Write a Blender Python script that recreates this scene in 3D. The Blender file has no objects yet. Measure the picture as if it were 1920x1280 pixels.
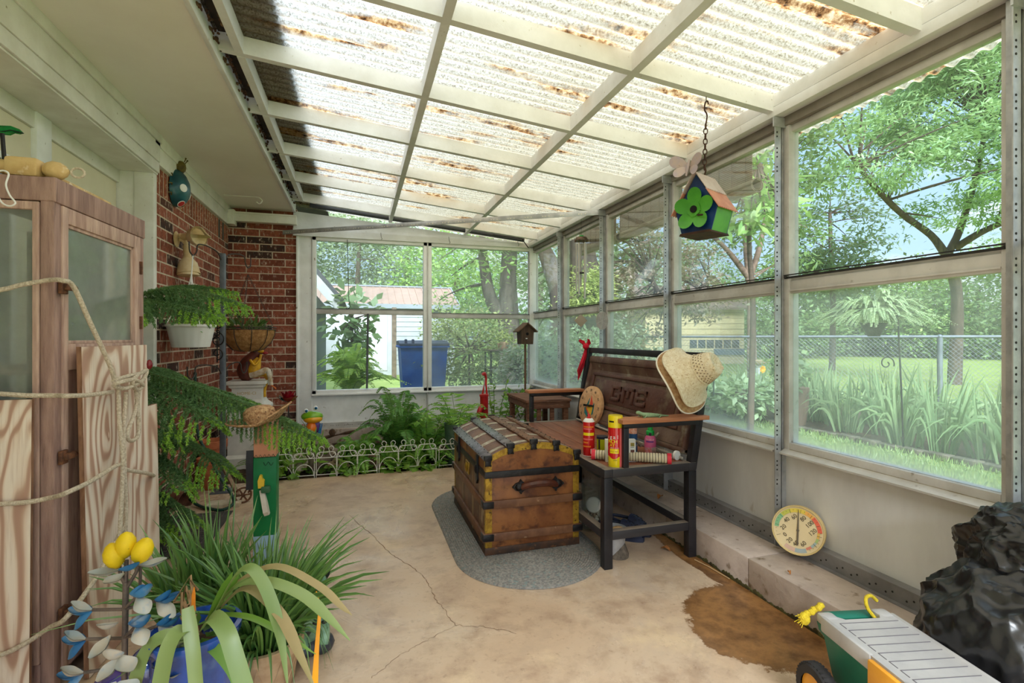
import bpy, bmesh, math, random
import numpy as np
from mathutils import Vector, Matrix, Euler
V = Vector
R = math.radians
random.seed(7)
rng = np.random.default_rng(7)
scene = bpy.context.scene
col = scene.collection

# ------------------------------------------------------------------ materials
def lin(c):
    o = []
    for x in c[:3]:
        x = x / 255.0
        o.append(x / 12.92 if x <= .04045 else ((x + .055) / 1.055) ** 2.4)
    return (*o, 1.0)

class NT:
    """small node-tree helper"""
    def __init__(s, name):
        s.mat = bpy.data.materials.new(name)
        s.mat.use_nodes = True
        s.t = s.mat.node_tree
        s.t.nodes.clear()
        s.out = s.n('ShaderNodeOutputMaterial')
    def n(s, typ, **kw):
        nd = s.t.nodes.new(typ)
        for k, v in kw.items():
            if hasattr(nd, k) and k not in nd.inputs.keys():
                setattr(nd, k, v)
            else:
                s.set(nd, k, v)
        return nd
    def set(s, nd, key, v):
        i = nd.inputs[key]
        if hasattr(v, 'links') or isinstance(v, bpy.types.NodeSocket):
            s.t.links.new(v, i)
        else:
            i.default_value = v
    def coord(s, scale=(1, 1, 1), rot=(0, 0, 0), kind='Object', loc=(0, 0, 0)):
        tc = s.n('ShaderNodeTexCoord')
        mp = s.n('ShaderNodeMapping')
        s.t.links.new(tc.outputs[kind], mp.inputs['Vector'])
        mp.inputs['Scale'].default_value = scale
        mp.inputs['Rotation'].default_value = rot
        mp.inputs['Location'].default_value = loc
        return mp.outputs[0]
    def noise(s, vec, scale=5, detail=5, rough=.55, dist=0):
        nd = s.n('ShaderNodeTexNoise')
        s.t.links.new(vec, nd.inputs['Vector'])
        nd.inputs['Scale'].default_value = scale
        nd.inputs['Detail'].default_value = detail
        nd.inputs['Roughness'].default_value = rough
        nd.inputs['Distortion'].default_value = dist
        return nd.outputs[0]
    def ramp(s, fac, stops, interp='LINEAR'):
        r = s.n('ShaderNodeValToRGB')
        r.color_ramp.interpolation = interp
        e = r.color_ramp.elements
        while len(e) < len(stops):
            e.new(.5)
        for q, (p, c) in zip(e, stops):
            q.position = p
            q.color = c if len(c) == 4 else (*c, 1)
        s.t.links.new(fac, r.inputs[0])
        return r.outputs[0]
    def mix(s, fac, a, b, blend='MIX'):
        m = s.n('ShaderNodeMix', data_type='RGBA', blend_type=blend)
        for i, v in ((0, fac), (6, a), (7, b)):
            if isinstance(v, bpy.types.NodeSocket):
                s.t.links.new(v, m.inputs[i])
            else:
                m.inputs[i].default_value = v
        return m.outputs[2]
    def math(s, op, a, b=None, c=None, clamp=False):
        m = s.n('ShaderNodeMath', operation=op, use_clamp=clamp)
        for i, v in enumerate((a, b, c)):
            if v is None:
                continue
            if isinstance(v, bpy.types.NodeSocket):
                s.t.links.new(v, m.inputs[i])
            else:
                m.inputs[i].default_value = v
        return m.outputs[0]
    def bump(s, h, strength=.3, dist=.01):
        b = s.n('ShaderNodeBump')
        b.inputs['Strength'].default_value = strength
        b.inputs['Distance'].default_value = dist
        s.t.links.new(h, b.inputs['Height'])
        return b.outputs[0]
    def pbr(s, color, rough=.6, metal=0, normal=None, spec=.5, coat=0):
        p = s.n('ShaderNodeBsdfPrincipled')
        for k, v in (('Base Color', color), ('Roughness', rough), ('Metallic', metal), ('Specular IOR Level', spec), ('Coat Weight', coat)):
            s.set(p, k, v)
        if normal is not None:
            s.t.links.new(normal, p.inputs['Normal'])
        s.t.links.new(p.outputs[0], s.out.inputs[0])
        return p

MATS = {}
def M(name, c, c2=None, sc=6, rough=.6, metal=0, bump=0, bsc=60, lo=.38, hi=.62, stretch=(1, 1, 1), c3=None, sc3=30, lo3=.6, hi3=.68, spec=.4, coat=0, dist=0, kind='Object'):
    """painted, worn, dusty or grained surface: c to c2 by noise, c3 as flecks"""
    if name in MATS:
        return MATS[name]
    t = NT(name)
    colr = lin(c)
    nrm = None
    if c2 is not None or c3 is not None or bump:
        v = t.coord(stretch, kind=kind)
    if c2 is not None:
        colr = t.ramp(t.noise(v, sc, 6, .6, dist), [(lo, lin(c)), (hi, lin(c2))])
    if c3 is not None:
        f = t.ramp(t.noise(v, sc3, 4), [(lo3, (0, 0, 0)), (hi3, (1, 1, 1))])
        colr = t.mix(f, colr, lin(c3))
    if bump:
        nrm = t.bump(t.noise(v, bsc, 4), bump, .01)
    t.pbr(colr, rough, metal, nrm, spec, coat)
    MATS[name] = t.mat
    return t.mat

def leafmat(name, c, c2, trans=.45, gloss=.12, rough=.45):
    if name in MATS:
        return MATS[name]
    t = NT(name)
    g = t.n('ShaderNodeNewGeometry')
    colr = t.ramp(g.outputs['Random Per Island'], [(0, lin(c)), (1, lin(c2))])
    d = t.n('ShaderNodeBsdfDiffuse'); t.set(d, 'Color', colr)
    tr = t.n('ShaderNodeBsdfTranslucent')
    t.set(tr, 'Color', t.mix(.4, colr, lin((200, 208, 130)), 'MIX'))
    m1 = t.n('ShaderNodeMixShader'); m1.inputs[0].default_value = trans
    t.t.links.new(d.outputs[0], m1.inputs[1]); t.t.links.new(tr.outputs[0], m1.inputs[2])
    gl = t.n('ShaderNodeBsdfGlossy'); gl.inputs['Roughness'].default_value = rough
    m2 = t.n('ShaderNodeMixShader'); m2.inputs[0].default_value = gloss * .35
    t.t.links.new(m1.outputs[0], m2.inputs[1]); t.t.links.new(gl.outputs[0], m2.inputs[2])
    t.t.links.new(m2.outputs[0], t.out.inputs[0])
    MATS[name] = t.mat
    return t.mat

def glassmat(name, haze=.08, haze2=.02, tint=(235, 240, 238), sc=3, dustlow=0, dz=(0, 1)):
    """clear glass under a pale film: dust on window panes, painted reflection on the cabinet"""
    if name in MATS:
        return MATS[name]
    t = NT(name)
    v = t.coord()
    tr = t.n('ShaderNodeBsdfTransparent'); t.set(tr, 'Color', lin((246, 249, 248)))
    df = t.n('ShaderNodeBsdfDiffuse'); t.set(df, 'Color', lin(tint))
    tl = t.n('ShaderNodeBsdfTranslucent'); t.set(tl, 'Color', lin(tint))
    md = t.n('ShaderNodeMixShader'); md.inputs[0].default_value = .6
    t.t.links.new(df.outputs[0], md.inputs[1]); t.t.links.new(tl.outputs[0], md.inputs[2])
    f = t.ramp(t.noise(v, sc, 6, .6), [(.3, (haze2,) * 3), (.72, (haze,) * 3)])
    if dustlow:
        sp = t.n('ShaderNodeSeparateXYZ'); t.t.links.new(v, sp.inputs[0])
        lowf = t.n('ShaderNodeMapRange'); t.t.links.new(sp.outputs[2], lowf.inputs[0])
        for k, q in ((1, dz[0]), (2, dz[1]), (3, dustlow), (4, 0)):
            lowf.inputs[k].default_value = q
        f = t.math('ADD', f, lowf.outputs[0], clamp=True)
    m1 = t.n('ShaderNodeMixShader')
    t.t.links.new(f, m1.inputs[0]); t.t.links.new(tr.outputs[0], m1.inputs[1]); t.t.links.new(md.outputs[0], m1.inputs[2])
    gl = t.n('ShaderNodeBsdfGlossy'); gl.inputs['Roughness'].default_value = .03
    lw = t.n('ShaderNodeLayerWeight'); lw.inputs[0].default_value = .25
    fr = t.math('MULTIPLY', lw.outputs[0], .35)
    m2 = t.n('ShaderNodeMixShader')
    t.t.links.new(fr, m2.inputs[0]); t.t.links.new(m1.outputs[0], m2.inputs[1]); t.t.links.new(gl.outputs[0], m2.inputs[2])
    t.t.links.new(m2.outputs[0], t.out.inputs[0])
    MATS[name] = t.mat
    return t.mat

# ------------------------------------------------------------------ objects
def tag(o, label=None, cat=None, group=None, kind=None):
    for k, v in (('label', label), ('category', cat), ('group', group), ('kind', kind)):
        if v:
            o[k] = v
    return o

def thing(name, label, cat, loc=(0, 0, 0), group=None, kind=None, rz=0):
    o = bpy.data.objects.new(name, None)
    col.objects.link(o)
    o.empty_display_size = .05
    o.location = loc
    o.rotation_euler.z = rz
    return tag(o, label, cat, group, kind)

def wloc(o):
    p = V((0, 0, 0))
    while o is not None:
        p += o.location
        o = o.parent
    return p

def link(name, me, parent=None, loc=None):
    """mesh given in world coordinates; its object sits at the parent's base (or at loc)"""
    o = bpy.data.objects.new(name, me)
    col.objects.link(o)
    if parent is not None:
        me.transform(Matrix.Translation(-wloc(parent)))
        o.parent = parent
    elif loc is not None:
        me.transform(Matrix.Translation(-V(loc)))
        o.location = loc
    return o

def dup(root, loc, rz=None, label=None, group=None):
    r = root.copy(); col.objects.link(r); r.location = loc
    if rz is not None:
        r.rotation_euler.z = rz
    if label:
        r['label'] = label
    if group:
        r['group'] = group
    for ch in list(root.children):
        c = ch.copy(); col.objects.link(c); c.parent = r
        for g in list(ch.children):
            d = g.copy(); col.objects.link(d); d.parent = c
    return r

class MB:
    def __init__(s):
        s.v = []; s.f = []; s.mi = []; s.m = 0
        s.X = Matrix.Identity(4)
    def add(s, vs, fs, m=None):
        o = len(s.v)
        X = s.X
        s.v += [tuple(X @ V(p)) for p in vs]
        s.f += [tuple(i + o for i in f) for f in fs]
        s.mi += [s.m if m is None else m] * len(fs)
        return s
    def box(s, x0, x1, y0, y1, z0, z1, b=0, m=None):
        if b <= 0:
            vs = [(x, y, z) for x in (x0, x1) for y in (y0, y1) for z in (z0, z1)]
            fs = [(0, 1, 3, 2), (4, 6, 7, 5), (0, 4, 5, 1), (2, 3, 7, 6), (0, 2, 6, 4), (1, 5, 7, 3)]
            return s.add(vs, fs, m)
        bm = bmesh.new()
        bmesh.ops.create_cube(bm, size=1)
        bmesh.ops.scale(bm, vec=(x1 - x0, y1 - y0, z1 - z0), verts=bm.verts)
        bmesh.ops.translate(bm, vec=((x0 + x1) / 2, (y0 + y1) / 2, (z0 + z1) / 2), verts=bm.verts)
        b = min(b, .49 * abs(x1 - x0), .49 * abs(y1 - y0), .49 * abs(z1 - z0))
        bmesh.ops.bevel(bm, geom=bm.edges[:], offset=b, segments=2, affect='EDGES', profile=.5)
        return s.bm(bm, m)
    def bm(s, bm, m=None):
        bm.verts.index_update()
        s.add([v.co[:] for v in bm.verts], [[v.index for v in f.verts] for f in bm.faces], m)
        bm.free()
        return s
    def bar(s, p, q, w, h, up=(0, 0, 1), b=.002, m=None):
        """rectangular bar from p to q, w across, h along up"""
        p, q = V(p), V(q)
        d = q - p
        z = V(up); x = d.normalized()
        y = z.cross(x).normalized(); z = x.cross(y).normalized()
        Xo = s.X
        s.X = Xo @ Matrix.Translation(p) @ Matrix((x, y, z)).transposed().to_4x4()
        s.box(0, d.length, -w / 2, w / 2, -h / 2, h / 2, b, m)
        s.X = Xo
        return s
    def tube(s, pts, r, n=8, closed=False, m=None, cap=True):
        pts = [V(p) for p in pts]
        k = len(pts)
        rs = r if isinstance(r, (list, tuple)) else [r] * k
        vs = []; fs = []
        ref = None
        for i, p in enumerate(pts):
            a = pts[(i - 1) % k] if (closed or i > 0) else p
            b = pts[(i + 1) % k] if (closed or i < k - 1) else p
            t = (b - a)
            t = t.normalized() if t.length > 1e-9 else V((0, 0, 1))
            if ref is None:
                ref = V((0, 0, 1)) if abs(t.z) < .9 else V((1, 0, 0))
            u = (ref - t * ref.dot(t))
            u = u.normalized() if u.length > 1e-6 else t.orthogonal().normalized()
            ref = u
            w = t.cross(u)
            for j in range(n):
                an = 2 * math.pi * j / n
                vs.append(p + (u * math.cos(an) + w * math.sin(an)) * rs[i])
        for i in range(k if closed else k - 1):
            for j in range(n):
                fs.append((i * n + j, i * n + (j + 1) % n, ((i + 1) % k) * n + (j + 1) % n, ((i + 1) % k) * n + j))
        if cap and not closed:
            fs.append(tuple(range(n))[::-1]); fs.append(tuple((k - 1) * n + j for j in range(n)))
        return s.add(vs, fs, m)
    def cyl(s, p, q, r, r2=None, n=16, m=None):
        return s.tube([p, q], [r, r if r2 is None else r2], n, m=m)
    def lathe(s, prof, c=(0, 0, 0), n=24, m=None, sx=1, sy=1, close=True):
        vs = []; fs = []
        k = len(prof)
        for (r, z) in prof:
            for j in range(n):
                a = 2 * math.pi * j / n
                vs.append((c[0] + r * math.cos(a) * sx, c[1] + r * math.sin(a) * sy, c[2] + z))
        for i in range(k - 1):
            for j in range(n):
                fs.append((i * n + j, i * n + (j + 1) % n, (i + 1) * n + (j + 1) % n, (i + 1) * n + j))
        if close:
            fs.append(tuple(range(n))[::-1]); fs.append(tuple((k - 1) * n + j for j in range(n)))
        return s.add(vs, fs, m)
    def ball(s, c, r, n=16, m=None):
        rx, ry, rz = r if isinstance(r, (tuple, list)) else (r, r, r)
        h = n // 2
        prof = [(math.sin(math.pi * i / h), -math.cos(math.pi * i / h)) for i in range(h + 1)]
        prof[0] = (1e-4, -1); prof[-1] = (1e-4, 1)
        vs = []; fs = []
        for (a, z) in prof:
            for j in range(n):
                t = 2 * math.pi * j / n
                vs.append((c[0] + a * math.cos(t) * rx, c[1] + a * math.sin(t) * ry, c[2] + z * rz))
        for i in range(h):
            for j in range(n):
                fs.append((i * n + j, i * n + (j + 1) % n, (i + 1) * n + (j + 1) % n, (i + 1) * n + j))
        return s.add(vs, fs, m)
    def prism(s, poly, a, b, ax='z', m=None):
        """polygon (2-D) pushed from a to b along ax; x: (y,z)  y: (x,z)  z: (x,y)"""
        def p3(p, h):
            return (h, p[0], p[1]) if ax == 'x' else (p[0], h, p[1]) if ax == 'y' else (p[0], p[1], h)
        n = len(poly)
        vs = [p3(p, a) for p in poly] + [p3(p, b) for p in poly]
        fs = [tuple(range(n))[::-1], tuple(range(n, 2 * n))] + [(i, (i + 1) % n, n + (i + 1) % n, n + i) for i in range(n)]
        return s.add(vs, fs, m)
    def ribbon(s, pts, ws, nrm=(0, 0, 1), fold=.25, m=None):
        """long leaf: folded strip of two rows of quads"""
        pts = [V(p) for p in pts]
        k = len(pts)
        vs = []; fs = []
        for i, p in enumerate(pts):
            t = (pts[min(i + 1, k - 1)] - pts[max(i - 1, 0)]).normalized()
            sd = t.cross(V(nrm))
            sd = sd.normalized() if sd.length > 1e-4 else t.orthogonal().normalized()
            up = sd.cross(t)
            w = ws[i] if isinstance(ws, (list, tuple)) else ws
            vs += [p - sd * w / 2 + up * w * fold, p, p + sd * w / 2 + up * w * fold]
        for i in range(k - 1):
            a = i * 3
            fs += [(a, a + 1, a + 4, a + 3), (a + 1, a + 2, a + 5, a + 4)]
        return s.add(vs, fs, m)
    def text(s, txt, size, X, depth=.001, m=None, align='CENTER'):
        cu = bpy.data.curves.new('lettering', 'FONT')
        cu.body = txt; cu.size = size; cu.extrude = depth; cu.align_x = align; cu.align_y = 'CENTER'
        cu.resolution_u = 3
        o = bpy.data.objects.new('lettering', cu)
        col.objects.link(o)
        dg = bpy.context.evaluated_depsgraph_get()
        me = bpy.data.meshes.new_from_object(o.evaluated_get(dg))
        Xo = s.X; s.X = Xo @ X
        s.add([v.co[:] for v in me.vertices], [tuple(p.vertices) for p in me.polygons], m)
        s.X = Xo
        bpy.data.objects.remove(o); bpy.data.meshes.remove(me); bpy.data.curves.remove(cu)
        return s
    def build(s, name, mats, parent=None, smooth=35, loc=None):
        me = bpy.data.meshes.new(name)
        me.from_pydata(s.v, [], s.f)
        for mt in (mats if isinstance(mats, (list, tuple)) else [mats]):
            me.materials.append(mt)
        if any(s.mi):
            me.polygons.foreach_set('material_index', s.mi)
        me.update()
        if smooth:
            me.polygons.foreach_set('use_smooth', [True] * len(me.polygons))
            me.set_sharp_from_angle(angle=R(smooth))
        return link(name, me, parent, loc)

def leafmesh(name, pos, dr, nr, L, W, mat, parent=None, loc=None):
    """N four-cornered leaves in one mesh"""
    n = len(pos)
    dr = dr / (np.linalg.norm(dr, axis=1, keepdims=True) + 1e-9)
    sd = np.cross(dr, nr); sd /= (np.linalg.norm(sd, axis=1, keepdims=True) + 1e-9)
    L = np.broadcast_to(np.asarray(L, float), (n,))[:, None]; W = np.broadcast_to(np.asarray(W, float), (n,))[:, None]
    v = np.empty((n, 4, 3))
    v[:, 0] = pos; v[:, 1] = pos + dr * L * .45 + sd * W / 2; v[:, 2] = pos + dr * L; v[:, 3] = pos + dr * L * .45 - sd * W / 2
    return quads(name, v, mat, parent, loc)

def quads(name, v, mat, parent=None, loc=None):
    n = len(v)
    me = bpy.data.meshes.new(name)
    me.vertices.add(4 * n); me.vertices.foreach_set('co', v.reshape(-1).astype(np.float32))
    me.loops.add(4 * n); me.loops.foreach_set('vertex_index', np.arange(4 * n, dtype=np.int32))
    me.polygons.add(n); me.polygons.foreach_set('loop_start', np.arange(0, 4 * n, 4, dtype=np.int32))
    me.materials.append(mat)
    me.update(calc_edges=True)
    return link(name, me, parent, loc)

def rvec(n):
    v = rng.normal(size=(n, 3))
    return v / np.linalg.norm(v, axis=1, keepdims=True)

def bez(p0, p1, p2, n=8):
    p0, p1, p2 = V(p0), V(p1), V(p2)
    return [p0 * (1 - t) ** 2 + p1 * 2 * t * (1 - t) + p2 * t * t for t in [i / n for i in range(n + 1)]]

def smoothpath(pts, n=5):
    """Catmull-Rom through pts"""
    P = [V(p) for p in pts]
    P = [P[0] * 2 - P[1]] + P + [P[-1] * 2 - P[-2]]
    o = []
    for i in range(1, len(P) - 2):
        a, b, c, d = P[i - 1:i + 3]
        for k in range(n):
            t = k / n
            o.append(.5 * ((2 * b) + (c - a) * t + (2 * a - 5 * b + 4 * c - d) * t * t + (3 * b - a - 3 * c + d) * t ** 3))
    o.append(P[-2])
    return o

def frame(o, x, y):
    """matrix whose x and y axes are given"""
    x = V(x).normalized(); z = x.cross(V(y)).normalized(); y = z.cross(x)
    return Matrix.Translation(V(o)) @ Matrix((x, y, z)).transposed().to_4x4()

SKY_ZENITH = 3.0
SUN_E = 8.0
EXPO = 0.42
C_c, S_c = 0.95657, 0.29153

# ------------------------------------------------------------------ camera, sky, sun
cam = bpy.data.cameras.new('camera')
cam.sensor_width = 36
cam.lens = 945 / 1920 * 36
cam.shift_y = -8 / 1920
cam.clip_start = .02; cam.clip_end = 400
co = bpy.data.objects.new('camera', cam)
col.objects.link(co)
co.location = (0, 0, 1.25)
co.rotation_euler = (R(90), 0, -math.atan(288 / 945))
scene.camera = co
vs_ = scene.view_settings
vs_.view_transform = 'Standard'; vs_.look = 'None'; vs_.gamma = 1; vs_.use_curve_mapping = False
vs_.exposure = EXPO
cy = scene.cycles
cy.use_denoising = True
cy.max_bounces = 10; cy.diffuse_bounces = 5; cy.glossy_bounces = 3; cy.transmission_bounces = 4; cy.transparent_max_bounces = 24
cy.sample_clamp_indirect = 6
cy.caustics_reflective = False; cy.caustics_refractive = False

w = bpy.data.worlds.new('sky'); scene.world = w
w.use_nodes = True
t = w.node_tree; t.nodes.clear()
class WT(NT):
    def __init__(s, tree):
        s.t = tree; s.out = s.n('ShaderNodeOutputWorld')
wt = WT(t)
v = wt.coord(kind='Generated')
sp = wt.n('ShaderNodeSeparateXYZ'); t.links.new(v, sp.inputs[0])
blue = wt.ramp(sp.outputs[2], [(0, lin((205, 224, 240))), (.12, lin((182, 212, 240))), (.6, lin((140, 184, 230)))])
cl = wt.ramp(wt.noise(wt.coord((1, 1, 2.6), kind='Generated'), 2.3, 8, .6), [(.46, (0, 0, 0)), (.6, (1, 1, 1))])
skyc = wt.mix(cl, blue, lin((246, 248, 250)))
up = wt.n('ShaderNodeMapRange', interpolation_type='SMOOTHSTEP')
t.links.new(sp.outputs[2], up.inputs[0])
for k, q in ((1, .45), (2, 1.0), (3, 1.25), (4, SKY_ZENITH)):
    up.inputs[k].default_value = q
bg = wt.n('ShaderNodeBackground')
t.links.new(skyc, bg.inputs[0]); t.links.new(up.outputs[0], bg.inputs[1])
t.links.new(bg.outputs[0], wt.out.inputs[0])

sl = bpy.data.lights.new('sun', 'SUN'); sl.energy = SUN_E; sl.angle = R(26); sl.color = (.89, .95, 1)
so = bpy.data.objects.new('sun', sl); col.objects.link(so)
so.rotation_euler = V((.20, .78, -.60)).to_track_quat('-Z', 'Y').to_euler()
so.location = (0, 0, 20)

# ------------------------------------------------------------------ setting materials
white_paint = M('white_paint', (238, 237, 231), (224, 222, 213), 5, .55, c3=(150, 140, 118), sc3=26, lo3=.7, hi3=.76, bump=.08)
beam_paint = M('beam_paint', (234, 235, 238), (218, 218, 218), 3.5, .55, c3=(168, 158, 138), sc3=34, lo3=.68, hi3=.78, bump=.1, bsc=40)
soffit_paint = M('soffit_paint', (242, 239, 232), (234, 230, 221), 1.2, .6)
cream_paint = M('cream_paint', (232, 225, 200), (222, 214, 186), 3, .55)
white_metal = M('white_metal', (247, 248, 250), (236, 237, 238), 6, .45, c3=(140, 130, 118), sc3=22, lo3=.68, hi3=.75)
alu = M('aluminium', (212, 210, 209), (188, 185, 182), 5, .45, c3=(120, 108, 92), sc3=18, lo3=.66, hi3=.76, metal=0)
galv = M('galvanised_steel', (196, 198, 202), (170, 172, 178), 14, .42, metal=.5)
dark_hole = M('dark_hole', (38, 36, 36), rough=.8)
black_seal = M('black_seal', (44, 42, 40), rough=.6)
dust_sill = M('dusty_sill', (176, 168, 152), (138, 124, 98), 10, .7, c3=(96, 88, 58), sc3=30, lo3=.6, hi3=.72)

def concrete_floor():
    t = NT('stained_concrete')
    v = t.coord()
    n1 = t.noise(v, 1.3, 8, .62, .6); n2 = t.noise(v, 6, 8, .65); n3 = t.noise(v, 38, 5, .6)
    c = t.ramp(n1, [(.3, lin((172, 148, 126))), (.45, lin((196, 168, 141))), (.58, lin((202, 178, 153))), (.72, lin((182, 163, 148)))])
    c = t.mix(t.ramp(n2, [(.48, (0, 0, 0)), (.7, (.8,) * 3)]), c, lin((158, 130, 108)))
    c = t.mix(t.ramp(n3, [(.58, (0, 0, 0)), (.75, (.45,) * 3)]), c, lin((120, 92, 70)))
    c = t.mix(t.ramp(t.noise(t.coord(loc=(5, 3, 0)), 2.2, 8, .7), [(.56, (0, 0, 0)), (.66, (.55,) * 3)]), c, lin((222, 196, 160)))
    sp = t.n('ShaderNodeSeparateXYZ'); t.t.links.new(v, sp.inputs[0])
    # wet stain beside the kerb
    wob = t.math('MULTIPLY_ADD', t.noise(v, 5, 8, .7), 1.3, -.65)
    def blob(cx, cy, rx, ry):
        a = t.math('DIVIDE', t.math('SUBTRACT', sp.outputs[0], cx), rx)
        b = t.math('DIVIDE', t.math('SUBTRACT', sp.outputs[1], cy), ry)
        return t.math('ADD', t.math('ADD', t.math('MULTIPLY', a, a), t.math('MULTIPLY', b, b)), wob)
    d = t.math('MINIMUM', blob(1.70, 1.79, .36, .36), blob(1.84, 2.4, .10, .55))
    d = t.math('MINIMUM', d, blob(1.84, 1.3, .2, .35))
    wet = t.ramp(d, [(.86, (1, 1, 1)), (.93, (0, 0, 0))])
    edge = t.ramp(d, [(.6, (0, 0, 0)), (.88, (.5,) * 3), (.94, (0, 0, 0))])
    c = t.mix(wet, c, t.ramp(n2, [(.35, lin((100, 68, 40))), (.55, lin((156, 112, 68))), (.7, lin((118, 82, 50)))]))
    c = t.mix(edge, c, lin((104, 74, 48)))
    rg = t.mix(wet, t.ramp(n1, [(.35, (.5,) * 3), (.58, (.24,) * 3), (.74, (.5,) * 3)]), (.22, .22, .22, 1))
    t.pbr(c, rg, 0, t.bump(n3, .12, .004), .45)
    return t.mat
floor_mat = concrete_floor()
curb_mat = M('weathered_concrete', (198, 182, 173), (166, 150, 141), 4, .85, c3=(120, 100, 78), sc3=14, lo3=.6, hi3=.74, bump=.35, bsc=30)
panel_mat = M('grey_wall_panel', (232, 232, 234), (214, 213, 214), 2.6, .65, c3=(150, 134, 112), sc3=9, lo3=.66, hi3=.8, stretch=(1, 1, .35), bump=.06)
soil = M('dark_soil', (86, 66, 46), (52, 38, 26), 12, .95, bump=.7, bsc=40)
lawn_mat = M('lawn', (142, 158, 76), (120, 140, 62), .8, .9, c3=(160, 170, 100), sc3=7, lo3=.56, hi3=.7, bump=.5, bsc=50)

def brick(name, axes):
    t = NT(name)
    tc = t.n('ShaderNodeTexCoord')
    sp = t.n('ShaderNodeSeparateXYZ'); t.t.links.new(tc.outputs['Object'], sp.inputs[0])
    cb = t.n('ShaderNodeCombineXYZ')
    t.t.links.new(sp.outputs[axes[0]], cb.inputs[0]); t.t.links.new(sp.outputs[axes[1]], cb.inputs[1])
    b = t.n('ShaderNodeTexBrick')
    t.t.links.new(cb.outputs[0], b.inputs[0])
    for k, q in (('Color1', (0, 0, 0, 1)), ('Color2', (1, 1, 1, 1)), ('Mortar', (.5, .5, .5, 1)), ('Scale', 1), ('Mortar Size', .006), ('Mortar Smooth', .15), ('Bias', 0), ('Brick Width', .262), ('Row Height', .0815)):
        b.inputs[k].default_value = q
    v = t.coord()
    n = t.noise(v, 26, 5, .65)
    base = t.ramp(b.outputs[0], [(.0, lin((50, 42, 42))), (.16, lin((66, 50, 46))), (.21, lin((118, 64, 50))), (.5, lin((148, 82, 62))), (1, lin((170, 102, 82)))])
    base = t.mix(t.ramp(n, [(.36, (.6,) * 3), (.55, (0, 0, 0))]), base, lin((92, 46, 34)))
    base = t.mix(t.ramp(t.noise(t.coord((1.0, 1.0, .5)), 34, 5, .7), [(.56, (0, 0, 0)), (.66, (.8,) * 3)]), base, lin((206, 184, 166)))
    c = t.mix(b.outputs[1], base, t.ramp(n, [(.3, lin((190, 170, 148))), (.7, lin((216, 200, 180)))]))
    h = t.math('SUBTRACT', t.math('MULTIPLY', n, .35), b.outputs[1])
    t.pbr(c, .85, 0, t.bump(h, .7, .012), .3)
    return t.mat
brick_left = brick('red_brick_side', (1, 2))
brick_back = brick('red_brick_back', (0, 2))

def corrugated():
    t = NT('corrugated_fibreglass')
    v = t.coord()
    n = t.noise(v, 95, 6, .75)
    n2 = t.noise(t.coord((.5, 3, 1)), 7, 6, .65)
    c = t.ramp(n, [(.36, lin((150, 138, 118))), (.5, lin((228, 221, 206))), (.64, lin((250, 249, 246)))])
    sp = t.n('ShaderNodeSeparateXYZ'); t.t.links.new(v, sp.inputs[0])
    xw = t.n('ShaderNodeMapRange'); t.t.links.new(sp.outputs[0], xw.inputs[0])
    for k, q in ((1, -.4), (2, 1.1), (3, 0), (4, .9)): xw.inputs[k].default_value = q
    c = t.mix(xw.outputs[0], c, t.mix(1, c, lin((234, 222, 196)), 'MULTIPLY'))  # light put into the colour: whiter house side, creamier and darker towards the eave
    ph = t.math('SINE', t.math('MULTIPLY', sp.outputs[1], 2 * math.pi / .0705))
    vl = t.ramp(t.math('ADD', t.math('MULTIPLY_ADD', ph, -.5, .5), t.math('MULTIPLY_ADD', n2, .6, -.3)), [(.62, (0, 0, 0)), (.98, (.62,) * 3)])  # shading of the corrugation painted in: each valley darkened
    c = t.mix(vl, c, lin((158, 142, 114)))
    # leaf litter and rust gathered in single valleys
    line = t.ramp(t.noise(t.coord((.12, 1, 1)), 5.4, 2, .5), [(.55, (0, 0, 0)), (.61, (1, 1, 1))])
    brk = t.ramp(n2, [(.34, (0, 0, 0)), (.5, (1, 1, 1))])
    m = t.mix(1, line, brk, 'MULTIPLY')
    c = t.mix(m, c, t.ramp(t.noise(v, 22, 6, .7), [(.36, lin((58, 40, 28))), (.46, lin((150, 104, 62))), (.56, lin((220, 180, 126))), (.66, lin((236, 214, 176)))]))
    d = t.n('ShaderNodeBsdfDiffuse'); t.set(d, 'Color', c)
    tl = t.n('ShaderNodeBsdfTranslucent'); t.set(tl, 'Color', c)
    mx = t.n('ShaderNodeMixShader'); mx.inputs[0].default_value = .82
    t.t.links.new(d.outputs[0], mx.inputs[1]); t.t.links.new(tl.outputs[0], mx.inputs[2])
    t.t.links.new(mx.outputs[0], t.out.inputs[0])
    return t.mat
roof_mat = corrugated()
roof_dark = M('dark_roof_boards', (70, 60, 50), (48, 40, 34), 6, .9)

glass_up = glassmat('glass_upper', .06, .0, sc=2.0)
glass_low = glassmat('glass_lower', .30, .10, sc=2.5, dustlow=.34, dz=(.68, .78))
glass_back = glassmat('glass_back', .26, .03, sc=1.6)
glass_clear = glassmat('glass_clear', .07, .0, sc=2)

def struct(mb, name, mats, parent=None, smooth=35):
    o = mb.build(name, mats, parent, smooth)
    if parent is None:
        o['kind'] = 'structure'
    return o

# ------------------------------------------------------------------ floor, kerb, walls
W = 2.184
struct(MB().box(-1.7, 1.85, -2.6, 4.80, -.12, 0), 'floor', floor_mat)
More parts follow.
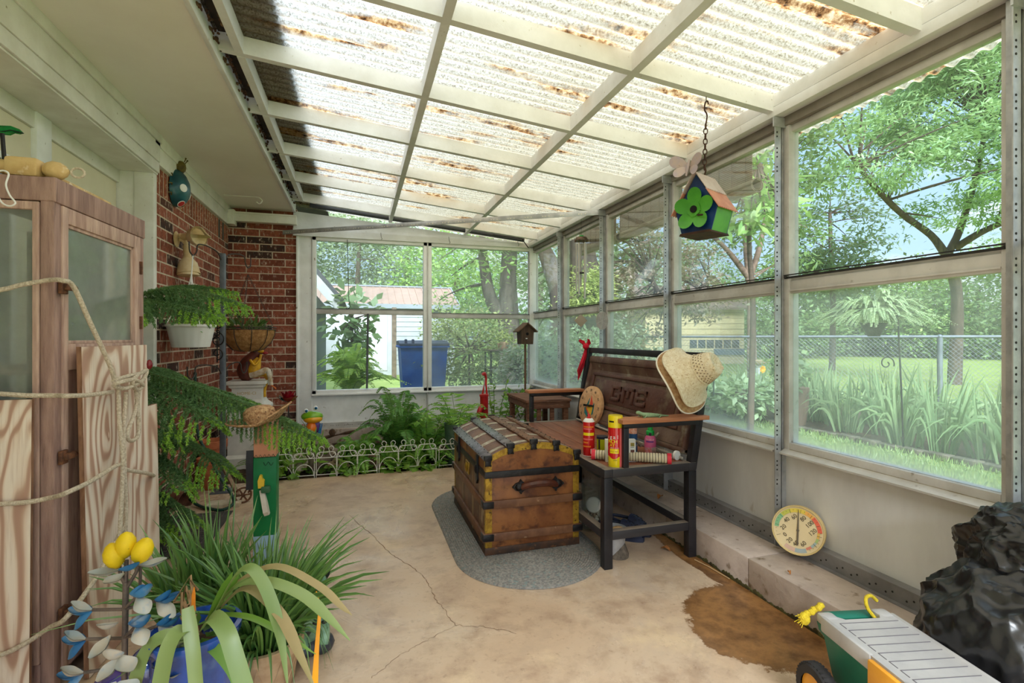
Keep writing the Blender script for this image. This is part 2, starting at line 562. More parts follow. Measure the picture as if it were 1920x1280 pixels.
# cracks across the slab
ck = MB()
crack_col = M('crack_brown', (112, 84, 62), rough=.95)  # brown of the crack lines
def crack(pts, wd=.0022):
    p = []
    for a, b in zip(pts[:-1], pts[1:]):
        for k in range(10):
            f = k / 10
            p.append((a[0] + (b[0] - a[0]) * f + random.uniform(-.006, .006), a[1] + (b[1] - a[1]) * f + random.uniform(-.006, .006), .0012))
    ck.ribbon(p, [wd * random.uniform(.5, 1.5) for _ in p], fold=0)
crack([(-0.061, 3.727, 0), (0.09, 3.283, 0), (0.185, 2.97, 0), (0.268, 2.804, 0), (0.338, 2.623, 0), (0.35, 2.424, 0), (0.383, 2.267, 0), (0.407, 2.163, 0), (0.513, 2.118, 0), (0.652, 2.022, 0)])
crack([(0.407, 2.163, 0), (0.269, 2.092, 0), (0.135, 2.007, 0), (0.033, 1.901, 0)], .0016)
o = ck.build('trim_crack', crack_col); o['kind'] = 'structure'; o.name = 'trim_9'
# low kerb under the window wall, then the bed's back kerb
cb = MB()
ks = [-2.6, -1.2, 0.0, .9, 2.05, 2.75, 3.6, 4.5, 6.3]
for a, b in zip(ks[:-1], ks[1:]):
    cb.box(1.848, 2.26, a + .002, b - .002, -.12, .157, .006)
struct(cb, 'curb_right', curb_mat)
moss = MB()
for y in np.arange(1.2, 2.9, .02):
    moss.ball((1.846, y, random.uniform(0, .012)), (.004, .016, random.uniform(.004, .02)), 6)
o = moss.build('moss', M('moss', (86, 84, 44), (60, 52, 30), 30, .95)); tag(o, 'thin line of dark green moss along the foot of the concrete kerb', 'moss', kind='stuff')
struct(MB().box(-1.36, 1.848, 6.10, 6.3, -.12, .2, .006), 'curb_back', curb_mat)
bm = bmesh.new()
bmesh.ops.create_grid(bm, x_segments=60, y_segments=26, size=.5)
for vv in bm.verts:
    x = -1.36 + (vv.co.x + .5) * 3.2; y = 4.80 + (vv.co.y + .5) * 1.34
    vv.co = (x, y, -.03 + .05 * (y - 4.8) + random.uniform(-.014, .014))
struct(MB().bm(bm), 'bed_ground', soil)

YP = [1.14 + 1.003 * k for k in range(-3, 6)]
# lower wall panels, split at the posts
pw = MB()
for a, b in zip(YP[:-1], YP[1:]):
    pw.box(2.168, 2.2, a + .003, b - .003, .2, .64)
struct(pw, 'wall_right', panel_mat)
# perforated track along the kerb
tr = MB()
tr.box(2.12, 2.127, -2.0, 6.12, .157, .225); tr.box(2.118, 2.172, -2.0, 6.12, .222, .23); tr.box(2.098, 2.125, -2.0, 6.12, .157, .162)
tr.m = 1
y = .3
while y < 6.1:
    for dy, dz in ((0, .2), (.028, .187), (.07, .2), (.098, .187)):
        tr.cyl((2.1195, y + dy, dz - .005), (2.1185, y + dy, dz - .005), .0042, n=8)
    y += .155
struct(tr, 'baseboard_right', [M('track_grey', (150, 148, 150), (126, 124, 126), 6, .5, metal=.2), dark_hole])
# white lower wall at the back, with its track
struct(MB().box(-.667, 2.168, 6.16, 6.22, .27, .62), 'wall_back', white_metal)
bt = MB().box(-.667, 2.12, 6.135, 6.16, .2, .27)
bt.m = 1
x = -.6
while x < 2.1:
    for dx in (0, .02, .06, .08):
        bt.cyl((x + dx, 6.1345, .238), (x + dx, 6.1335, .238), .004, n=6)
    x += .15
struct(bt, 'baseboard_back', [alu, dark_hole])

# ------------------------------------------------------------------ right window wall
pane_t = .003
def pane(name, mat, parent, x=None, y=None, a=0, b=1, z0=0, z1=1):
    m = MB()
    if x is not None:
        m.box(x, x + pane_t, a, b, z0, z1)
    else:
        m.box(a, b, y, y + pane_t, z0, z1)
    return m.build(name, mat, parent, 0)
wn = 1
for k, (a, b) in enumerate(zip(YP[:-1], YP[1:])):
    a2, b2 = a + .036, b - .036
    f = MB()
    f.box(2.15, 2.215, a + .012, a2 + .012, .66, 2.36, .003); f.box(2.15, 2.215, b2 - .012, b - .012, .66, 2.36, .003)
    f.box(2.15, 2.22, a2 + .012, b2 - .012, .664, .70, .003)
    f.box(2.165, 2.215, a2 + .012, b2 - .012, 2.325, 2.36, .003)
    win = struct(f, 'window_%d' % wn, alu)
    r_ = MB()
    r_.box(2.155, 2.2, a2 + .012, b2 - .012, 1.478, 1.545, .004); r_.box(2.165, 2.2, a2 + .012, b2 - .012, 1.545, 1.56)
    r_.box(2.148, 2.158, a2 + .012, b2 - .012, 1.49, 1.497)
    r_.build('meeting_rail', alu, win)
    s_ = MB().box(2.146, 2.154, a + .02, b - .02, 1.556, 1.566).box(2.142, 2.15, a + .02, b - .02, 1.572, 1.577)
    for yy in (a + .03, b - .03):
        s_.ball((2.144, yy, 1.565), .008, 8)
    s_.build('latch_rod', black_seal, win)
    si = MB()
    si.prism([(2.11, .640), (2.11, .648), (2.15, .664), (2.2, .664), (2.2, .640)], a + .02, b - .02, 'y')
    si.m = 1
    si.prism([(2.15, .664), (2.15, .668), (2.172, .700), (2.176, .700), (2.176, .664)], a + .05, b - .05, 'y')
    si.build('sill', [alu, dust_sill], win)
    pane('upper_pane', glass_up, win, x=2.188, a=a2, b=b2, z0=1.55, z1=2.34)
    pane('lower_pane', glass_low, win, x=2.176, a=a2, b=b2, z0=.69, z1=1.49)
    wn += 1
# perforated posts
pn = 1
for y in YP:
    p = MB()
    p.box(2.085, 2.128, y - .022, y - .018, .162, 2.40); p.box(2.124, 2.128, y - .022, y + .02, .162, 2.40)
    p.box(2.128, 2.215, y - .012, y + .012, .23, 2.40)
    p.m = 1
    z = .3
    while z < 2.38:
        for dz in (0, .022, .075, .098, .12):
            p.cyl((2.098, y - .0222, z + dz), (2.098, y - .0232, z + dz), .0045, n=8)
        z += .182
    p.m = 0
    p.box(2.07, 2.15, y - .03, y - .022, 2.35, 2.40)
    struct(p, 'trim_post_%d' % pn, [galv, dark_hole]).name = 'trim_%d' % (20 + pn)
    pn += 1

# ------------------------------------------------------------------ back windows
for k, (a, b, zm) in enumerate(((-.503, .795, 1.545), (.805, 2.15, 1.512))):
    f = MB()
    f.box(a, a + .045, 6.12, 6.2, .6, 2.40, .004); f.box(b - .045, b, 6.12, 6.2, .6, 2.40, .004)
    f.box(a, b, 6.12, 6.2, .6, .645, .004); f.box(a, b, 6.12, 6.2, 2.35, 2.40, .004)
    f.box(a - .005, b + .005, 6.10, 6.16, .585, .605, .003)
    win = struct(f, 'window_%d' % wn, white_metal)
    MB().box(a + .03, b - .03, 6.125, 6.165, zm - .03, zm + .012, .004).box(a + .03, b - .03, 6.135, 6.165, zm + .012, zm + .028).build('meeting_rail', [alu], win)
    MB().box(a + .045, b - .045, 6.118, 6.125, zm + .028, zm + .034).build('rail_black_strip', black_seal, win)  # black line along the top of the meeting rail
    pane('upper_pane', glass_back, win, y=6.16, a=a + .03, b=b - .03, z0=zm, z1=2.37)
    pane('lower_pane', glass_back if k else glass_clear, win, y=6.15, a=a + .03, b=b - .03, z0=.62, z1=zm)
    wn += 1
bar_ = MB().tube([(0.107, 6.105, 1.523), (0.095, 6.105, 0.654)], .012, 8)
tag(bar_.build('prop_rod', M('grey_rod', (92, 94, 98), rough=.5), None, loc=(0.095, 6.105, 0.654)), 'thin grey rod propped upright against the back window sash', 'rod')
# corner and side boards of the back wall
struct(MB().box(-.667, -.505, 6.14, 6.2, .27, 2.42, .004).box(-.67, -.645, 6.125, 6.15, .27, 2.42, .003), 'trim_1', white_metal)
struct(MB().box(.793, .807, 6.11, 6.2, .3, 2.4, .002), 'trim_2', alu)
struct(MB().box(2.1, 2.184, 6.1, 6.2, .2, 2.4, .004), 'trim_3', white_metal)

# ------------------------------------------------------------------ roof
def zr(x):
    return 2.64 - .0985 * x
hb = MB()
hb.prism([(-.70, 2.40), (2.19, 2.40), (2.19, zr(2.19) + .02), (-.70, zr(-.7) - .04)], 6.14, 6.19, 'y')
hb.prism([(-.70, 2.39), (2.14, 2.39), (2.14, 2.45), (-.70, 2.47)], 6.10, 6.14, 'y')
struct(hb, 'beam_1', beam_paint)
bn = 2
ry = [2.13 + .7275 * k for k in range(-6, 6)]
for y in ry:
    b = MB()
    b.prism([(-.69, zr(-.69)), (2.085, zr(2.085)), (2.085, zr(2.085) + .09), (-.69, zr(-.69) + .09)], y - .0, y + .04, 'y')
    struct(b, 'beam_%d' % bn, beam_paint); bn += 1
for x in (.34, 1.245):
    for a, b in zip(ry[:-1] , ry[1:]):
        m = MB().prism([(x, zr(x)), (x + .04, zr(x + .04)), (x + .04, zr(x + .04) + .088), (x, zr(x) + .088)], a + .04, b, 'y')
        struct(m, 'beam_%d' % bn, beam_paint); bn += 1
    m = MB().prism([(x, zr(x)), (x + .04, zr(x + .04)), (x + .04, zr(x + .04) + .088), (x, zr(x) + .088)], ry[-1] + .04, 6.14, 'y')
    struct(m, 'beam_%d' % bn, beam_paint); bn += 1
# ledger on the house side
for a, b in zip(ry[:-1], ry[1:]):
    struct(MB().box(-.60, -.56, a + .04, b, zr(-.56), zr(-.56) + .09), 'beam_%d' % bn, beam_paint); bn += 1
# wall plate over the windows
pl = MB()
pl.box(2.08, 2.14, -2.2, 6.14, 2.405, 2.455, .003); pl.box(2.084, 2.14, -2.2, 6.14, 2.458, zr(2.1) + .09, .003)
pl.m = 1
pl.box(2.14, 2.21, -2.2, 6.2, 2.36, 2.405, .002); pl.box(2.14, 2.2, -2.2, 6.2, 2.405, zr(2.1) + .07)
struct(pl, 'beam_%d' % bn, [beam_paint, M('grey_header', (150, 143, 136), (128, 120, 112), 4, .6)]); bn += 1
# corrugated sheets
xs = [-.78, .2, 1.2, 2.0, 2.585]
ys = np.arange(-2.3, 6.52, .0088)
vs = []; fs = []
for i, x in enumerate(xs):
    for y in ys:
        vs.append((x, y, zr(x) + .10 + .009 * math.sin(2 * math.pi * y / .0705)))
n = len(ys)
for i in range(len(xs) - 1):
    for j in range(n - 1):
        fs.append((i * n + j, (i + 1) * n + j, (i + 1) * n + j + 1, i * n + j + 1))
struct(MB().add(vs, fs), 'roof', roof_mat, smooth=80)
struct(MB().prism([(-3.2, 3.1), (-.365, 2.79), (-.365, 2.83), (-3.2, 3.16)], -2.6, 7.0, 'y'), 'deck_roof', roof_dark)
rp = MB().tube([(-.52, 6.05, zr(-.52) + .035), (2.0, 6.05, zr(2.0) + .035)], .027, 10)  # dark tube along the gap between back wall and roof sheets
tag(rp.build('gap_tube', M('dark_grey_tube', (66, 68, 72), rough=.7), None, loc=(-.52, 6.05, zr(-.52) + .03)), 'dark grey tube filling the gap under the roof sheets along the back wall', 'pipe')

# ------------------------------------------------------------------ house side: soffit, brick, doors
struct(MB().box(-1.64, -.68, -2.4, 5.2, 2.66, 2.69).box(-1.64, -.68, 5.203, 6.2, 2.6605, 2.69), 'ceiling', soffit_paint)
struct(MB().box(-.70, -.675, -2.4, 6.16, 2.650, 2.75, .003), 'trim_4', beam_paint)
struct(MB().box(-.675, -.60, -2.4, 6.16, 2.79, 2.80), 'trim_5', roof_dark)
gb = MB()
for y in np.arange(.4, 6.0, .011):
    gb.ball((random.choice((-.672, -.604)) + random.uniform(-.003, .003), y, random.uniform(2.70, 2.78)), (.008, random.uniform(.005, .02), random.uniform(.004, .012)), 6)
tag(gb.build('nest_debris', M('brown_debris', (110, 82, 56), (70, 50, 34), 40, .95)), 'brown dirt and old mud nests in the gap beside the soffit', 'debris', kind='stuff')
struct(MB().box(-1.7, -1.36, 4.11, 6.4, -.12, 2.26).box(-1.7, -1.36, 4.11, 6.4, 2.46, 2.7), 'wall_left', brick_left)
# soldier course over the wall: upright bricks
sc_ = MB()
y = 4.115; i = 0
bk = [M('brick_red', (150, 80, 56), (112, 58, 42), 16, .85, c3=(206, 176, 150), sc3=40, lo3=.58, hi3=.66, bump=.4),
      M('brick_rust', (168, 94, 66), (126, 66, 48), 16, .85, c3=(206, 176, 150), sc3=40, lo3=.58, hi3=.66, bump=.4),
      M('brick_black', (70, 56, 52), (50, 42, 40), 16, .85, bump=.4), M('mortar', (206, 190, 170), (186, 170, 150), 20, .95)]
sc_.m = 3; sc_.box(-1.7, -1.3605, 4.11, 6.16, 2.26, 2.46)
while y < 6.15:
    sc_.m = random.choice((0, 0, 1, 1, 0, 1, 2) if y > 4.9 else (0, 1))
    sc_.box(-1.5, -1.3585, y, min(y + .058, 6.155), 2.268, 2.452, .001)
    y += .075
struct(sc_, 'trim_6', bk)
struct(MB().box(-1.5, -.667, 6.155, 6.35, -.12, 2.7), 'wall_brick', brick_back)
struct(MB().box(-1.42, -1.335, 4.0, 6.155, 2.46, 2.665, .004).box(-1.335, -1.325, 4.0, 6.155, 2.58, 2.665, .002), 'trim_7', white_paint)
struct(MB().box(-1.345, -1.325, -2.4, 4.09, 2.47, 2.665, .004).box(-1.325, -1.312, -2.4, 4.09, 2.60, 2.66, .003).box(-1.345, -1.33, -2.4, 4.09, 2.395, 2.468, .003).box(-1.6, -1.345, -2.4, 4.105, 2.386, 2.40).box(-1.6, -1.345, -2.4, 4.105, 2.40, 2.66), 'beam_60', white_paint)
struct(MB().box(-1.7, -1.47, 4.06, 4.108, -.02, 2.386, .002).box(-1.468, -1.352, 4.05, 4.108, -.02, 2.386, .003), 'trim_8', white_paint)
hw = MB().box(-1.75, -1.60, -2.4, 4.108, -.1, 2.7)
struct(hw, 'wall_entry', cream_paint)
def house_door(n, y0, y1):
    d = MB().box(-1.60, -1.57, y0, y1, .02, 2.30, .003)
    dd = struct(d, 'door_%d' % n, cream_paint)
    fr = MB()
    a, b, c_, e = y0 + .14, y1 - .14, .5, 2.10
    for (p, q, r_, s_) in ((a, b, e - .035, e), (a, b, c_, c_ + .035), (a, a + .035, c_, e), (b - .035, b, c_, e)):
        fr.box(-1.572, -1.555, p, q, r_, s_, .004)
    fr.build('glazing_frame', white_metal, dd)
    MB().box(-1.571, -1.566, a + .03, b - .03, c_ + .03, e - .03).build('pane', M('dark_door_glass', (70, 78, 78), rough=.05, spec=.8), dd)
house_door(1, 3.25, 4.05); house_door(2, 2.28, 3.12); house_door(3, 1.2, 2.1)
struct(MB().box(-1.60, -1.545, 3.12, 3.25, 0, 2.386, .004), 'trim_10', white_metal)
struct(MB().box(-1.6, -1.555, -2.4, 4.06, 2.30, 2.386, .003), 'trim_11', white_paint)
# white gutter board across the brick
gt = MB().box(-1.36, -.66, 6.06, 6.155, 2.505, 2.60, .006).box(-1.36, -.66, 6.05, 6.065, 2.585, 2.605, .003).box(-1.36, -1.27, 6.02, 6.155, 2.46, 2.62, .008)
struct(gt, 'trim_12', white_paint)
# lawn all round
struct(MB().box(-40, 70, -30, 90, -.3, -.06), 'lawn', lawn_mat)

# ------------------------------------------------------------------ steamer trunk on a braided rug
def stadium(cx, cy_, hw, hl, n=22):
    r = hw; s = hl - hw
    p = []
    for i in range(n + 1):
        a = math.pi * i / n
        p.append((cx + r * math.cos(a), cy_ + s + r * math.sin(a)))
    for i in range(n + 1):
        a = math.pi + math.pi * i / n
        p.append((cx + r * math.cos(a), cy_ - s + r * math.sin(a)))
    return p
rg = MB()
N_ = 30
vs = []; fs = []
loops = []
for k in range(N_ * 2 + 1):
    f = 1 - k / (N_ * 2) * .97
    h = .012 if k % 2 else .008
    if k == 0: h = .001
    pts = stadium(.94, 3.225, .425 * f, .46 + .425 * f)
    loops.append([(x, y, h + .001 * random.random()) for x, y in pts])
n = len(loops[0])
vs = [p for l in loops for p in l]
for i in range(len(loops) - 1):
    for j in range(n):
        fs.append((i * n + j, i * n + (j + 1) % n, (i + 1) * n + (j + 1) % n, (i + 1) * n + j))
fs.append(tuple((len(loops) - 1) * n + j for j in range(n)))
rg.add(vs, fs)
rug_mat = M('braided_wool', (158, 152, 144), (116, 114, 112), 70, .95, c3=(124, 140, 138), sc3=55, lo3=.58, hi3=.66, bump=.8, bsc=170)
o = rg.build('braided_rug', rug_mat, loc=(.94, 3.225, 0)); tag(o, 'oval grey braided rug under the dome-top trunk', 'rug')

TX0, TX1, TY0, TY1 = .69, 1.262, 2.775, 3.73
trunk = thing('steamer_trunk', 'brown antique dome-top steamer trunk with metal bands on the braided rug', 'trunk', (.976, 3.25, .013))
leather = M('trunk_canvas', (150, 96, 52), (112, 64, 34), 7, .55, c3=(74, 38, 24), sc3=13, lo3=.54, hi3=.68, bump=.15, coat=.15)
leather_dk = M('trunk_side_canvas', (122, 78, 48), (84, 52, 34), 6, .5, c3=(160, 138, 108), sc3=4, lo3=.6, hi3=.7, bump=.15, coat=.2)
lid_tin = M('embossed_tin', (124, 78, 56), (94, 56, 42), 8, .38, c3=(164, 134, 110), sc3=11, lo3=.62, hi3=.72, bump=.6, bsc=90, metal=.25)
lid_silver = M('worn_silver_tin', (206, 194, 178), (150, 128, 104), 22, .4, bump=.5, bsc=90, metal=.35)
brass = M('brass_trim', (186, 150, 52), (140, 104, 36), 26, .35, c3=(60, 46, 24), sc3=40, lo3=.6, hi3=.68, metal=.45, bump=.35, bsc=70)
black_iron = M('black_iron', (40, 38, 40), (26, 25, 27), 20, .4, metal=.3, bump=.2)
band_metal = M('lid_band_steel', (122, 116, 120), (84, 76, 78), 18, .33, metal=.6)
slat_wood = M('trunk_slat_wood', (128, 88, 62), (96, 62, 44), 9, .5, c3=(168, 136, 104), sc3=20, lo3=.64, hi3=.74)
m = MB().box(TX0, TX1, TY0, TY1, .013, .462, .004)
m.build('body', leather, trunk)
# lid: low box and barrel top
CXm = (TX0 + TX1) / 2; HWm = (TX1 - TX0) / 2
def arc(x, rise=.085, base=.55):
    u = (x - CXm) / HWm
    return base + rise * (1 - u * u) ** .8 if abs(u) < 1 else base
NA = 20
axs = [TX0 + (TX1 - TX0) * i / NA for i in range(NA + 1)]
prof = [(TX0, .466)] + [(x, arc(x)) for x in axs] + [(TX1, .466)]
m = MB(); m.prism(prof, TY0, TY1, 'y')
lid = m.build('lid', leather, trunk, 25)
m = MB()
for i in range(NA):
    m.prism([(axs[i], arc(axs[i])), (axs[i + 1], arc(axs[i + 1])), (axs[i + 1], arc(axs[i + 1]) + .003), (axs[i], arc(axs[i]) + .003)], TY0 + .002, TY1 - .002, 'y')
m.build('lid_tin_cover', lid_tin, lid, 40)
for yy, hw_ in ((2.83, .02), (3.02, .024), (3.25, .024), (3.48, .024), (3.67, .02)):
    m = MB()
    for i in range(NA):
        m.prism([(axs[i], arc(axs[i]) + .002), (axs[i + 1], arc(axs[i + 1]) + .002), (axs[i + 1], arc(axs[i + 1]) + .0055), (axs[i], arc(axs[i]) + .0055)], yy - hw_, yy + hw_, 'y')
    m.build('silver_cross_strip', lid_silver, lid, 40)
bands = (TX0 + .012, .835, .976, 1.117, TX1 - .012)
for q, x in enumerate(bands):
    m = MB()
    sl_ = math.atan((arc(x + .005) - arc(x - .005)) / .01) if 0 < q < 4 else (R(28) if q == 0 else R(-28))
    z = arc(x) + (.012 if 0 < q < 4 else .006)
    m.X = Matrix.Translation((x, 0, z)) @ Matrix.Rotation(-sl_, 4, 'Y')
    m.box(-.028, .028, TY0 - .004, TY1 + .004, -.009, .004, .003)
    for y in np.arange(TY0 + .06, TY1 - .03, .085):
        for xx in (-.02, .02):
            m.ball((xx, y, .004), .004, 6, 1)
    m.build('lid_band', [band_metal if q < 2 else slat_wood, black_iron], lid)
    for yy, s in ((TY0, -1), (TY1, 1)):
        c = MB()
        c.X = Matrix.Translation((x, yy + s * .006, z))
        c.box(-.024, .024, -.01, .012, -.018, .012, .005)
        c.box(-.017, .017, -.006, .006, -.05, -.01, .004)
        c.ball((-.014, s * .006, -.045), .006, 8); c.ball((.014, s * .006, -.045), .006, 8)
        c.build('band_clamp', black_iron, lid)
# brass edging on the two ends and four corners
for yy, s in ((TY0, -1), (TY1, 1)):
    m = MB()
    for i in range(NA):
        a, b = axs[i], axs[i + 1]
        m.prism([(a, arc(a) - .034), (b, arc(b) - .034), (b, arc(b) + .004), (a, arc(a) + .004)], yy, yy + s * .003, 'y')
    m.build('lid_edge_trim', brass, lid)
for x, sx in ((TX0, -1), (TX1, 1)):
    for yy, s in ((TY0, -1), (TY1, 1)):
        m = MB()
        m.box(min(x, x - sx * .036), max(x, x - sx * .036), min(yy, yy + s * .003), max(yy, yy + s * .003), .03, .545)
        m.box(min(x, x + sx * .003), max(x, x + sx * .003), min(yy, yy - s * .03), max(yy, yy - s * .03), .03, .545)
        for z in np.arange(.07, .54, .028):
            m.ball((x - sx * .03, yy + s * .003, z), .0032, 6)
        m.build('corner_trim', brass, trunk)
# black seam band and foot band
def ring(z0, z1, t_):
    return MB().box(TX0 - t_, TX1 + t_, TY0 - t_, TY0 + .004, z0, z1, .002).box(TX0 - t_, TX1 + t_, TY1 - .004, TY1 + t_, z0, z1, .002).box(TX0 - t_, TX0 + .004, TY0, TY1, z0, z1, .002).box(TX1 - .004, TX1 + t_, TY0, TY1, z0, z1, .002)
ring(.448, .486, .006).build('seam_band', black_iron, trunk)
ring(.013, .055, .005).build('foot_band', M('scuffed_black_band', (44, 36, 32), (80, 52, 34), 12, .6, c3=(110, 70, 40), sc3=22), trunk)
for z0, z1 in ((.276, .322), (.092, .138)):
    s = ring(z0, z1, .016).build('wooden_slat', slat_wood, trunk)
    for x, sx in ((TX0, -1), (TX1, 1)):
        for yy, sy in ((TY0, -1), (TY1, 1)):
            c = MB()
            c.box(min(x + sx * .02, x - sx * .045), max(x + sx * .02, x - sx * .045), min(yy + sy * .021, yy), max(yy + sy * .021, yy), z0 + .004, z1 - .002, .006)
            c.box(min(x + sx * .021, x), max(x + sx * .021, x), min(yy + sy * .02, yy - sy * .045), max(yy + sy * .02, yy - sy * .045), z0 + .004, z1 - .002, .006)
            c.build('slat_clamp', black_iron, s)
# leather end handle
h = MB().tube([(.90, TY0 - .012, .385), (.93, TY0 - .03, .4), (.985, TY0 - .038, .408), (1.045, TY0 - .036, .406), (1.09, TY0 - .026, .396), (1.115, TY0 - .012, .384)], [.018, .02, .021, .021, .02, .018], 8)
hd = h.build('handle', M('handle_leather', (96, 50, 34), (70, 34, 24), 20, .45, coat=.2), trunk)
for xx, s in ((.885, 1), (1.125, -1)):
    c = MB()
    c.X = Matrix.Translation((xx, TY0 - .006, .388))
    c.prism([(-.04 * s, .0), (-.02 * s, .02), (.0, .026), (.012 * s, .044), (.022 * s, .03), (.034 * s, .022), (.034 * s, -.022), (.022 * s, -.03), (.012 * s, -.044), (0, -.026), (-.02 * s, -.02)][::s], -.006, .008, 'y')
    c.ball((0, -.006, 0), (.024, .016, .022), 12)
    for a, b in ((-.034 * s, 0), (.012 * s, .036), (.012 * s, -.036)):
        c.ball((a, -.006, b), .006, 8)
    c.build('handle_plate', black_iron, hd)
for yy in (2.96, 3.53):
    c = MB()
    c.prism([(yy - .012, .545), (yy + .012, .545), (yy + .016, .5), (yy + .024, .47), (yy + .016, .43), (yy + .02, .4), (yy, .372), (yy - .02, .4), (yy - .016, .43), (yy - .024, .47), (yy - .016, .5)], TX0 - .014, TX0 - .002, 'x')
    c.ball((TX0 - .014, yy, .46), (.012, .014, .03), 10)
    c.build('latch', black_iron, trunk)
c = MB().box(TX0 - .01, TX0, 3.2, 3.3, .36, .44, .006).ball((TX0 - .012, 3.25, .4), (.012, .03, .034), 12)
c.build('lock_plate', brass, trunk)
for yy in (2.9, 3.1, 3.4, 3.62):
    MB().box(TX0 - .0035, TX0 + .001, yy - .02, yy + .02, .05, .45).build('side_band', M('side_band_tin', (150, 126, 96), (110, 84, 60), 10, .5, metal=.2), trunk)
MB().box(TX0 - .002, TX0 + .001, TY0 + .04, TY1 - .04, .05, .45).build('side_cover', leather_dk, trunk)

# ------------------------------------------------------------------ tailgate bench
bench = thing('tailgate_bench', 'black steel bench with wood arms and a brown truck tailgate as its back', 'bench', (1.55, 3.25, 0))
bsteel = M('black_steel', (52, 50, 54), (38, 37, 41), 8, .42, c3=(126, 120, 112), sc3=60, lo3=.72, hi3=.76, metal=.2)
def dusty(name, c, d):
    """dark paint with dust lying on whatever faces up"""
    t = NT(name); g = t.n('ShaderNodeNewGeometry'); sp = t.n('ShaderNodeSeparateXYZ'); t.t.links.new(g.outputs['Normal'], sp.inputs[0])
    f = t.ramp(t.math('ADD', sp.outputs[2], t.math('MULTIPLY_ADD', t.noise(t.coord(), 14, 5), .8, -.4)), [(.7, (0, 0, 0)), (.95, (.9,) * 3)])
    t.pbr(t.mix(f, lin(c), lin(d)), .5)
    return t.mat
bsteel_dust = dusty('dusty_black_steel', (48, 46, 50), (142, 128, 114))
bwood = M('oiled_bench_wood', (150, 92, 66), (122, 70, 50), 5, .5, stretch=(8, 1, 8), bump=.08)
awood = M('arm_wood', (196, 132, 92), (168, 106, 72), 5, .45, stretch=(1, 12, 12), bump=.1)
BX0, BX1, BY0, BY1 = 1.262, 1.842, 2.44, 4.03
for x in (BX0, BX1 - .05):
    for y in (BY0, BY1 - .05):
        MB().box(x, x + .05, y, y + .05, 0, .4915, .003).build('leg', bsteel, bench)
m = MB()
for x in (BX0, BX1 - .05): m.box(x, x + .05, BY0, BY1, .492, .538, .003)
for y in (BY0, BY1 - .05): m.box(BX0 + .05, BX1 - .05, y, y + .05, .492, .538, .003)
m.build('seat_frame', bsteel_dust, bench)
m = MB()
for k in range(4):
    a = BX0 + .052 + k * .1195
    m.box(a, a + .1165, BY0 + .05, BY1 - .05, .515, .536, .002)
m.build('seat', bwood, bench)
m = MB()
for x in (BX0, BX1 - .05): m.box(x + .004, x + .046, BY0 + .04, BY1 - .04, .155, .2, .002)
for y in (BY0, BY1 - .05): m.box(BX0 + .04, BX1 - .04, y + .004, y + .046, .1545, .2005, .002)
m.build('stretcher', bsteel_dust, bench)
for y in (2.405, BY1 - .07):
    MB().box(1.352, 1.905, y, y + .105, .782, .806, .004).build('armrest', awood, bench)
    MB().box(1.378, 1.41, y + .035, y + .067, .538, .76, .002).box(1.378, 1.86, y + .035, y + .067, .752, .782, .002).build('arm_frame', bsteel, bench)
for y in (BY0, BY1 - .05):
    m = MB().bar((1.823, y + .025, .5), (1.93, y + .025, 1.16), .045, .045, (0, 1, 0), .003)
    m.build('back_post', bsteel, bench)
MB().box(1.91, 1.945, BY0 + .01, BY1 - .01, 1.115, 1.16, .003).build('top_rail', bsteel, bench)
# the tailgate: x along -Y, y up the slope, z towards the seat
gate_paint = M('weathered_brown_paint', (104, 68, 58), (86, 56, 50), 5, .5, c3=(128, 112, 92), sc3=5.5, lo3=.54, hi3=.7, bump=.25, bsc=50, metal=.1)
gate_worn = M('worn_tailgate_paint', (118, 94, 78), (92, 62, 54), 6, .55, c3=(150, 140, 122), sc3=9, lo3=.58, hi3=.7, bump=.25, bsc=50, metal=.1)
tg = MB()
up_ = V((.115, 0, .5)).normalized()
tg.X = frame((1.806, 3.965, .57), (0, -1, 0), up_)
L_, H_ = 1.44, .535
tg.box(0, L_, 0, H_, -.045, -.012, .006)
tg.box(0, L_, 0, .035, -.045, .012, .01); tg.box(0, .05, 0, H_, -.045, .006, .012); tg.box(L_ - .05, L_, 0, H_, -.045, .006, .012)
tg.box(0, L_, H_ - .06, H_, -.05, .016, .016)
tg.prism([(H_ - .06, .014), (H_ - .115, -.012), (H_ - .06, -.02)], .05, L_ - .05, 'x')
tg.prism([(.035, .01), (.12, -.006), (.12, -.02), (.035, -.02)], .05, L_ - .05, 'x')
gate = tg.build('tailgate', gate_worn, bench, 30)
f = MB(); f.X = tg.X
for (a, b, c_, d_) in ((.10, L_ - .10, .375, .40), (.10, L_ - .10, .125, .15), (.10, .13, .15, .375), (L_ - .13, L_ - .10, .15, .375)):
    f.box(a, b, c_, d_, -.016, .002, .007)
f.box(.16, L_ - .16, .175, .35, -.014, -.006, .004)
f.build('embossed_panel', gate_paint, gate, 30)
lt = MB(); lt.X = tg.X
def strokes(mb, cx, segs, sc=1):
    for (a, b, c_, d_) in segs:
        mb.box(cx + a * sc, cx + b * sc, .262 + c_ * sc, .262 + d_ * sc, -.008, .009, .005)
S6 = .058
strokes(lt, .545, [(-.075, -.045, -S6, S6), (-.075, .065, S6 - .026, S6), (-.075, .065, -S6, -S6 + .026), (.038, .065, -S6, .0), (-.005, .065, -.018, .002), (.038, .065, S6 - .036, S6)])
strokes(lt, .72, [(-.08, -.052, -S6, S6), (.052, .08, -S6, S6), (-.08, .08, S6 - .026, S6), (-.014, .014, -.02, S6)])
strokes(lt, .895, [(-.07, -.04, -S6, S6), (-.07, .065, S6 - .026, S6), (-.07, .065, -S6, -S6 + .026), (-.06, .05, -.012, .010), (.044, .065, S6 - .04, S6), (.044, .065, -S6, -S6 + .04)])
lt.build('pressed_lettering', gate_paint, gate, 30)
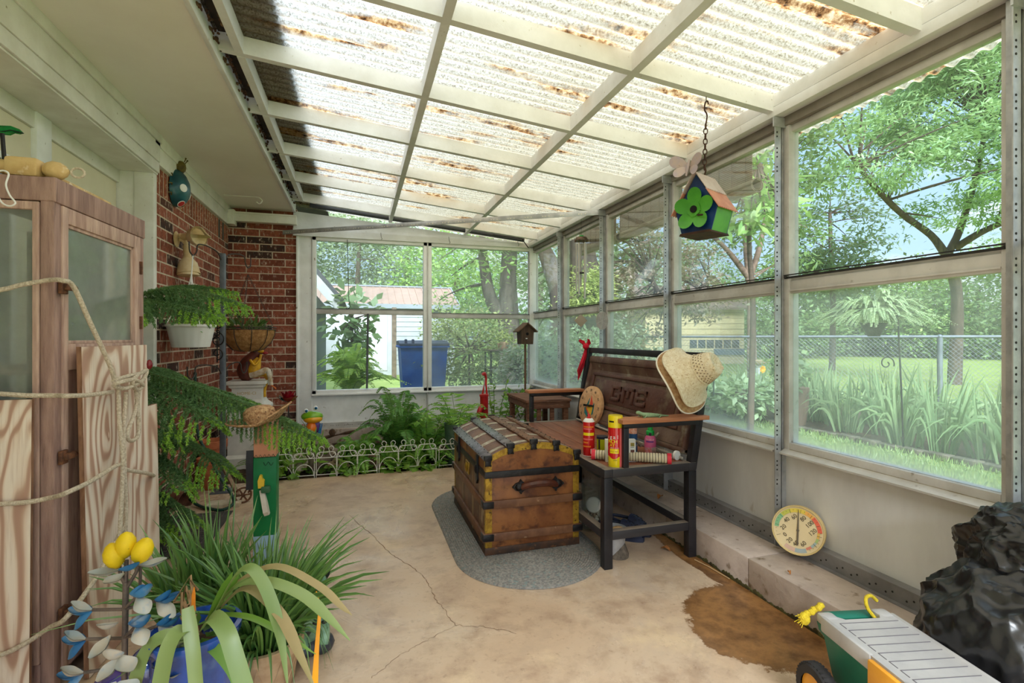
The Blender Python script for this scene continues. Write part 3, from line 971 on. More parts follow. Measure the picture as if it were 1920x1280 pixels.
m = MB().tube([(1.79, BY0 + .06, .552), (1.79, BY1 - .06, .552)], .007, 8)
m.build('hinge_rod', M('pale_rod', (190, 184, 176), rough=.5), bench)

# red bandana knotted on the rail's far corner
bd = MB()
o_ = V((1.925, 4.02, 1.16))
bd.ball(o_ + V((-.03, -.01, .01)), (.03, .03, .028), 10)
for a, b, c_ in ((-.05, .02, .06), (-.02, -.03, .075)):
    bd.ribbon([o_ + V((-.03, 0, .01)), o_ + V((a, b, c_ * .6)), o_ + V((a * 1.6, b * 1.6, c_))], [.02, .05, .03], (1, .3, .2), .3)
for k in range(3):
    bd.ribbon([o_ + V((-.032, -.004 + .004 * k, 0)), o_ + V((-.05 - .006 * k, .0, -.08)), o_ + V((-.085 - .008 * k, .02, -.2)), o_ + V((-.092, .02, -.285 + .02 * k))], [.03, .06, .05, .008], (1, .4 - .4 * k, .2), .35)
bd.build('bandana', M('red_cloth', (214, 24, 52), (176, 14, 40), 18, .8), loc=tuple(o_))
tag(bpy.data.objects['bandana'], 'red bandana knotted on the far end of the bench rail', 'bandana')

# ------------------------------------------------------------------ two straw sun hats on the bench corner
ax = V((.42, -.80, .44)).normalized()
straw1 = M('pale_straw', (242, 230, 204), (226, 208, 172), 60, .8, c3=(190, 162, 116), sc3=120, lo3=.6, hi3=.7, bump=.6, bsc=160)
straw2 = M('tan_straw', (206, 168, 120), (176, 132, 88), 50, .8, bump=.7, bsc=120)
hole_m = M('straw_hole', (112, 84, 56), rough=.95)
def hat_prof(r, flare, crown):
    p = [(r, -flare), (r * 1.0, -flare + .004)]
    for i in range(1, 26):
        f = i / 26
        rr = r + (crown - r) * f ** .75
        p.append((rr + (.0011 if i % 2 else 0), -flare + flare * f ** 1.15 + .004))
    h_ = .078
    for i in range(18):
        f = i / 17
        p.append((crown * (1 - .2 * f ** 2) + (.0012 if i % 2 else 0), .004 + h_ * f))
    p += [(crown * .76, h_ + .014), (crown * .66, h_ + .021), (crown * .5, h_ + .018), (crown * .3, h_ + .01), (.002, h_ + .006)]
    return p
def hat(name, label, base, axis, r, flare, crown, mat, rim_mat, wav):
    z = V(axis).normalized(); x = z.cross(V((0, 0, 1))).normalized(); y = z.cross(x)
    X = Matrix.Translation(V(base)) @ Matrix((x, y, z)).transposed().to_4x4()
    h = thing(name, label, 'hat', tuple(base))
    m = MB(); m.X = X
    prof = hat_prof(r, flare, crown)
    n = 56; vs = []; fs = []
    for (rr, zz) in prof:
        for j in range(n):
            a = 2 * math.pi * j / n
            k_ = max(0, (rr - crown) / (r - crown))
            wv = 1 + k_ * wav * math.sin(2 * a + .8)
            vs.append((rr * math.cos(a) * wv, rr * math.sin(a) * wv, zz + k_ * .02 * math.sin(3 * a + 1)))
    for i in range(len(prof) - 1):
        for j in range(n):
            fs.append((i * n + j, i * n + (j + 1) % n, (i + 1) * n + (j + 1) % n, (i + 1) * n + j))
    m.add(vs, fs)
    m.build('hat_body', mat, h, 60)
    m = MB(); m.X = X
    m.tube([vs[j] for j in range(n)], .005, 6, True)
    m.build('brim_edge', rim_mat, h, 60)
    return h, X
h1, X1 = hat('sun_hat', 'cream straw sun hat with an openwork band, outer of the two on the bench corner', V((1.765, 2.306, 1.074)), ax, .168, .098, .082, straw1, straw1, .014)
m = MB(); m.X = X1
for rw, zz in enumerate((.014, .028, .042, .055)):
    for j in range(26):
        a = 2 * math.pi * (j + .5 * (rw % 2)) / 26
        c_ = .082 * (1 - .2 * (zz / .078) ** 2) + .0012
        m.ball((c_ * math.cos(a), c_ * math.sin(a), zz), (.0032, .0032, .0036), 6)
m.build('openwork_holes', hole_m, h1)
m = MB(); m.X = X1
m.tube([(.086 * math.cos(2 * math.pi * j / 40), .086 * math.sin(2 * math.pi * j / 40), .004) for j in range(40)], .004, 6, True)
for s in (1, -1):
    m.tube(smoothpath([(-.086, s * .004, .004), (-.1, s * .03, .02), (-.105, s * .035, .04), (-.097, s * .012, .03)], 4), .004, 6)
    m.ball((.045 * s, .03, .093), (.018, .014, .010), 8)
m.build('hat_cord', straw1, h1)
h2, X2 = hat('sun_hat', 'tan straw sun hat with a white rim, tucked inside the cream one', V((1.768, 2.336, 1.052)), ax + V((-.05, 0, -.02)), .186, .106, .078, straw2, M('white_rim', (238, 232, 220), rough=.8), .015)

# ------------------------------------------------------------------ things on the bench seat
SZ = .5365
def can(name, label, p, r, h_, parts, cat='spray can'):
    """parts: list of (part name, profile, material, texts)"""
    t = thing(name, label, cat, (p[0], p[1], SZ))
    for nm, prof, mt in parts:
        MB().lathe([(a * r, b * h_) for a, b in prof], (p[0], p[1], SZ), 28).build(nm, mt, t, 40)
    return t
def wrap_box(t, nm, p, r, a0, a1, z0, z1, mt):
    """label patch curved round a can; angles in degrees about its axis"""
    m = MB(); n = 10
    for i in range(n):
        a, b = R(a0 + (a1 - a0) * i / n), R(a0 + (a1 - a0) * (i + 1) / n)
        vs = [(p[0] + rr * math.cos(q), p[1] + rr * math.sin(q), SZ + z) for q in (a, b) for rr in (r, r + .0008) for z in (z0, z1)]
        m.add(vs, [(2, 3, 7, 6), (0, 4, 5, 1), (1, 5, 7, 3), (0, 2, 6, 4)])
    return m.build(nm, mt, t, 40)
def wrap_text(t, nm, p, r, ang, z, txt, size, mt):
    m = MB()
    w_ = size * .62
    for i, ch in enumerate(txt):
        if ch == ' ': continue
        a = R(ang) + (i - (len(txt) - 1) / 2) * w_ / r
        n_ = V((math.cos(a), math.sin(a), 0))
        m.text(ch, size, frame((p[0] + (r + .0009) * n_.x, p[1] + (r + .0009) * n_.y, SZ + z), (-n_.y, n_.x, 0), (0, 0, 1)), .0003)
    return m.build(nm, mt, t, 0)
red = M('gloss_red', (206, 26, 30), rough=.25, coat=.4); yel = M('gloss_yellow', (246, 222, 24), rough=.28, coat=.4)
wht = M('gloss_white', (240, 240, 238), rough=.3); lime = M('lime_label', (190, 206, 30), rough=.4); navy = M('navy_plastic', (36, 44, 62), rough=.4)
dkred = M('dark_red_ink', (150, 24, 34), rough=.35); orange_ink = M('orange_ink', (232, 128, 40), rough=.35); blk = M('black_ink', (24, 24, 26), rough=.5)
tin = M('bright_tin', (200, 200, 200), rough=.3, metal=.7); pinkred = M('pale_red_ink', (236, 110, 110), rough=.4)
p = (1.334, 2.783, 0.536)
def facing(p):
    return math.degrees(math.atan2(-p[1], -p[0]))
fa = facing(p)
c1 = can('spray_can', 'red aerosol can with a white shoulder and red nozzle on the bench seat', p, .036, .235, [
    ('can_body', [(.96, 0), (1, .01), (1, .84), (.97, .87)], red), ('base_rim', [(.95, .0), (1.03, .0), (1.03, .014), (.95, .014)], wht),
    ('shoulder', [(.98, .866), (.86, .905), (.6, .95), (.42, .955)], wht), ('nozzle', [(.38, .955), (.38, .975), (.24, .985), (.24, 1.06), (.1, 1.065)], red)])
wrap_box(c1, 'yellow_band', p, .0362, fa - 62, fa + 55, .124, .141, yel)
for k, (z, a, b) in enumerate(((.172, -55, 50), (.16, -55, 30), (.098, -60, 40), (.078, -60, -5), (.055, -60, 20))):
    wrap_box(c1, 'orange_print', p, .0362, fa + a, fa + b, z, z + .008, orange_ink if k in (0, 3, 4) else pinkred)
wrap_box(c1, 'barcode_patch', p, .0362, fa + 18, fa + 74, .016, .045, wht)
for k in range(7):
    wrap_box(c1, 'barcode_bar', p, .037, fa + 24 + k * 6.5, fa + 24 + k * 6.5 + (2.2 if k % 2 else 3.5), .021, .042, blk)
p = (1.359, 2.498, 0.536); fa = facing(p)
c2 = can('spray_can', 'tall red and yellow insect spray can with a yellow cap beside the bench arm', p, .0395, .283, [
    ('can_body', [(.97, .003), (1, .012), (1, .775)], yel), ('base_rim', [(.95, .0), (1.03, .0), (1.03, .01), (.95, .012)], tin),
    ('cap', [(1.02, .772), (1.02, .975), (.97, 1.0), (.5, 1.003), (.01, 1.0)], yel)])
wrap_box(c2, 'red_label', p, .0397, fa - 100, fa + 100, .062, .218, red)
wrap_box(c2, 'side_label', p, .0401, fa + 34, fa + 95, .004, .216, pinkred)
m = MB()
for i in range(12):
    a, b = R(fa - 55 + i * 7), R(fa - 55 + (i + 1) * 7)
    def zc_(i): return .062 - .014 * math.sin(math.pi * i / 12)
    q = [(p[0] + .0399 * math.cos(x), p[1] + .0399 * math.sin(x), SZ + z) for x, z in ((a, zc_(i)), (b, zc_(i + 1)), (b, .0625), (a, .0625))]
    m.add(q, [(0, 1, 2, 3)])
m.build('label_scoop', red, c2)
wrap_box(c2, 'claim_panel', p, .0401, fa - 46, fa + 26, .079, .104, yel)
wrap_text(c2, 'brand_lettering', p, .0402, fa - 22, .168, 'igal', .03, wht)
wrap_text(c2, 'name_lettering', p, .0402, fa - 22, .143, 'NCH', .027, yel)
wrap_text(c2, 'name_lettering', p, .0402, fa - 24, .123, 'AY', .024, yel)
wrap_text(c2, 'small_lettering', p, .0402, fa - 8, .109, 'INSECT KILLER', .006, wht)
wrap_text(c2, 'small_lettering', p, .0408, fa - 10, .09, 'KILLS BUGS', .007, dkred)
wrap_text(c2, 'small_lettering', p, .0402, fa - 2, .042, 'SPRAY', .007, blk)
wrap_box(c2, 'cap_badge', p, .0406, fa - 55, fa - 12, .248, .256, blk)
p = (1.458, 2.85, 0.536); p = (p[0] + .03, p[1] + .06, SZ)
c3 = can('small_can', 'short lime green can with a dark lid between the red can and the white box', p, .034, .085, [
    ('can_body', [(.98, 0), (1, .02), (1, .82)], lime), ('lid', [(1.04, .8), (1.04, .97), (.97, 1.0), (.02, .985)], navy)], 'can')
wrap_box(c3, 'dark_stripe', p, .0343, facing(p) - 40, facing(p) - 22, .005, .066, navy)
# white picture box
bx = thing('picture_box', 'white card box with small pictures behind the insect spray can', 'box', (1.47, 2.56, SZ), rz=0)
m = MB(); m.X = frame((1.353, 2.6, 0.536), (.86, -.25, 0), (-.25, .0, 0) and (.25, .86, 0))
m.box(0, .172, 0, .034, 0, .128, .001)
m.build('carton', M('white_card', (236, 236, 232), (220, 220, 216), 6, .6), bx)
X_ = m.X
pics = [M('pic_a', (196, 150, 60), (90, 120, 60), 40, .5), M('pic_b', (150, 60, 50), (80, 50, 40), 40, .5), M('pic_c', (190, 170, 120), (120, 100, 80), 40, .5)]
for q, (u, z) in enumerate(((.012, .09), (.012, .05), (.012, .012), (.142, .09), (.142, .05), (.142, .012), (.085, .09), (.085, .012))):
    m = MB(); m.X = X_; m.box(u, u + .022, -.0006, 0, z, z + .02); m.build('picture', pics[q % 3], bx)
m = MB(); m.X = X_
for u in (.012, .142, .085):
    for z in (.083, .043): m.box(u, u + .02, -.0006, 0, z, z + .003)
m.build('print_lines', M('grey_ink', (120, 120, 120), rough=.6), bx)
# ribbed hose tube
a, b = V((1.317, 2.656, 0.566)), V((1.678, 2.426, 0.566)); a.y += .02; b.y += .03
tb = thing('ribbed_tube', 'cream ribbed tube with red end caps lying across the bench seat', 'tube', (a.x, a.y, SZ))
d_ = (b - a)
m = MB(); n = 110
m.tube([a + d_ * (i / n) for i in range(n + 1)], [.0285 - .0035 * (0.5 + .5 * math.cos(2 * math.pi * i / n * 27)) for i in range(n + 1)], 16)
m.build('tube_body', M('ribbed_cream', (226, 216, 190), (206, 194, 166), 12, .6), tb, 60)
rr = MB()
for k in range(27):
    c_ = a + d_ * (k / 27)
    rr.tube([c_ - d_.normalized() * .002, c_ + d_.normalized() * .002], .0258, 16)
rr.build('groove_lines', M('tube_groove', (110, 100, 86), rough=.8), tb)
for q, s in ((a, -1), (b, 1)):
    MB().tube([q - d_.normalized() * .014, q + d_.normalized() * .008], .0305, 18).build('end_cap', M('red_rubber', (226, 50, 72), rough=.45), tb)
# teal can, pink bottle, driftwood, jar
p = (1.61, 2.713, 0.536); p = (p[0] + .03, p[1] + .075, SZ)
c4 = can('spray_can', 'slim aerosol can with a teal cap and orange label behind the arm post', p, .026, .2, [
    ('can_body', [(.97, 0), (1, .01), (1, .78)], M('deep_blue', (44, 92, 140), rough=.3)), ('cap', [(1.0, .77), (1.0, .96), (.9, 1), (.02, 1)], M('teal_plastic', (30, 134, 112), rough=.35))], 'spray can')
wrap_box(c4, 'orange_label', p, .0262, facing(p) - 90, facing(p) + 60, .115, .155, M('coral_label', (226, 130, 100), (236, 200, 180), 60, .4))
wrap_text(c4, 'label_print', p, .0264, facing(p), .132, 'ETS', .014, wht)
p = (1.711, 2.697, 0.536); p = (p[0] + .012, p[1] + .03, SZ); fa = facing(p)
bo = thing('plant_food_bottle', 'pink plant food bottle with a green cap on the bench seat', 'bottle', (p[0], p[1], SZ))
pk = M('pink_plastic', (226, 112, 158), (214, 90, 140), 10, .35); grn = M('green_plastic', (34, 168, 74), rough=.35)
MB().lathe([(.024, 0), (.033, .004), (.035, .04), (.036, .07), (.032, .095), (.022, .112), (.0185, .117)], (p[0], p[1], SZ), 24, sx=1).build('bottle_body', pk, bo, 50)
MB().lathe([(.0225, .108), (.025, .114), (.025, .134), (.021, .139), (.0155, .141), (.0155, .163), (.013, .166), (.001, .166)], (p[0], p[1], SZ), 24).build('cap', grn, bo, 40)
wrap_text(bo, 'name_lettering', p, .0345, fa - 3, .088, 'Orchid', .0135, wht)
wrap_box(bo, 'purple_strip', p, .0362, fa - 40, fa + 32, .071, .079, M('purple_ink', (110, 60, 140), rough=.4))
wrap_box(bo, 'grey_picture', p, .0356, fa - 60, fa + 60, .006, .04, M('flower_print', (196, 160, 178), (214, 110, 90), 70, .5))
m = MB(); n_ = V((math.cos(R(fa)), math.sin(R(fa)), 0))
m.X = frame((p[0] + n_.x * .0255, p[1] + n_.y * .0255, SZ + .119), (-n_.y, n_.x, 0), (0, 0, 1)); m.lathe([(.009, 0), (.009, .001), (.001, .001)], n=14)
m.build('black_badge', blk, bo)
dw = MB(); q = V((1.701, 2.659, 0.565)); q.y += .11
for pts, r0 in (([(-.08, .0, 0), (-.04, .01, .02), (0, 0, .015), (.05, .01, .025), (.085, .0, .06), (.105, -.01, .085)], .016), ([(-.02, 0, .01), (-.05, -.01, .04), (-.085, 0, .045)], .011), ([(.03, .0, .02), (.06, -.02, .0), (.09, -.02, -.012)], .012), ([(.085, 0, .06), (.1, .015, .06), (.12, .02, .07)], .006)):
    pp = smoothpath([q + V(x) for x in pts], 4)
    dw.tube(pp, [r0 * (1 - .6 * i / len(pp)) * random.uniform(.85, 1.15) for i in range(len(pp))], 8)
dw.build('driftwood', M('grey_driftwood', (168, 158, 136), (118, 110, 92), 14, .9, bump=.6), loc=(q.x, q.y, SZ)); tag(bpy.data.objects['driftwood'], 'gnarled grey driftwood lying behind the pink bottle', 'driftwood')
jr = thing('lying_jar', 'clear plastic jar with a white lid lying on its side by the ribbed tube', 'jar', (1.72, 2.6, SZ))
ja, jb = V((1.704, 2.59, 0.564)) + V((.02, .06, 0)), V((1.736, 2.51, 0.564)) + V((.03, .02, 0))
cl_plastic = glassmat('clear_plastic', .3, .2, tint=(200, 196, 186))
MB().tube([ja + (ja - jb) * .2, ja, jb], [.02, .024, .024], 18).build('jar_body', cl_plastic, jr)
MB().tube([jb, jb + (jb - ja).normalized() * .014], .0275, 18).build('jar_lid', wht, jr)
# leaning sailboat thermometer
th = thing('sailboat_thermometer', 'round wooden thermometer with a painted sailboat leaning on the tailgate', 'thermometer', (1.74, 3.68, SZ))
Xd = frame((1.735 + .04, 3.69, SZ + .163), (.12, -1, 0), (.17, 0, 1))
def disc_obj(nm, mt, parent, r, z0, z1, n=40):
    m = MB(); m.X = Xd
    m.lathe([(r * .96, z0), (r, z0 + .003), (r, z1 - .003), (r * .97, z1), (.001, z1)], n=n)
    return m.build(nm, mt, parent, 40)
disc_obj('backing_board', M('pale_pine', (226, 182, 138), (210, 162, 118), 5, .5, stretch=(1, 8, 8)), th, .16, -.03, 0)
def flat(nm, poly, mt, z=.001, parent=th, X=None):
    m = MB(); m.X = X or Xd; m.prism(poly, 0, z); return m.build(nm, mt, parent, 0)
teal_p = M('teal_paint', (40, 120, 124), rough=.5); red_p = M('coral_paint', (226, 84, 66), rough=.5); yel_p = M('sun_paint', (240, 190, 50), rough=.5)
flat('sea_paint', [(-.07, -.02), (-.06, -.065), (-.02, -.09), (.02, -.088), (-.01, -.06), (-.03, -.03), (-.045, -.015)], teal_p)
flat('sail_paint', [(.0, -.01), (.045, .02), (.012, .085)], red_p); flat('sail_paint', [(-.045, .0), (-.012, .01), (-.006, .07)], teal_p)
flat('sun_paint', [(-.04, -.02), (.03, -.07), (.06, -.055), (.062, .0), (.03, .02), (-.02, .01)], yel_p, .0006); flat('hull_paint', [(-.05, -.012), (-.035, -.022), (.025, -.075), (.02, -.085), (-.045, -.03)], red_p, .0012)
flat('mast_paint', [(.055, .03), (.066, .02), (.062, -.06), (.04, -.07)], teal_p, .0012)
m = MB(); m.X = Xd
for k in range(60):
    a = 2 * math.pi * k / 60
    m.box(.098 * math.cos(a) - .001, .098 * math.cos(a) + .001, .098 * math.sin(a) - .001, .098 * math.sin(a) + .001, 0, .001)
m.build('dial_dots', blk, th, 0)
m = MB(); m.X = Xd
for tx, deg in (('60', 215), ('40', 188), ('20', 155), ('0', 122), ('20', 92), ('40', 62), ('60', 30), ('80', -4), ('100', -32), ('120', -58)):
    m.text(tx, .026, Matrix.Translation((.126 * math.cos(R(deg)), .126 * math.sin(R(deg)), .0005)) @ Matrix.Rotation(R(deg - 90), 4, 'Z'), .0004)
m.build('dial_numerals', blk, th, 0)
m = MB(); m.X = Xd; m.prism([(-.075, .006), (-.075, -.012), (.072, .0), (.072, .012)], .008, .011); m.lathe([(.008, 0), (.008, .011), (.001, .012)], n=10)
m.build('needle', black_iron, th)
# toy lizard on the near arm
lz = thing('toy_lizard', 'small pale green toy lizard on the near wooden bench arm', 'toy lizard', (1.55, 2.45, .806))
pp = smoothpath([(1.475, 2.475, .833), (1.495, 2.47, .828), (1.52, 2.462, .818), (1.56, 2.455, .816), (1.59, 2.45, .815), (1.63, 2.452, .812), (1.67, 2.458, .809)], 4)
nn = len(pp)
rad = [1.35 * q for q in (.005, .007, .008, .0085, .008, .0075, .008, .0095, .0105, .011, .011, .0105, .01, .009, .0085, .008, .0075, .0065, .006, .005, .004, .0035, .003, .0025, .002)]
m = MB().tube(pp, [rad[min(i, len(rad) - 1)] for i in range(nn)], 10)
for (x, y, s) in ((1.515, 2.463, -1), (1.515, 2.463, 1), (1.6, 2.451, -1), (1.6, 2.451, 1)):
    m.tube([(x, y + s * .004, .815), (x + .008, y + s * .02, .818), (x - .008, y + s * .026, .809)], [.005, .004, .003], 6)
    for k in (-1, 0, 1): m.tube([(x - .008, y + s * .026, .8085), (x - .02, y + s * (.028 + .006 * k), .808)], [.002, .001], 5)
m.build('lizard_body', M('pale_green_rubber', (156, 186, 146), (128, 160, 124), 40, .5, bump=.3, bsc=150), lz, 60)
m = MB()
for s in (1, -1): m.ball((1.478, 2.475 + s * .005, .837), .002, 6)
m.build('eye', blk, lz)

# ------------------------------------------------------------------ under the bench
vj = thing('shell_jar', 'clear glass jar of seashells and a white sand dollar under the bench', 'jar', (1.45, 3.02, 0))
gls = glassmat('jar_glass', .12, .05, tint=(220, 216, 206))
jx, jy = 1.46, 3.0
MB().lathe([(.066, 0), (.07, .01), (.07, .29), (.073, .3), (.07, .3), (.066, .29), (.066, .012), (.002, .012)], (jx, jy, 0), 28, close=False).build('glass', gls, vj, 40)
sh = MB()
shell_cols = [M('shell_white', (226, 214, 196), rough=.6), M('shell_tan', (178, 148, 116), rough=.6), M('shell_brown', (124, 92, 70), rough=.6)]
for k in range(70):
    a = random.uniform(0, 6.28); r_ = .05 * random.random() ** .5
    sh.m = random.choice((0, 0, 1, 1, 2))
    sh.ball((jx + r_ * math.cos(a), jy + r_ * math.sin(a), random.uniform(.025, .12)), (random.uniform(.008, .016), random.uniform(.006, .014), random.uniform(.006, .014)), 8)
o = sh.build('shells', shell_cols, vj); o['kind'] = 'stuff'
m = MB(); m.X = frame((jx - .01, jy - .045, .17), (.9, -.3, .1), (0, .25, 1)); m.lathe([(.048, -.004), (.05, 0), (.045, .006), (.001, .01)], n=24)
m.build('sand_dollar', M('sand_dollar', (236, 230, 220), rough=.7), vj)
bk_ = thing('galvanised_bucket', 'small galvanised bucket holding a tan stone under the near end of the bench', 'bucket', (1.40, 2.6, 0))
bkx, bky = 1.40, 2.6
MB().lathe([(.056, 0), (.058, .004), (.074, .15), (.079, .152), (.079, .157), (.073, .158), (.055, .01), (.002, .01)], (bkx, bky, 0), 28, close=False).build('bucket_body', galv, bk_, 40)
MB().ball((bkx + .02, bky - .02, .142), (.045, .04, .028), 12).build('stone', M('tan_stone', (198, 164, 116), (160, 130, 96), 16, .9, bump=.4), None, loc=(bkx + .02, bky - .02, .142))
tag(bpy.data.objects['stone'], 'tan stone resting in the small galvanised bucket', 'stone')
MB().lathe([(.06, .03), (.061, .05), (.03, .13), (.002, .135)], (bkx + .02, bky - .02, -.03), 14).build('gravel_fill', M('gravel', (120, 108, 94), (80, 72, 64), 30, .95), bk_)
def clog(loc, rz, label):
    t = thing('clog', label, 'clog', loc, 'navy rubber clogs', rz=rz)
    nv = M('navy_rubber', (44, 50, 74), (34, 40, 60), 20, .55)
    L = .27
    def out(f):   # half width along the sole
        return .052 * math.sin(math.pi * min(.98, max(.05, .08 + .9 * f))) ** .55 * (1 if f > .45 else .82)
    n = 14; vs = []; fs = []
    m = MB()
    poly = [(L * f / n, out(f / n)) for f in range(n + 1)] + [(L * f / n, -out(f / n)) for f in range(n, -1, -1)]
    m.prism(poly, 0, .03)
    o = m.build('sole', nv, None); o.parent = t
    m = MB(); rows = []
    for i in range(9):
        f = .48 + .5 * i / 8
        hh = .075 * (1 - ((f - .48) / .55) ** 2) + .012
        rows.append([(L * f, out(f) * math.cos(math.pi * j / 10), .028 + hh * math.sin(math.pi * j / 10)) for j in range(11)])
    vs = [p for r_ in rows for p in r_]
    fs = [(i * 11 + j, (i + 1) * 11 + j, (i + 1) * 11 + j + 1, i * 11 + j + 1) for i in range(8) for j in range(10)]
    m.add(vs, fs)
    o = m.build('upper', nv, None, 60); o.parent = t
    m = MB()
    for i in (2, 3, 4, 5, 6):
        for j in range(2, 9):
            if (i + j) % 2 == 0: m.ball(rows[i][j], (.006, .005, .003), 6)
    o = m.build('vent_holes', dark_hole, None); o.parent = t
    m = MB(); m.tube(smoothpath([(.13, .05, .06), (.07, .05, .062), (.0, .03, .064), (-.018, 0, .065), (.0, -.03, .064), (.07, -.05, .062), (.13, -.05, .06)], 4), .011, 8)
    o = m.build('heel_strap', nv, None, 60); o.parent = t
    return t
clog((1.50, 2.92, 0), R(-52), 'navy rubber clog on the floor under the bench, nearer the galvanised bucket')
clog((1.62, 3.0, 0), R(-62), 'navy rubber clog on the floor under the bench, nearer the kerb')

# fallen leaves on the kerb and floor
def fallen(p, s, rz, label, c):
    m = MB(); X = Matrix.Translation(p) @ Matrix.Rotation(rz, 4, 'Z')
    m.X = X
    m.ribbon([(-s, 0, .004), (-s * .5, 0, .012), (0, 0, .016), (s * .6, 0, .01), (s, 0, .004)], [.004, s * .8, s * 1.1, s * .7, .003], fold=.3)
    tag(m.build('dry_leaf', c, loc=p), label, 'leaf')
dry = M('dry_leaf', (176, 116, 60), (140, 84, 40), 30, .8)
fallen((1.96, 2.98, .158), .035, .6, 'curled dry brown leaf on the kerb behind the bench', dry)
fallen((1.72, 2.56, .002), .03, 2.1, 'dry orange leaf on the floor beneath the bench near the kerb', dry)
fallen((1.90, 1.85, .158), .012, 1.1, 'tiny dry leaf on the kerb by the round dial thermometer', dry)
tw = MB().tube([(1.80, 2.40, .006), (1.815, 2.3, .008), (1.83, 2.16, .005)], .003, 6)
tag(tw.build('twig', M('pale_twig', (196, 164, 122), rough=.9), loc=(1.80, 2.4, .006)), 'thin pale twig lying at the foot of the kerb', 'twig')

# ------------------------------------------------------------------ slatted side table behind the bench
st = thing('side_table', 'weathered dark wooden slatted side table in the back corner', 'table', (1.86, 5.09, 0))
tw_ = M('weathered_brown_wood', (134, 92, 70), (94, 60, 46), 6, .75, stretch=(1, 10, 10), bump=.3, c3=(170, 140, 116), sc3=10, lo3=.62, hi3=.74)
for k in range(9):
    a = 4.745 + k * .0775
    MB().box(1.595, 2.08, a, a + .07, .595, .622, .003).build('top_slat', tw_, st)
MB().box(1.61, 1.63, 4.76, 5.43, .53, .594, .003).box(2.05, 2.07, 4.76, 5.43, .53, .594, .003).box(1.61, 2.07, 4.755, 4.775, .53, .594, .003).box(1.61, 2.07, 5.415, 5.435, .53, .594, .003).build('apron', tw_, st)
for x in (1.62, 2.01):
    for y in (4.775, 5.365):
        MB().box(x, x + .05, y, y + .05, 0, .53, .003).build('leg', tw_, st)
for x in (1.72, 1.86): MB().box(x, x + .045, 4.775, 4.795, .1, .53, .002).build('end_slat', tw_, st)
MB().box(1.66, 2.02, 4.778, 4.8, .1, .145, .002).build('lower_rail', tw_, st)

# ------------------------------------------------------------------ old wooden cabinet
CO = V((-1.011, 2.138, 0)); CU = V((.042, .999, 0)); CWv = V((-.999, .042, 0))
CX_ = Matrix.Translation(CO) @ Matrix((CU, CWv, V((0, 0, 1)))).transposed().to_4x4()   # u along the glazed door, w inwards, z up
cab = thing('old_cabinet', 'old unpainted wooden cabinet with hazy glass doors, roped shut, beside the entry doors', 'cabinet', tuple(CO))
cwood = M('bare_old_wood', (176, 144, 132), (142, 112, 104), 4, .75, stretch=(9, 9, 1), bump=.25, c3=(92, 72, 64), sc3=5, lo3=.62, hi3=.76)
cwood2 = M('bare_old_wood_light', (206, 176, 160), (170, 138, 126), 4, .75, stretch=(9, 9, 1), bump=.2, c3=(112, 84, 72), sc3=5, lo3=.64, hi3=.78)
def cb_(): 
    m = MB(); m.X = CX_; return m
m = cb_()
m.box(0, .04, 0, .04, 0, 1.725, .003); m.box(.64, .682, 0, .04, 0, 1.725, .003); m.box(0, .04, .40, .44, 0, 1.725, .003); m.box(.64, .682, .40, .44, 0, 1.725, .003)
m.box(-.002, .684, -.006, .03, 1.72, 1.806, .004); m.box(-.004, .03, -.004, .44, 1.722, 1.804, .004)
m.box(0, .682, .0, .44, 1.78, 1.80); m.box(.0, .682, .43, .445, 0, .9); m.box(.66, .682, .03, .43, 0, .9); m.box(0.01, .67, .03, .43, .02, .05)
m.box(0, .03, .04, .40, 0, .12, .003)
m.build('carcass', cwood, cab)
cglass = glassmat('cabinet_glass', .52, .3, tint=(214, 222, 214), sc=4)  # strong pale haze paints whitish reflections into the cabinet glass
def cdoor(nm, face):
    """framed glass door; face 'u' on the glazed long side, 'w' on the short side"""
    d = cb_(); g = cb_(); 
    if face == 'u':
        d.box(.043, .078, -.004, .03, .06, 1.718, .003); d.box(.585, .637, -.004, .03, .06, 1.718, .003)
        d.box(.078, .585, -.003, .03, 1.66, 1.718, .003); d.box(.078, .585, -.003, .03, 1.13, 1.226, .003); d.box(.078, .585, -.003, .03, .06, .16, .003)
        for (a, b, c_, e) in ((.078, .09, 1.226, 1.66), (.573, .585, 1.226, 1.66), (.078, .585, 1.226, 1.238), (.078, .585, 1.648, 1.66)): d.box(a, b, .004, .02, c_, e, .002)
        d.box(.078, .585, .012, .02, .16, 1.13)
        g.box(.085, .58, .010, .013, 1.23, 1.655)
    else:
        d.box(-.004, .03, .043, .062, .12, 1.718, .003); d.box(-.004, .03, .36, .40, .12, 1.718, .003); d.box(-.003, .03, .06, .36, 1.69, 1.718, .003); d.box(-.003, .03, .06, .36, .12, .2, .003); d.box(-.003, .03, .06, .36, .8, .86, .003)
        g.box(.010, .013, .06, .362, .2, 1.692)
    o = d.build(nm, cwood2, cab)
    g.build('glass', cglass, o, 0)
    return o
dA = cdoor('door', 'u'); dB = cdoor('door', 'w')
rust = M('rusty_iron', (126, 84, 58), (84, 56, 44), 40, .7, metal=.3, bump=.4)
for z in (1.427, .826, .274):
    m = cb_(); m.box(.012, .05, -.018, -.004, z - .024, z + .024, .003); m.box(.02, .075, -.03, -.014, z - .01, z + .012, .003)
    m.X = CX_ @ Matrix.Translation((.078, -.024, z)); m.ball((0, 0, 0), .009, 8); m.build('rim_latch', rust, dA)
for z in (1.575, 1.318):
    m = cb_(); m.box(.628, .645, -.008, -.002, z - .03, z + .03, .001); m.X = CX_; m.cyl((.637, -.009, z - .03), (.637, -.009, z + .03), .005, n=8); m.build('hinge', rust, dA)
m = cb_(); 
for z in (.62, 1.12): m.box(.03, .66, .03, .43, z, z + .015)
m.build('shelf', cwood, cab)

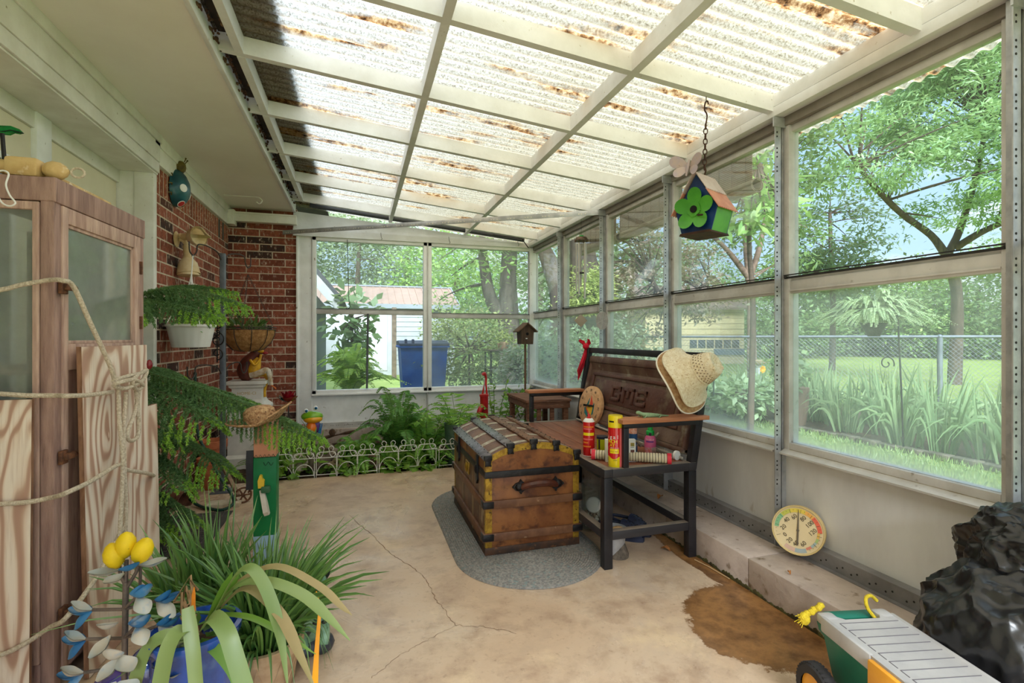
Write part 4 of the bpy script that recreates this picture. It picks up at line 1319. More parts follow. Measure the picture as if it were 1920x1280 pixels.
def plywood(name, sx, sz, rings, knot=None):
    t = NT(name)
    v = t.coord()
    w_ = t.noise(t.coord((sx, sx, sz)), 1.6, 2, .45, .5)
    if knot:
        sp = t.n('ShaderNodeSeparateXYZ'); t.t.links.new(v, sp.inputs[0])
        a = t.math('MULTIPLY', t.math('SUBTRACT', sp.outputs[1], knot[0]), 3.4); b = t.math('SUBTRACT', sp.outputs[2], knot[1])
        b = t.math('MULTIPLY', b, 1.05)
        d = t.math('SQRT', t.math('ADD', t.math('MULTIPLY', a, a), t.math('MULTIPLY', b, b)))
        w_ = t.math('MULTIPLY_ADD', t.math('SQRT', d), .62, t.math('MULTIPLY', w_, .55))
    s = t.math('SINE', t.math('MULTIPLY', w_, rings))
    c = t.ramp(t.math('MULTIPLY_ADD', s, .5, .5), [(.1, lin((238, 224, 210))), (.6, lin((226, 204, 186))), (.82, lin((198, 166, 146))), (.97, lin((186, 150, 132)))])
    c = t.mix(t.ramp(t.noise(t.coord((30, 30, 1.5)), 4, 4), [(.5, (0, 0, 0)), (.7, (.3,) * 3)]), c, lin((180, 146, 124)))
    t.pbr(c, .75, 0, t.bump(s, .06, .003), .3)
    return t.mat
ply1 = plywood('plywood_whorls', 2.6, .9, 62, (-.02, .86)); ply2 = plywood('plywood_peaks', 2.6, .9, 62)
ply_edge = M('plywood_edge', (150, 112, 86), (118, 84, 64), 60, .85, stretch=(1, 1, .2))
def lean(poly, u_or_w, off0, off1, t_, z0):
    """sheet with outline poly (s, z) leaning: offset off0 at z=0, off1 at its top"""
    m = MB(); zt = max(p[1] for p in poly)
    def P_(s, z, o):
        oo = off0 + (off1 - off0) * z / zt + o
        q = V((s, -oo, z)) if u_or_w == 'u' else V((-oo, s, z))
        return CX_ @ q
    n = len(poly)
    vs = [P_(s, z, 0) for s, z in poly] + [P_(s, z, t_) for s, z in poly]
    m.add(vs, [tuple(range(n)), tuple(range(2 * n - 1, n - 1, -1))], 0)
    m.add(vs, [(i, (i + 1) % n, n + (i + 1) % n, n + i) for i in range(n)], 1)
    return m
o = lean([(.075, 0.004), (.69, 0.004), (.69, .93), (.592, .93), (.592, 1.215), (.066, 1.215)], 'u', .052, .032, .016, 0).build('plywood_sheet', [ply1, ply_edge], None, 0, loc=(-.95, 2.4, 0))
tag(o, 'plywood sheet with bold whorled grain and a notched corner, leaning on the cabinet door', 'plywood')
o = lean([(.038, 0.004), (.46, 0.004), (.46, 1.04), (.042, 1.04)], 'w', .05, .028, .012, 0).build('plywood_sheet', [ply2, ply_edge], None, 0, loc=(-1.15, 2.1, 0))
tag(o, 'plywood sheet with peaked grain standing against the glass end of the cabinet', 'plywood')
# rope round the cabinet
rope_mat = M('cotton_rope', (232, 220, 200), (200, 184, 160), 120, .9, stretch=(1, 1, 1), bump=.8, bsc=220)
rp_ = thing('tied_rope', 'beige cotton rope lashed round the cabinet and knotted on the plywood', 'rope', (-.95, 2.5, 1.1))
def ropeseg(pts, r=.008, nm='rope_strand'):
    pts = list(pts)
    if pts[0][0] < -1.04 and pts[0][1] < 2.15:      # carry on round the cabinet's far corner
        z = pts[0][2]
        pts = [(-1.47, 2.55, z), (-1.475, 2.3, z), (-1.47, 2.13, z), (-1.40, pts[0][1], z)] + pts
    return MB().tube(smoothpath(pts, 5), r, 8).build(nm, rope_mat, rp_, 60)
ropeseg([(-1.168, 2.1, 1.404), (-1.083, 2.1, 1.426), (-1.007, 2.1, 1.444), (-0.955, 2.071, 1.441), (-0.95, 2.127, 1.425), (-0.93, 2.197, 1.298), (-0.915, 2.302, 1.148), (-0.91, 2.338, 1.077)])
ropeseg([(-1.163, 2.09, 1.064), (-1.064, 2.09, 1.055), (-0.981, 2.09, 1.052), (-0.93, 2.043, 1.054), (-0.925, 2.185, 1.042), (-0.91, 2.32, 1.039)])
ropeseg([(-1.157, 2.08, 0.701), (-1.058, 2.08, 0.7), (-0.986, 2.08, 0.71), (-0.92, 2.008, 0.738), (-0.905, 2.138, 0.741), (-0.895, 2.327, 0.753), (-0.89, 2.379, 0.721), (-0.885, 2.477, 0.687), (-0.89, 2.61, 0.644), (-.95, 2.85, .574), (-1.0, 2.86, .57)])
ropeseg([(-1.152, 2.07, 0.206), (-1.068, 2.07, 0.229), (-0.988, 2.07, 0.278), (-0.9, 1.964, 0.347), (-0.89, 2.084, 0.382), (-0.885, 2.206, 0.431), (-0.885, 2.347, 0.508)])
for pts in ([(-0.905, 2.353, 1.048), (-0.895, 2.336, 0.92), (-0.885, 2.338, 0.773), (-0.88, 2.315, 0.612), (-0.875, 2.284, 0.478)], [(-0.905, 2.42, 1.026), (-0.895, 2.374, 0.893), (-0.885, 2.352, 0.748), (-0.88, 2.353, 0.579), (-0.875, 2.33, 0.44)],
            [(-0.905, 2.555, 1.035), (-0.895, 2.474, 0.931), (-0.89, 2.389, 0.864), (-0.888, 2.418, 0.828), (-0.89, 2.497, 0.838), (-0.893, 2.505, 0.927), (-0.9, 2.503, 1.024)]):
    ropeseg(pts, nm='hanging_strand')
ropeseg([(-0.9, 2.299, 1.08), (-0.89, 2.375, 1.092), (-0.88, 2.485, 1.097), (-0.885, 2.572, 1.106), (-0.875, 2.503, 1.069), (-0.87, 2.394, 1.056), (-0.88, 2.334, 1.049), (-0.89, 2.278, 1.067), (-0.87, 2.298, 1.079), (-0.865, 2.391, 1.078), (-0.87, 2.489, 1.047), (-0.88, 2.453, 1.033), (-0.865, 2.371, 1.071), (-0.875, 2.449, 1.095)], .0085, 'knot')
hh = MB().lathe([(.004, 0), (.012, .01), (.014, .025), (.009, .04), (.002, .045)], (-0.93, 2.734, 1.101), 12)
tag(hh.build('metal_petal', M('dark_red_gloss', (120, 18, 30), rough=.25, coat=.4), loc=(-0.93, 2.734, 1.101)), 'small glossy dark red metal petal poking out beside the rope knot', 'ornament')

# on top of the cabinet
spn = thing('turned_spindle', 'cream turned wooden spindle with a square block and round end on the cabinet top', 'spindle', (-1.1, 2.17, 1.84))
cream_wood = M('cream_worn_wood', (222, 194, 138), (196, 160, 104), 8, .6, c3=(236, 220, 186), sc3=14, bump=.2)
p0, p1 = V((-0.991, 2.19, 1.85)), V((-1.204, 2.19, 1.857)); p0.z = 1.842; p1.z = 1.842; d_ = (p1 - p0).normalized()
Xs_ = frame(p0, d_, (0, 1, 0))
m = MB(); m.X = Xs_
m.tube([(0.0, 0, 0), (.01, 0, 0), (.025, 0, 0), (.045, 0, 0), (.062, 0, 0), (.073, 0, 0)], [.006, .02, .03, .033, .027, .016], 18)
m.box(.078, .175, -.032, .032, -.034, .034, .012)
m.tube([(.17, 0, 0), (.19, 0, 0), (.2, 0, 0), (.36, 0, 0), (.6, 0, 0)], [.022, .026, .021, .02, .02], 16)
m.build('spindle_body', cream_wood, spn, 40)
m = MB(); m.X = Xs_
m.tube([(-.004 - .02 + .02 * math.cos(2 * math.pi * k / 24), .004, .017 * math.sin(2 * math.pi * k / 24)) for k in range(24)], .0042, 8, True)
m.build('rope_eye', rope_mat, spn)
o = cb_().box(.07, .40, .035, .09, 1.808, 1.836, .004).build('cream_board', cream_wood, None, loc=(-1.05, 2.35, 1.81)); tag(o, 'long flaking cream board lying along the top of the cabinet', 'board')
o = cb_().box(.42, .50, .05, .1, 1.808, 1.842, .004).build('cream_block', cream_wood, None, loc=(-1.05, 2.6, 1.81)); tag(o, 'short cream wood block at the end of the cabinet top', 'wood block')
hg = MB().tube(smoothpath([(-1.146, 2.09, 1.796), (-1.126, 2.09, 1.802), (-1.112, 2.09, 1.792), (-1.119, 2.09, 1.756), (-1.109, 2.09, 1.722), (-1.094, 2.09, 1.698), (-1.109, 2.09, 1.686), (-1.129, 2.09, 1.695), (-1.143, 2.09, 1.722)], 6), .0028, 8)
tag(hg.build('wire_hanger', M('white_wire', (236, 236, 236), rough=.4), loc=(-1.135, 2.09, 1.797)), 'white plastic-coated hanger hook on the cabinet top edge', 'hanger')
wg = thing('glass_dragonfly', 'green stained-glass dragonfly wing ornament hanging near the entry door', 'ornament', (-1.19, 2.192, 1.957))
m = MB()
gw = [(-30, 244), (0, 236), (22, 237), (38, 243), (46, 250), (38, 251), (30, 249), (22, 253), (10, 252), (0, 254), (-30, 256)]
import_pts = [(-1.244, 2.208, 1.969), (-1.19, 2.192, 1.983), (-1.158, 2.193, 1.986), (-1.136, 2.197, 1.979), (-1.122, 2.192, 1.965), (-1.136, 2.197, 1.962), (-1.147, 2.19, 1.961), (-1.162, 2.194, 1.954), (-1.176, 2.188, 1.952), (-1.19, 2.192, 1.948), (-1.244, 2.208, 1.946)]
nv = V((-.25, -.95, .1)) * .004
n = len(import_pts); vs = [V(p) for p in import_pts] + [V(p) + nv for p in import_pts]
m.add(vs, [tuple(range(n)), tuple(range(2 * n - 1, n - 1, -1))] + [(i, (i + 1) % n, n + (i + 1) % n, n + i) for i in range(n)])
m.build('wing', M('green_glass', (24, 140, 60), (10, 96, 40), 20, .2, coat=.5), wg, 0)
m = MB()
m.tube([(-1.224, 2.201, 1.957), (-1.158, 2.188, 1.971), (-1.122, 2.187, 1.963)], .0018, 5)
m.tube([(-1.18, 2.184, 1.955), (-1.176, 2.188, 1.865), (-1.185, 2.191, 1.856)], .007, 6)
m.build('lead_body', black_iron, wg)

# ------------------------------------------------------------------ on the brick wall
lb = thing('metal_ladybug', 'teal metal ladybug with white, yellow and red spots on the brick wall', 'wall ornament', (-1.34, 4.6, 2.42))
c_ = V((-1.3, 4.465, 2.391)); 
Xl = Matrix.Translation((-1.352, c_.y, c_.z)) @ Matrix.Rotation(R(-6), 4, 'X') @ Matrix.Scale(1.22, 4)
m = MB(); m.X = Xl
n = 22; vs = []; fs = []
def bugp(a, e, s=1.0):
    return (.085 * math.sin(e) * s, .098 * math.cos(e) * math.cos(a) * s, (.125 if math.sin(a) > 0 else .115) * math.cos(e) * math.sin(a) * s)
for i in range(9):
    for j in range(n): vs.append(bugp(2 * math.pi * j / n, math.pi / 2 * i / 8.01))
fs = [(i * n + j, i * n + (j + 1) % n, (i + 1) * n + (j + 1) % n, (i + 1) * n + j) for i in range(8) for j in range(n)]
m.add(vs, fs)
m.build('shell', M('teal_enamel', (34, 96, 108), (24, 74, 88), 8, .35, coat=.3), lb, 60)
for nm, a, e, mt in (('white_spot', 190, 52, wht), ('yellow_spot', 75, 55, M('amber_enamel', (232, 160, 40), rough=.35)), ('red_spot', 262, 30, M('red_enamel', (196, 40, 40), rough=.35)), ('red_spot', 340, 50, M('red_enamel', (196, 40, 40)))):
    m = MB(); 
    q = V(bugp(R(a), R(e), 1.0)); nq = V((q.x / .085 ** 2, q.y / .098 ** 2, q.z / .12 ** 2)).normalized()
    m.X = Xl @ frame(q, nq.orthogonal(), nq.cross(nq.orthogonal()))
    m.lathe([(.02, -.002), (.021, .0015), (.001, .0025)], n=16, m=0); m.lathe([(.024, -.003), (.0245, .0005), (.02, .001)], n=16, m=1, close=False)
    m.build(nm, [mt, wht], lb)
m = MB(); m.X = Xl; m.ball((.03, 0, .145), (.03, .035, .04), 12)
for s in (1, -1): m.tube([(.05, s * .01, .175), (.06, s * .016, .195)], .003, 5); m.ball((.06, s * .016, .197), .006, 6)
m.build('head', M('mossy_gold', (120, 104, 40), (80, 66, 30), 30, .5), lb, 60)
for s in (1, -1):
    for z in (.05, -.01, -.07):
        m = MB(); m.X = Xl; m.tube([(.01, s * .085, z), (.02, s * .115, z + .005), (.004, s * .125, z)], .004, 5); m.build('leg', M('mossy_gold', (120, 104, 40)), lb)

fl = thing('twin_floodlight', 'weathered cream twin floodlight fixture on the brick wall', 'floodlight', (-1.355, 4.5, 2.02))
fcream = M('yellowed_cream', (230, 212, 176), (206, 176, 124), 7, .5, c3=(150, 112, 70), sc3=9, lo3=.62, hi3=.75)
P0 = V((-1.352, 4.495, 2.01))
m = MB(); m.X = frame(P0, (0, 1, 0), (0, 0, 1)); m.lathe([(.06, 0), (.06, .006), (.045, .014), (.001, .016)], n=24)
m.build('wall_plate', fcream, fl, 40)
def flood(a, b, r0, r1, bell):
    a, b = V(a), V(b)
    d = (b - a)
    return MB().tube([a, a + d * .3, a + d * .42, a + d * .6, a + d * .97, b, b - d * .03], [r0, r0, r0 * 1.25, r1 * .8, r1, r1, r1 * .9], 20)
m1 = flood(P0 + V((.05, .0, .02)), V((-1.2, 4.364, 2.027)) + V((.03, .05, 0)), .028, .078, 0); m1.build('lamp_head', fcream, fl, 45)
m1 = flood(P0 + V((.055, .06, -.04)), V((-1.27, 4.512, 1.751)) + V((0, .0, -.015)), .026, .082, 0); m1.build('lamp_head', fcream, fl, 45)
m = MB().tube(smoothpath([P0 + V((.015, 0, 0)), P0 + V((.04, .02, -.005)), P0 + V((.055, .05, -.03)), P0 + V((.05, 0, .02))], 4), .014, 10)
m.ball(P0 + V((.03, 0, .03)), .018, 10)
m.build('swivel_arm', fcream, fl, 60)

# steel post with hooked arms
PX, PY = -1.053, 4.6
gp = thing('hanging_plant_post', 'square grey steel post with paired hooked arms for hanging pots by the brick wall', 'plant stand', (PX, PY, 0))
gsteel = M('blue_grey_steel', (118, 124, 134), (92, 98, 108), 8, .45, metal=.4)
arm_iron = M('dark_rod_iron', (74, 68, 66), (58, 52, 50), 12, .5, metal=.3)
MB().box(PX - .02, PX + .02, PY - .02, PY + .02, .0, 1.93, .003).box(PX - .08, PX + .08, PY - .08, PY + .08, 0, .008, .002).build('post', gsteel, gp)
u_ = V((-.36, -.93, 0))
def arm(z, s, L, rise=.05):
    b = V((PX, PY, z)) + u_ * s * .022
    f = lambda d, h_: V((PX, PY, z)) + u_ * s * d + V((0, 0, h_))
    pts = [b + V((0, 0, -.03)), f(.07, rise * .5), f(L * .5, rise), f(L - .09, rise), f(L - .06, rise * .6), f(L - .055, -.01), f(L - .02, -.045), f(L + .02, -.02), f(L + .025, .05)]
    return MB().tube(smoothpath(pts, 4), .005, 8).build('hook_arm', arm_iron, gp, 60), f(L - .015, -.04)
_, hkA = arm(1.905, 1, .36); _, hkB = arm(1.905, -1, .36); arm(.985, 1, .38); arm(.985, -1, .30); arm(1.47, -1, .24)
# white pot on white cords
wp = thing('white_hanging_pot', 'white ribbed plastic pot hanging by white cords from the steel post', 'hanging pot', (-1.185, 4.255, 1.18))
wx, wy = -1.183, 4.255
prof = [(.115, 1.175), (.12, 1.178), (.152, 1.325), (.163, 1.328), (.163, 1.345), (.15, 1.345), (.118, 1.19), (.002, 1.19)]
m = MB(); n = 72; vs = []; fs = []
for (r_, z) in prof:
    for j in range(n):
        a = 2 * math.pi * j / n; rr = r_ * (1 + (.012 if (j // 2) % 2 and 1.177 < z < 1.326 and r_ > .119 else 0))
        vs.append((wx + rr * math.cos(a), wy + rr * math.sin(a), z))
fs = [(i * n + j, i * n + (j + 1) % n, (i + 1) * n + (j + 1) % n, (i + 1) * n + j) for i in range(len(prof) - 1) for j in range(n)]
m.add(vs, fs)
m.build('pot_body', M('white_plastic', (234, 234, 232), rough=.4), wp, 40)
MB().lathe([(.145, 1.30), (.001, 1.315)], (wx, wy, 0), 20).build('potting_soil', soil, wp)
m = MB()
for k in range(4):
    a = .6 + k * math.pi / 2
    q = V((wx + .16 * math.cos(a), wy + .16 * math.sin(a), 1.34))
    m.tube(smoothpath([q, q.lerp(V((wx, wy, 1.66)), .55), V((wx + .008 * math.cos(a), wy + .008 * math.sin(a), 1.66)), hkA + V((0, 0, .0))], 4), .0035, 6)
m.ball((wx, wy, 1.66), .012, 8)
m.build('cords', wht, wp)
# coir basket on chains
kb = thing('coir_hanging_basket', 'round brown coir basket with wire ribs hanging on chains beside the brick corner', 'hanging basket', (-.905, 4.95, 1.13))
kx, ky = hkB.x, hkB.y
prof = [(.05, 1.125), (.12, 1.14), (.18, 1.20), (.21, 1.27), (.213, 1.315), (.20, 1.318), (.19, 1.29), (.001, 1.27)]
MB().lathe(prof, (kx, ky, 0), 32, close=False).build('coir_liner', M('coir', (178, 134, 84), (142, 100, 58), 30, .95, bump=.8, bsc=120), kb, 60)
m = MB()
for k in range(10):
    a = 2 * math.pi * k / 10
    m.tube([(kx + (r_ + .006) * math.cos(a), ky + (r_ + .006) * math.sin(a), z) for r_, z in prof[:5]], .003, 6)
for z, r_ in ((1.318, .22), (1.335, .225)): m.tube([(kx + r_ * math.cos(2 * math.pi * j / 32), ky + r_ * math.sin(2 * math.pi * j / 32), z) for j in range(32)], .0032, 6, True)
m.build('wire_frame', arm_iron, kb, 60)
def chain(mb, a, b, n, r=.006, w=.0016):
    a, b = V(a), V(b); d = (b - a) / n; t_ = d.normalized(); s1 = t_.orthogonal().normalized(); s2 = t_.cross(s1)
    for i in range(n):
        c_ = a + d * (i + .5); s = s1 if i % 2 else s2
        mb.tube([c_ + t_ * (d.length * .62) * math.sin(q) + s * r * math.cos(q) for q in [2 * math.pi * k / 10 for k in range(10)]], w, 5, True)
m = MB()
for k in range(3):
    a = .5 + k * 2.094
    chain(m, (kx + .218 * math.cos(a), ky + .218 * math.sin(a), 1.335), (kx, ky, 1.80), 26, .006)
m.build('chain', arm_iron, kb)
# black wrought scroll hanging behind the white pot
def spiral(c, r0, turns, a0, ux, uz, n=26, tail=None):
    return [V(c) + V(ux) * (r0 * (1 - .8 * i / n) * math.cos(a0 + turns * 2 * math.pi * i / n)) + V(uz) * (r0 * (1 - .8 * i / n) * math.sin(a0 + turns * 2 * math.pi * i / n)) for i in range(n + 1)]
m = MB(); sx_ = V((.96, -.29, 0)); cc = V((-1.07, 4.5, 1.27))
for dz, r_, a0, tn in ((.1, .05, -1.5, 1.3), (-.04, .06, 1.5, -1.3), (-.15, .05, -1.5, 1.2), (.02, .04, 1.5, 1.2)):
    m.tube(spiral(cc + V((0, 0, dz)), r_, tn, a0, sx_, (0, 0, 1)), .005, 6)
m.tube([cc + V((0, .0, .2)), cc + V((.0, 0, 0)), cc + V((0, 0, -.22))], .005, 6)
tag(m.build('iron_scroll_bracket', black_iron, None, 60, loc=tuple(cc)), 'black wrought iron scroll bracket hanging on the steel post', 'bracket')
m = MB().tube(smoothpath([(-1.476, 5, 0.983), (-1.456, 5, 0.923), (-1.416, 5, 0.908), (-1.416, 5, 0.852), (-1.375, 5, 0.758), (-1.334, 5, 0.711)], 5), [.02, .02, .018, .018, .018, .018, .018, .018, .017, .017, .016, .016, .016, .016, .015, .015, .015, .014, .014, .013, .012, .012, .01, .01, .008, .008], 8)
tag(m.build('rusty_hook', rust, loc=(-1.416, 5, 0.908)), 'rusty forked iron hook against the brick wall under the white pot', 'hook')
m = MB().tube(smoothpath([(-1.25, 5.5, 2.63), (-1.0, 5.45, 2.62), (-.93, 5.42, 2.61), (-.90, 5.42, 2.58), (-.925, 5.42, 2.55), (-.95, 5.42, 2.565)], 5), .006, 8)
tag(m.build('ceiling_hook', white_paint, loc=(-1.0, 5.45, 2.62)), 'white swivel hook screwed under the soffit near the brick corner', 'hook')

# ------------------------------------------------------------------ pedestal with metal frog
pd = thing('white_pedestal', 'white square pedestal with faint gilt lettering in front of the brick corner', 'pedestal', (-1.03, 5.5, 0))
px_, py_ = -1.025, 5.5
pw_ = M('pedestal_white', (232, 232, 228), (214, 214, 210), 6, .5, c3=(186, 160, 110), sc3=7, lo3=.68, hi3=.78)
def sq(mb, prof):
    for (a, z0), (b, z1) in zip(prof[:-1], prof[1:]):
        mb.add([(px_ + sx * r_, py_ + sy * r_, z) for r_, z in ((a, z0), (b, z1)) for sx, sy in ((-1, -1), (1, -1), (1, 1), (-1, 1))], [(i, (i + 1) % 4, 4 + (i + 1) % 4, 4 + i) for i in range(4)])
    r_, z = prof[-1]
    mb.add([(px_ + sx * r_, py_ + sy * r_, z) for sx, sy in ((-1, -1), (1, -1), (1, 1), (-1, 1))], [(0, 1, 2, 3)])
m = MB(); sq(m, [(.19, 0), (.19, .1), (.16, .13), (.16, .53), (.185, .55), (.185, .575), (.14, .62), (.13, .65), (.13, .755), (.15, .77), (.15, .785), (.172, .80), (.172, .828)])
m.build('pedestal_body', pw_, pd, 20)
m = MB().text('HOME-CI', .04, frame((px_, py_ - .1305, .71), (1, 0, 0), (0, 0, 1)), .0006); m.build('gilt_lettering', M('faded_gilt', (196, 172, 120), rough=.5), pd, 0)
fg = thing('metal_frog', 'painted metal frog with yellow belly sitting cross-legged on the white pedestal', 'frog ornament', (-1.0, 5.5, .828))
fx, fy, fz = -.985, 5.48, .83
fbr = M('rust_brown_enamel', (104, 48, 36), (74, 34, 28), 12, .5); fye = M('yellow_enamel', (226, 176, 34), (180, 128, 26), 10, .45); fwh = M('chipped_white', (226, 222, 210), (176, 150, 116), 14, .5)
m = MB()
m.tube(smoothpath([(fx - .03, fy, fz + .0), (fx - .075, fy, fz + .07), (fx - .06, fy, fz + .15), (fx - .01, fy, fz + .22), (fx + .03, fy, fz + .265), (fx + .07, fy, fz + .29)], 4), [.04, .05, .06, .066, .07, .074, .074, .072, .07, .067, .063, .06, .056, .052, .05, .05, .05, .046, .04, .034, .026], 14)
m.ball((fx + .03, fy - .035, fz + .315), .022, 10); m.ball((fx + .03, fy + .035, fz + .315), .022, 10)
m.build('body', fbr, fg, 60)
m = MB().tube(smoothpath([(fx + .0, fy - .012, fz + .03), (fx + .0, fy - .012, fz + .1), (fx + .02, fy - .012, fz + .17), (fx + .045, fy - .012, fz + .22)], 4), [.045, .05, .056, .06, .062, .062, .06, .056, .052, .046, .04, .034, .03], 12)
m.ball((fx + .06, fy - .01, fz + .285), (.035, .04, .025), 10)
m.build('belly', fye, fg, 60)
MB().ball((fx + .105, fy - .005, fz + .262), (.028, .025, .016), 10).build('tongue', M('tongue_red', (150, 40, 46), rough=.4), fg)
m = MB().tube(smoothpath([(fx - .02, fy - .06, fz + .2), (fx + .02, fy - .075, fz + .15), (fx + .06, fy - .05, fz + .2), (fx + .07, fy - .03, fz + .25)], 4), .013, 8); m.build('arm', fye, fg, 60)
m = MB().tube(smoothpath([(fx - .02, fy - .05, fz + .05), (fx + .06, fy - .06, fz + .07), (fx + .13, fy - .05, fz + .1), (fx + .15, fy - .05, fz + .04), (fx + .165, fy - .05, fz - .05)], 4), [.03] * 8 + [.024] * 4 + [.02] * 5, 10); m.build('leg', fwh, fg, 60)
m = MB().tube(smoothpath([(fx - .0, fy + .02, fz + .04), (fx + .09, fy + .02, fz + .05), (fx + .12, fy + .01, fz + .0), (fx + .1, fy, fz - .1), (fx + .1, fy, fz - .17)], 4), [.022] * 8 + [.014] * 9, 8); m.build('leg', fye, fg, 60)
m = MB()
for k in (-1, 0, 1): m.tube([(fx + .165, fy - .05, fz - .05), (fx + .21, fy - .06 + .015 * k, fz - .085 - .008 * k)], [.006, .003], 6)
m.build('foot', M('orange_enamel', (232, 120, 50), rough=.45), fg)

# ------------------------------------------------------------------ painted post man with a straw hat
mp = thing('painted_post_man', 'painted wooden post figure with green body, peach face and blue feet on the floor', 'post figure', (-.485, 3.05, 0))
x0, x1, y0, y1 = -.542, -.428, 3.0, 3.1
grn_p = M('green_paint', (12, 128, 74), (8, 112, 62), 6, .45, c3=(40, 60, 50), sc3=30, lo3=.72, hi3=.76)
dkg = M('dark_green_side', (46, 70, 60), (36, 52, 48), 8, .5); peach = M('peach_paint', (226, 164, 134), (214, 150, 120), 8, .5); ltb = M('pale_blue_paint', (150, 186, 220), (136, 172, 208), 8, .5)
MB().box(x0, x1, y0, y1, .175, .60, .004).build('body', grn_p, mp)
MB().box(x0 - .001, x1 + .001, y0 - .001, y1 + .001, 0, .176, .004).build('trousers', ltb, mp)
MB().box(x0 + .001, x1 - .001, y0 + .001, y1 - .001, .60, .80, .006).ball((x1 + .004, y0 + .04, .705), (.014, .02, .022), 10).ball(((x0 + x1) / 2, y0 - .004, .70), (.014, .016, .018), 8).build('head', peach, mp)
m = MB()
zz = [(x0 + .004 + (x1 - x0 - .008) * i / 10, y0 - .0025, .604 + (.012 if i % 2 else -.006)) for i in range(11)]
m.tube(zz, .0016, 5); m.tube(smoothpath([(x0 + .05, y0 - .0025, .575), (x0 + .062, y0 - .0025, .555), (x0 + .075, y0 - .0025, .575), (x0 + .088, y0 - .0025, .555), (x0 + .1, y0 - .0025, .57)], 3), .0014, 5)
m.build('collar_squiggle', M('dark_ink', (20, 60, 40), rough=.6), mp)
m = MB(); m.X = Matrix.Translation((0, y0 + .03, .43)); m.prism([(-.03, 0), (.02, .01), (.028, .06), (.02, .1), (.03, .15), (.02, .2), (-.02, .21), (-.035, .15), (-.025, .08)], x0 - .035, x0 - .0, 'x'); m.build('black_cutout', M('black_paint', (38, 38, 44), rough=.5), mp)
m = MB(); m.X = Matrix.Translation((x0 + .075, y0, .30)) @ Matrix.Rotation(R(-14), 4, 'Y') @ Matrix.Rotation(R(0), 4, 'X')
m.prism([(-.012, .13), (-.05, .05), (-.062, .02), (-.05, .0), (-.02, .0), (-.008, .03), (-.001, .06), (-.001, .13)], -.012, .012, 'x'); m.build('white_hand', M('chalk_white', (228, 224, 216), (206, 200, 190), 10, .6), mp)
m = MB(); m.X = Matrix.Translation((x0 + .065, y0 - .016, .435)); m.box(-.022, .022, -.02, .016, -.02, .014, .006); m.build('cuff', M('sage_green', (60, 104, 76), rough=.5), mp)
m = MB(); m.X = Matrix.Translation((x0 + .04, y0 - .012, .48)); m.prism([(-.012, -.04), (.016, -.04), (.018, .0), (.008, .01), (.006, .028), (-.004, .03), (-.014, .0)], -.012, .012, 'y'); m.build('yellow_cutout', M('corn_yellow', (236, 196, 60), rough=.5), mp)
sh_ = thing('woven_straw_hat', 'small coarse woven straw hat with an upturned brim on the painted post figure', 'hat', (-.5, 3.05, .78))
woven = M('coarse_straw', (214, 176, 132), (160, 116, 80), 55, .85, c3=(96, 62, 44), sc3=80, lo3=.6, hi3=.66, bump=.9, bsc=110)
n = 32; vs = []; prof = [(.155, .0), (.13, -.012), (.10, -.016), (.078, -.008), (.082, .03), (.078, .06), (.06, .078), (.03, .086), (.002, .088)]
for (r_, z) in prof:
    for j in range(n):
        a = 2 * math.pi * j / n; k_ = max(0, (r_ - .078) / .077)
        vs.append((r_ * math.cos(a) * (1.0 + .08 * k_), r_ * math.sin(a) * .95, z + k_ * (.075 * max(0, math.cos(a)) + .02 * max(0, -math.cos(a)))))
m = MB(); m.X = Matrix.Translation((-.515, 3.05, .79)) @ Matrix.Rotation(R(-8), 4, 'Y')
m.add(vs, [(i * n + j, i * n + (j + 1) % n, (i + 1) * n + (j + 1) % n, (i + 1) * n + j) for i in range(len(prof) - 1) for j in range(n)])
m.build('hat_body', woven, sh_, 60)
m = MB(); m.X = Matrix.Translation((-.515, 3.05, .79)) @ Matrix.Rotation(R(-8), 4, 'Y'); m.tube(vs[:n], .005, 6, True); m.build('brim_edge', woven, sh_, 60)

# red metal flower on a stake
rf = thing('red_metal_flower', 'glossy dark red metal flower on a stake above the flower bed', 'garden ornament', (-.545, 4.9, 0))
RF = V((-0.594, 4.86, 0.715))
dr = M('deep_red_enamel', (146, 14, 34), (110, 8, 26), 10, .22, coat=.5)
m = MB()
for ring_, (cnt, ln, op) in enumerate(((5, .075, .35), (6, .09, .8), (6, .085, 1.25))):
    for k in range(cnt):
        a = 2 * math.pi * k / cnt + ring_ * .5
        d2 = V((math.cos(a), math.sin(a), 0)); t_ = V((0, 0, 1))
        q = [RF + d2 * (.01 + ln * math.sin(op) * f * (1 - .15 * f)) + t_ * (-.045 + ln * 1.15 * (math.cos(op) * f + .25 * f * f)) for f in (0, .25, .5, .75, 1)]
        m.ribbon(q, [.016, .05, .066, .056, .012], tuple(d2 * -1 + V((0, 0, .2))), .28)
m.build('petals', dr, rf, 60)
MB().tube([RF + V((0, 0, -.04)), (RF.x, RF.y, -.02)], .006, 8).build('stake', arm_iron, rf)
m = MB()
for a in (2.6, 3.4): m.ribbon([RF + V((0, 0, -.05)), RF + V((.06 * math.cos(a), .06 * math.sin(a), -.02)), RF + V((.1 * math.cos(a), .1 * math.sin(a), .015))], [.01, .04, .01])
m.build('leaf', M('dark_green_enamel', (20, 80, 44), rough=.3), rf, 60)

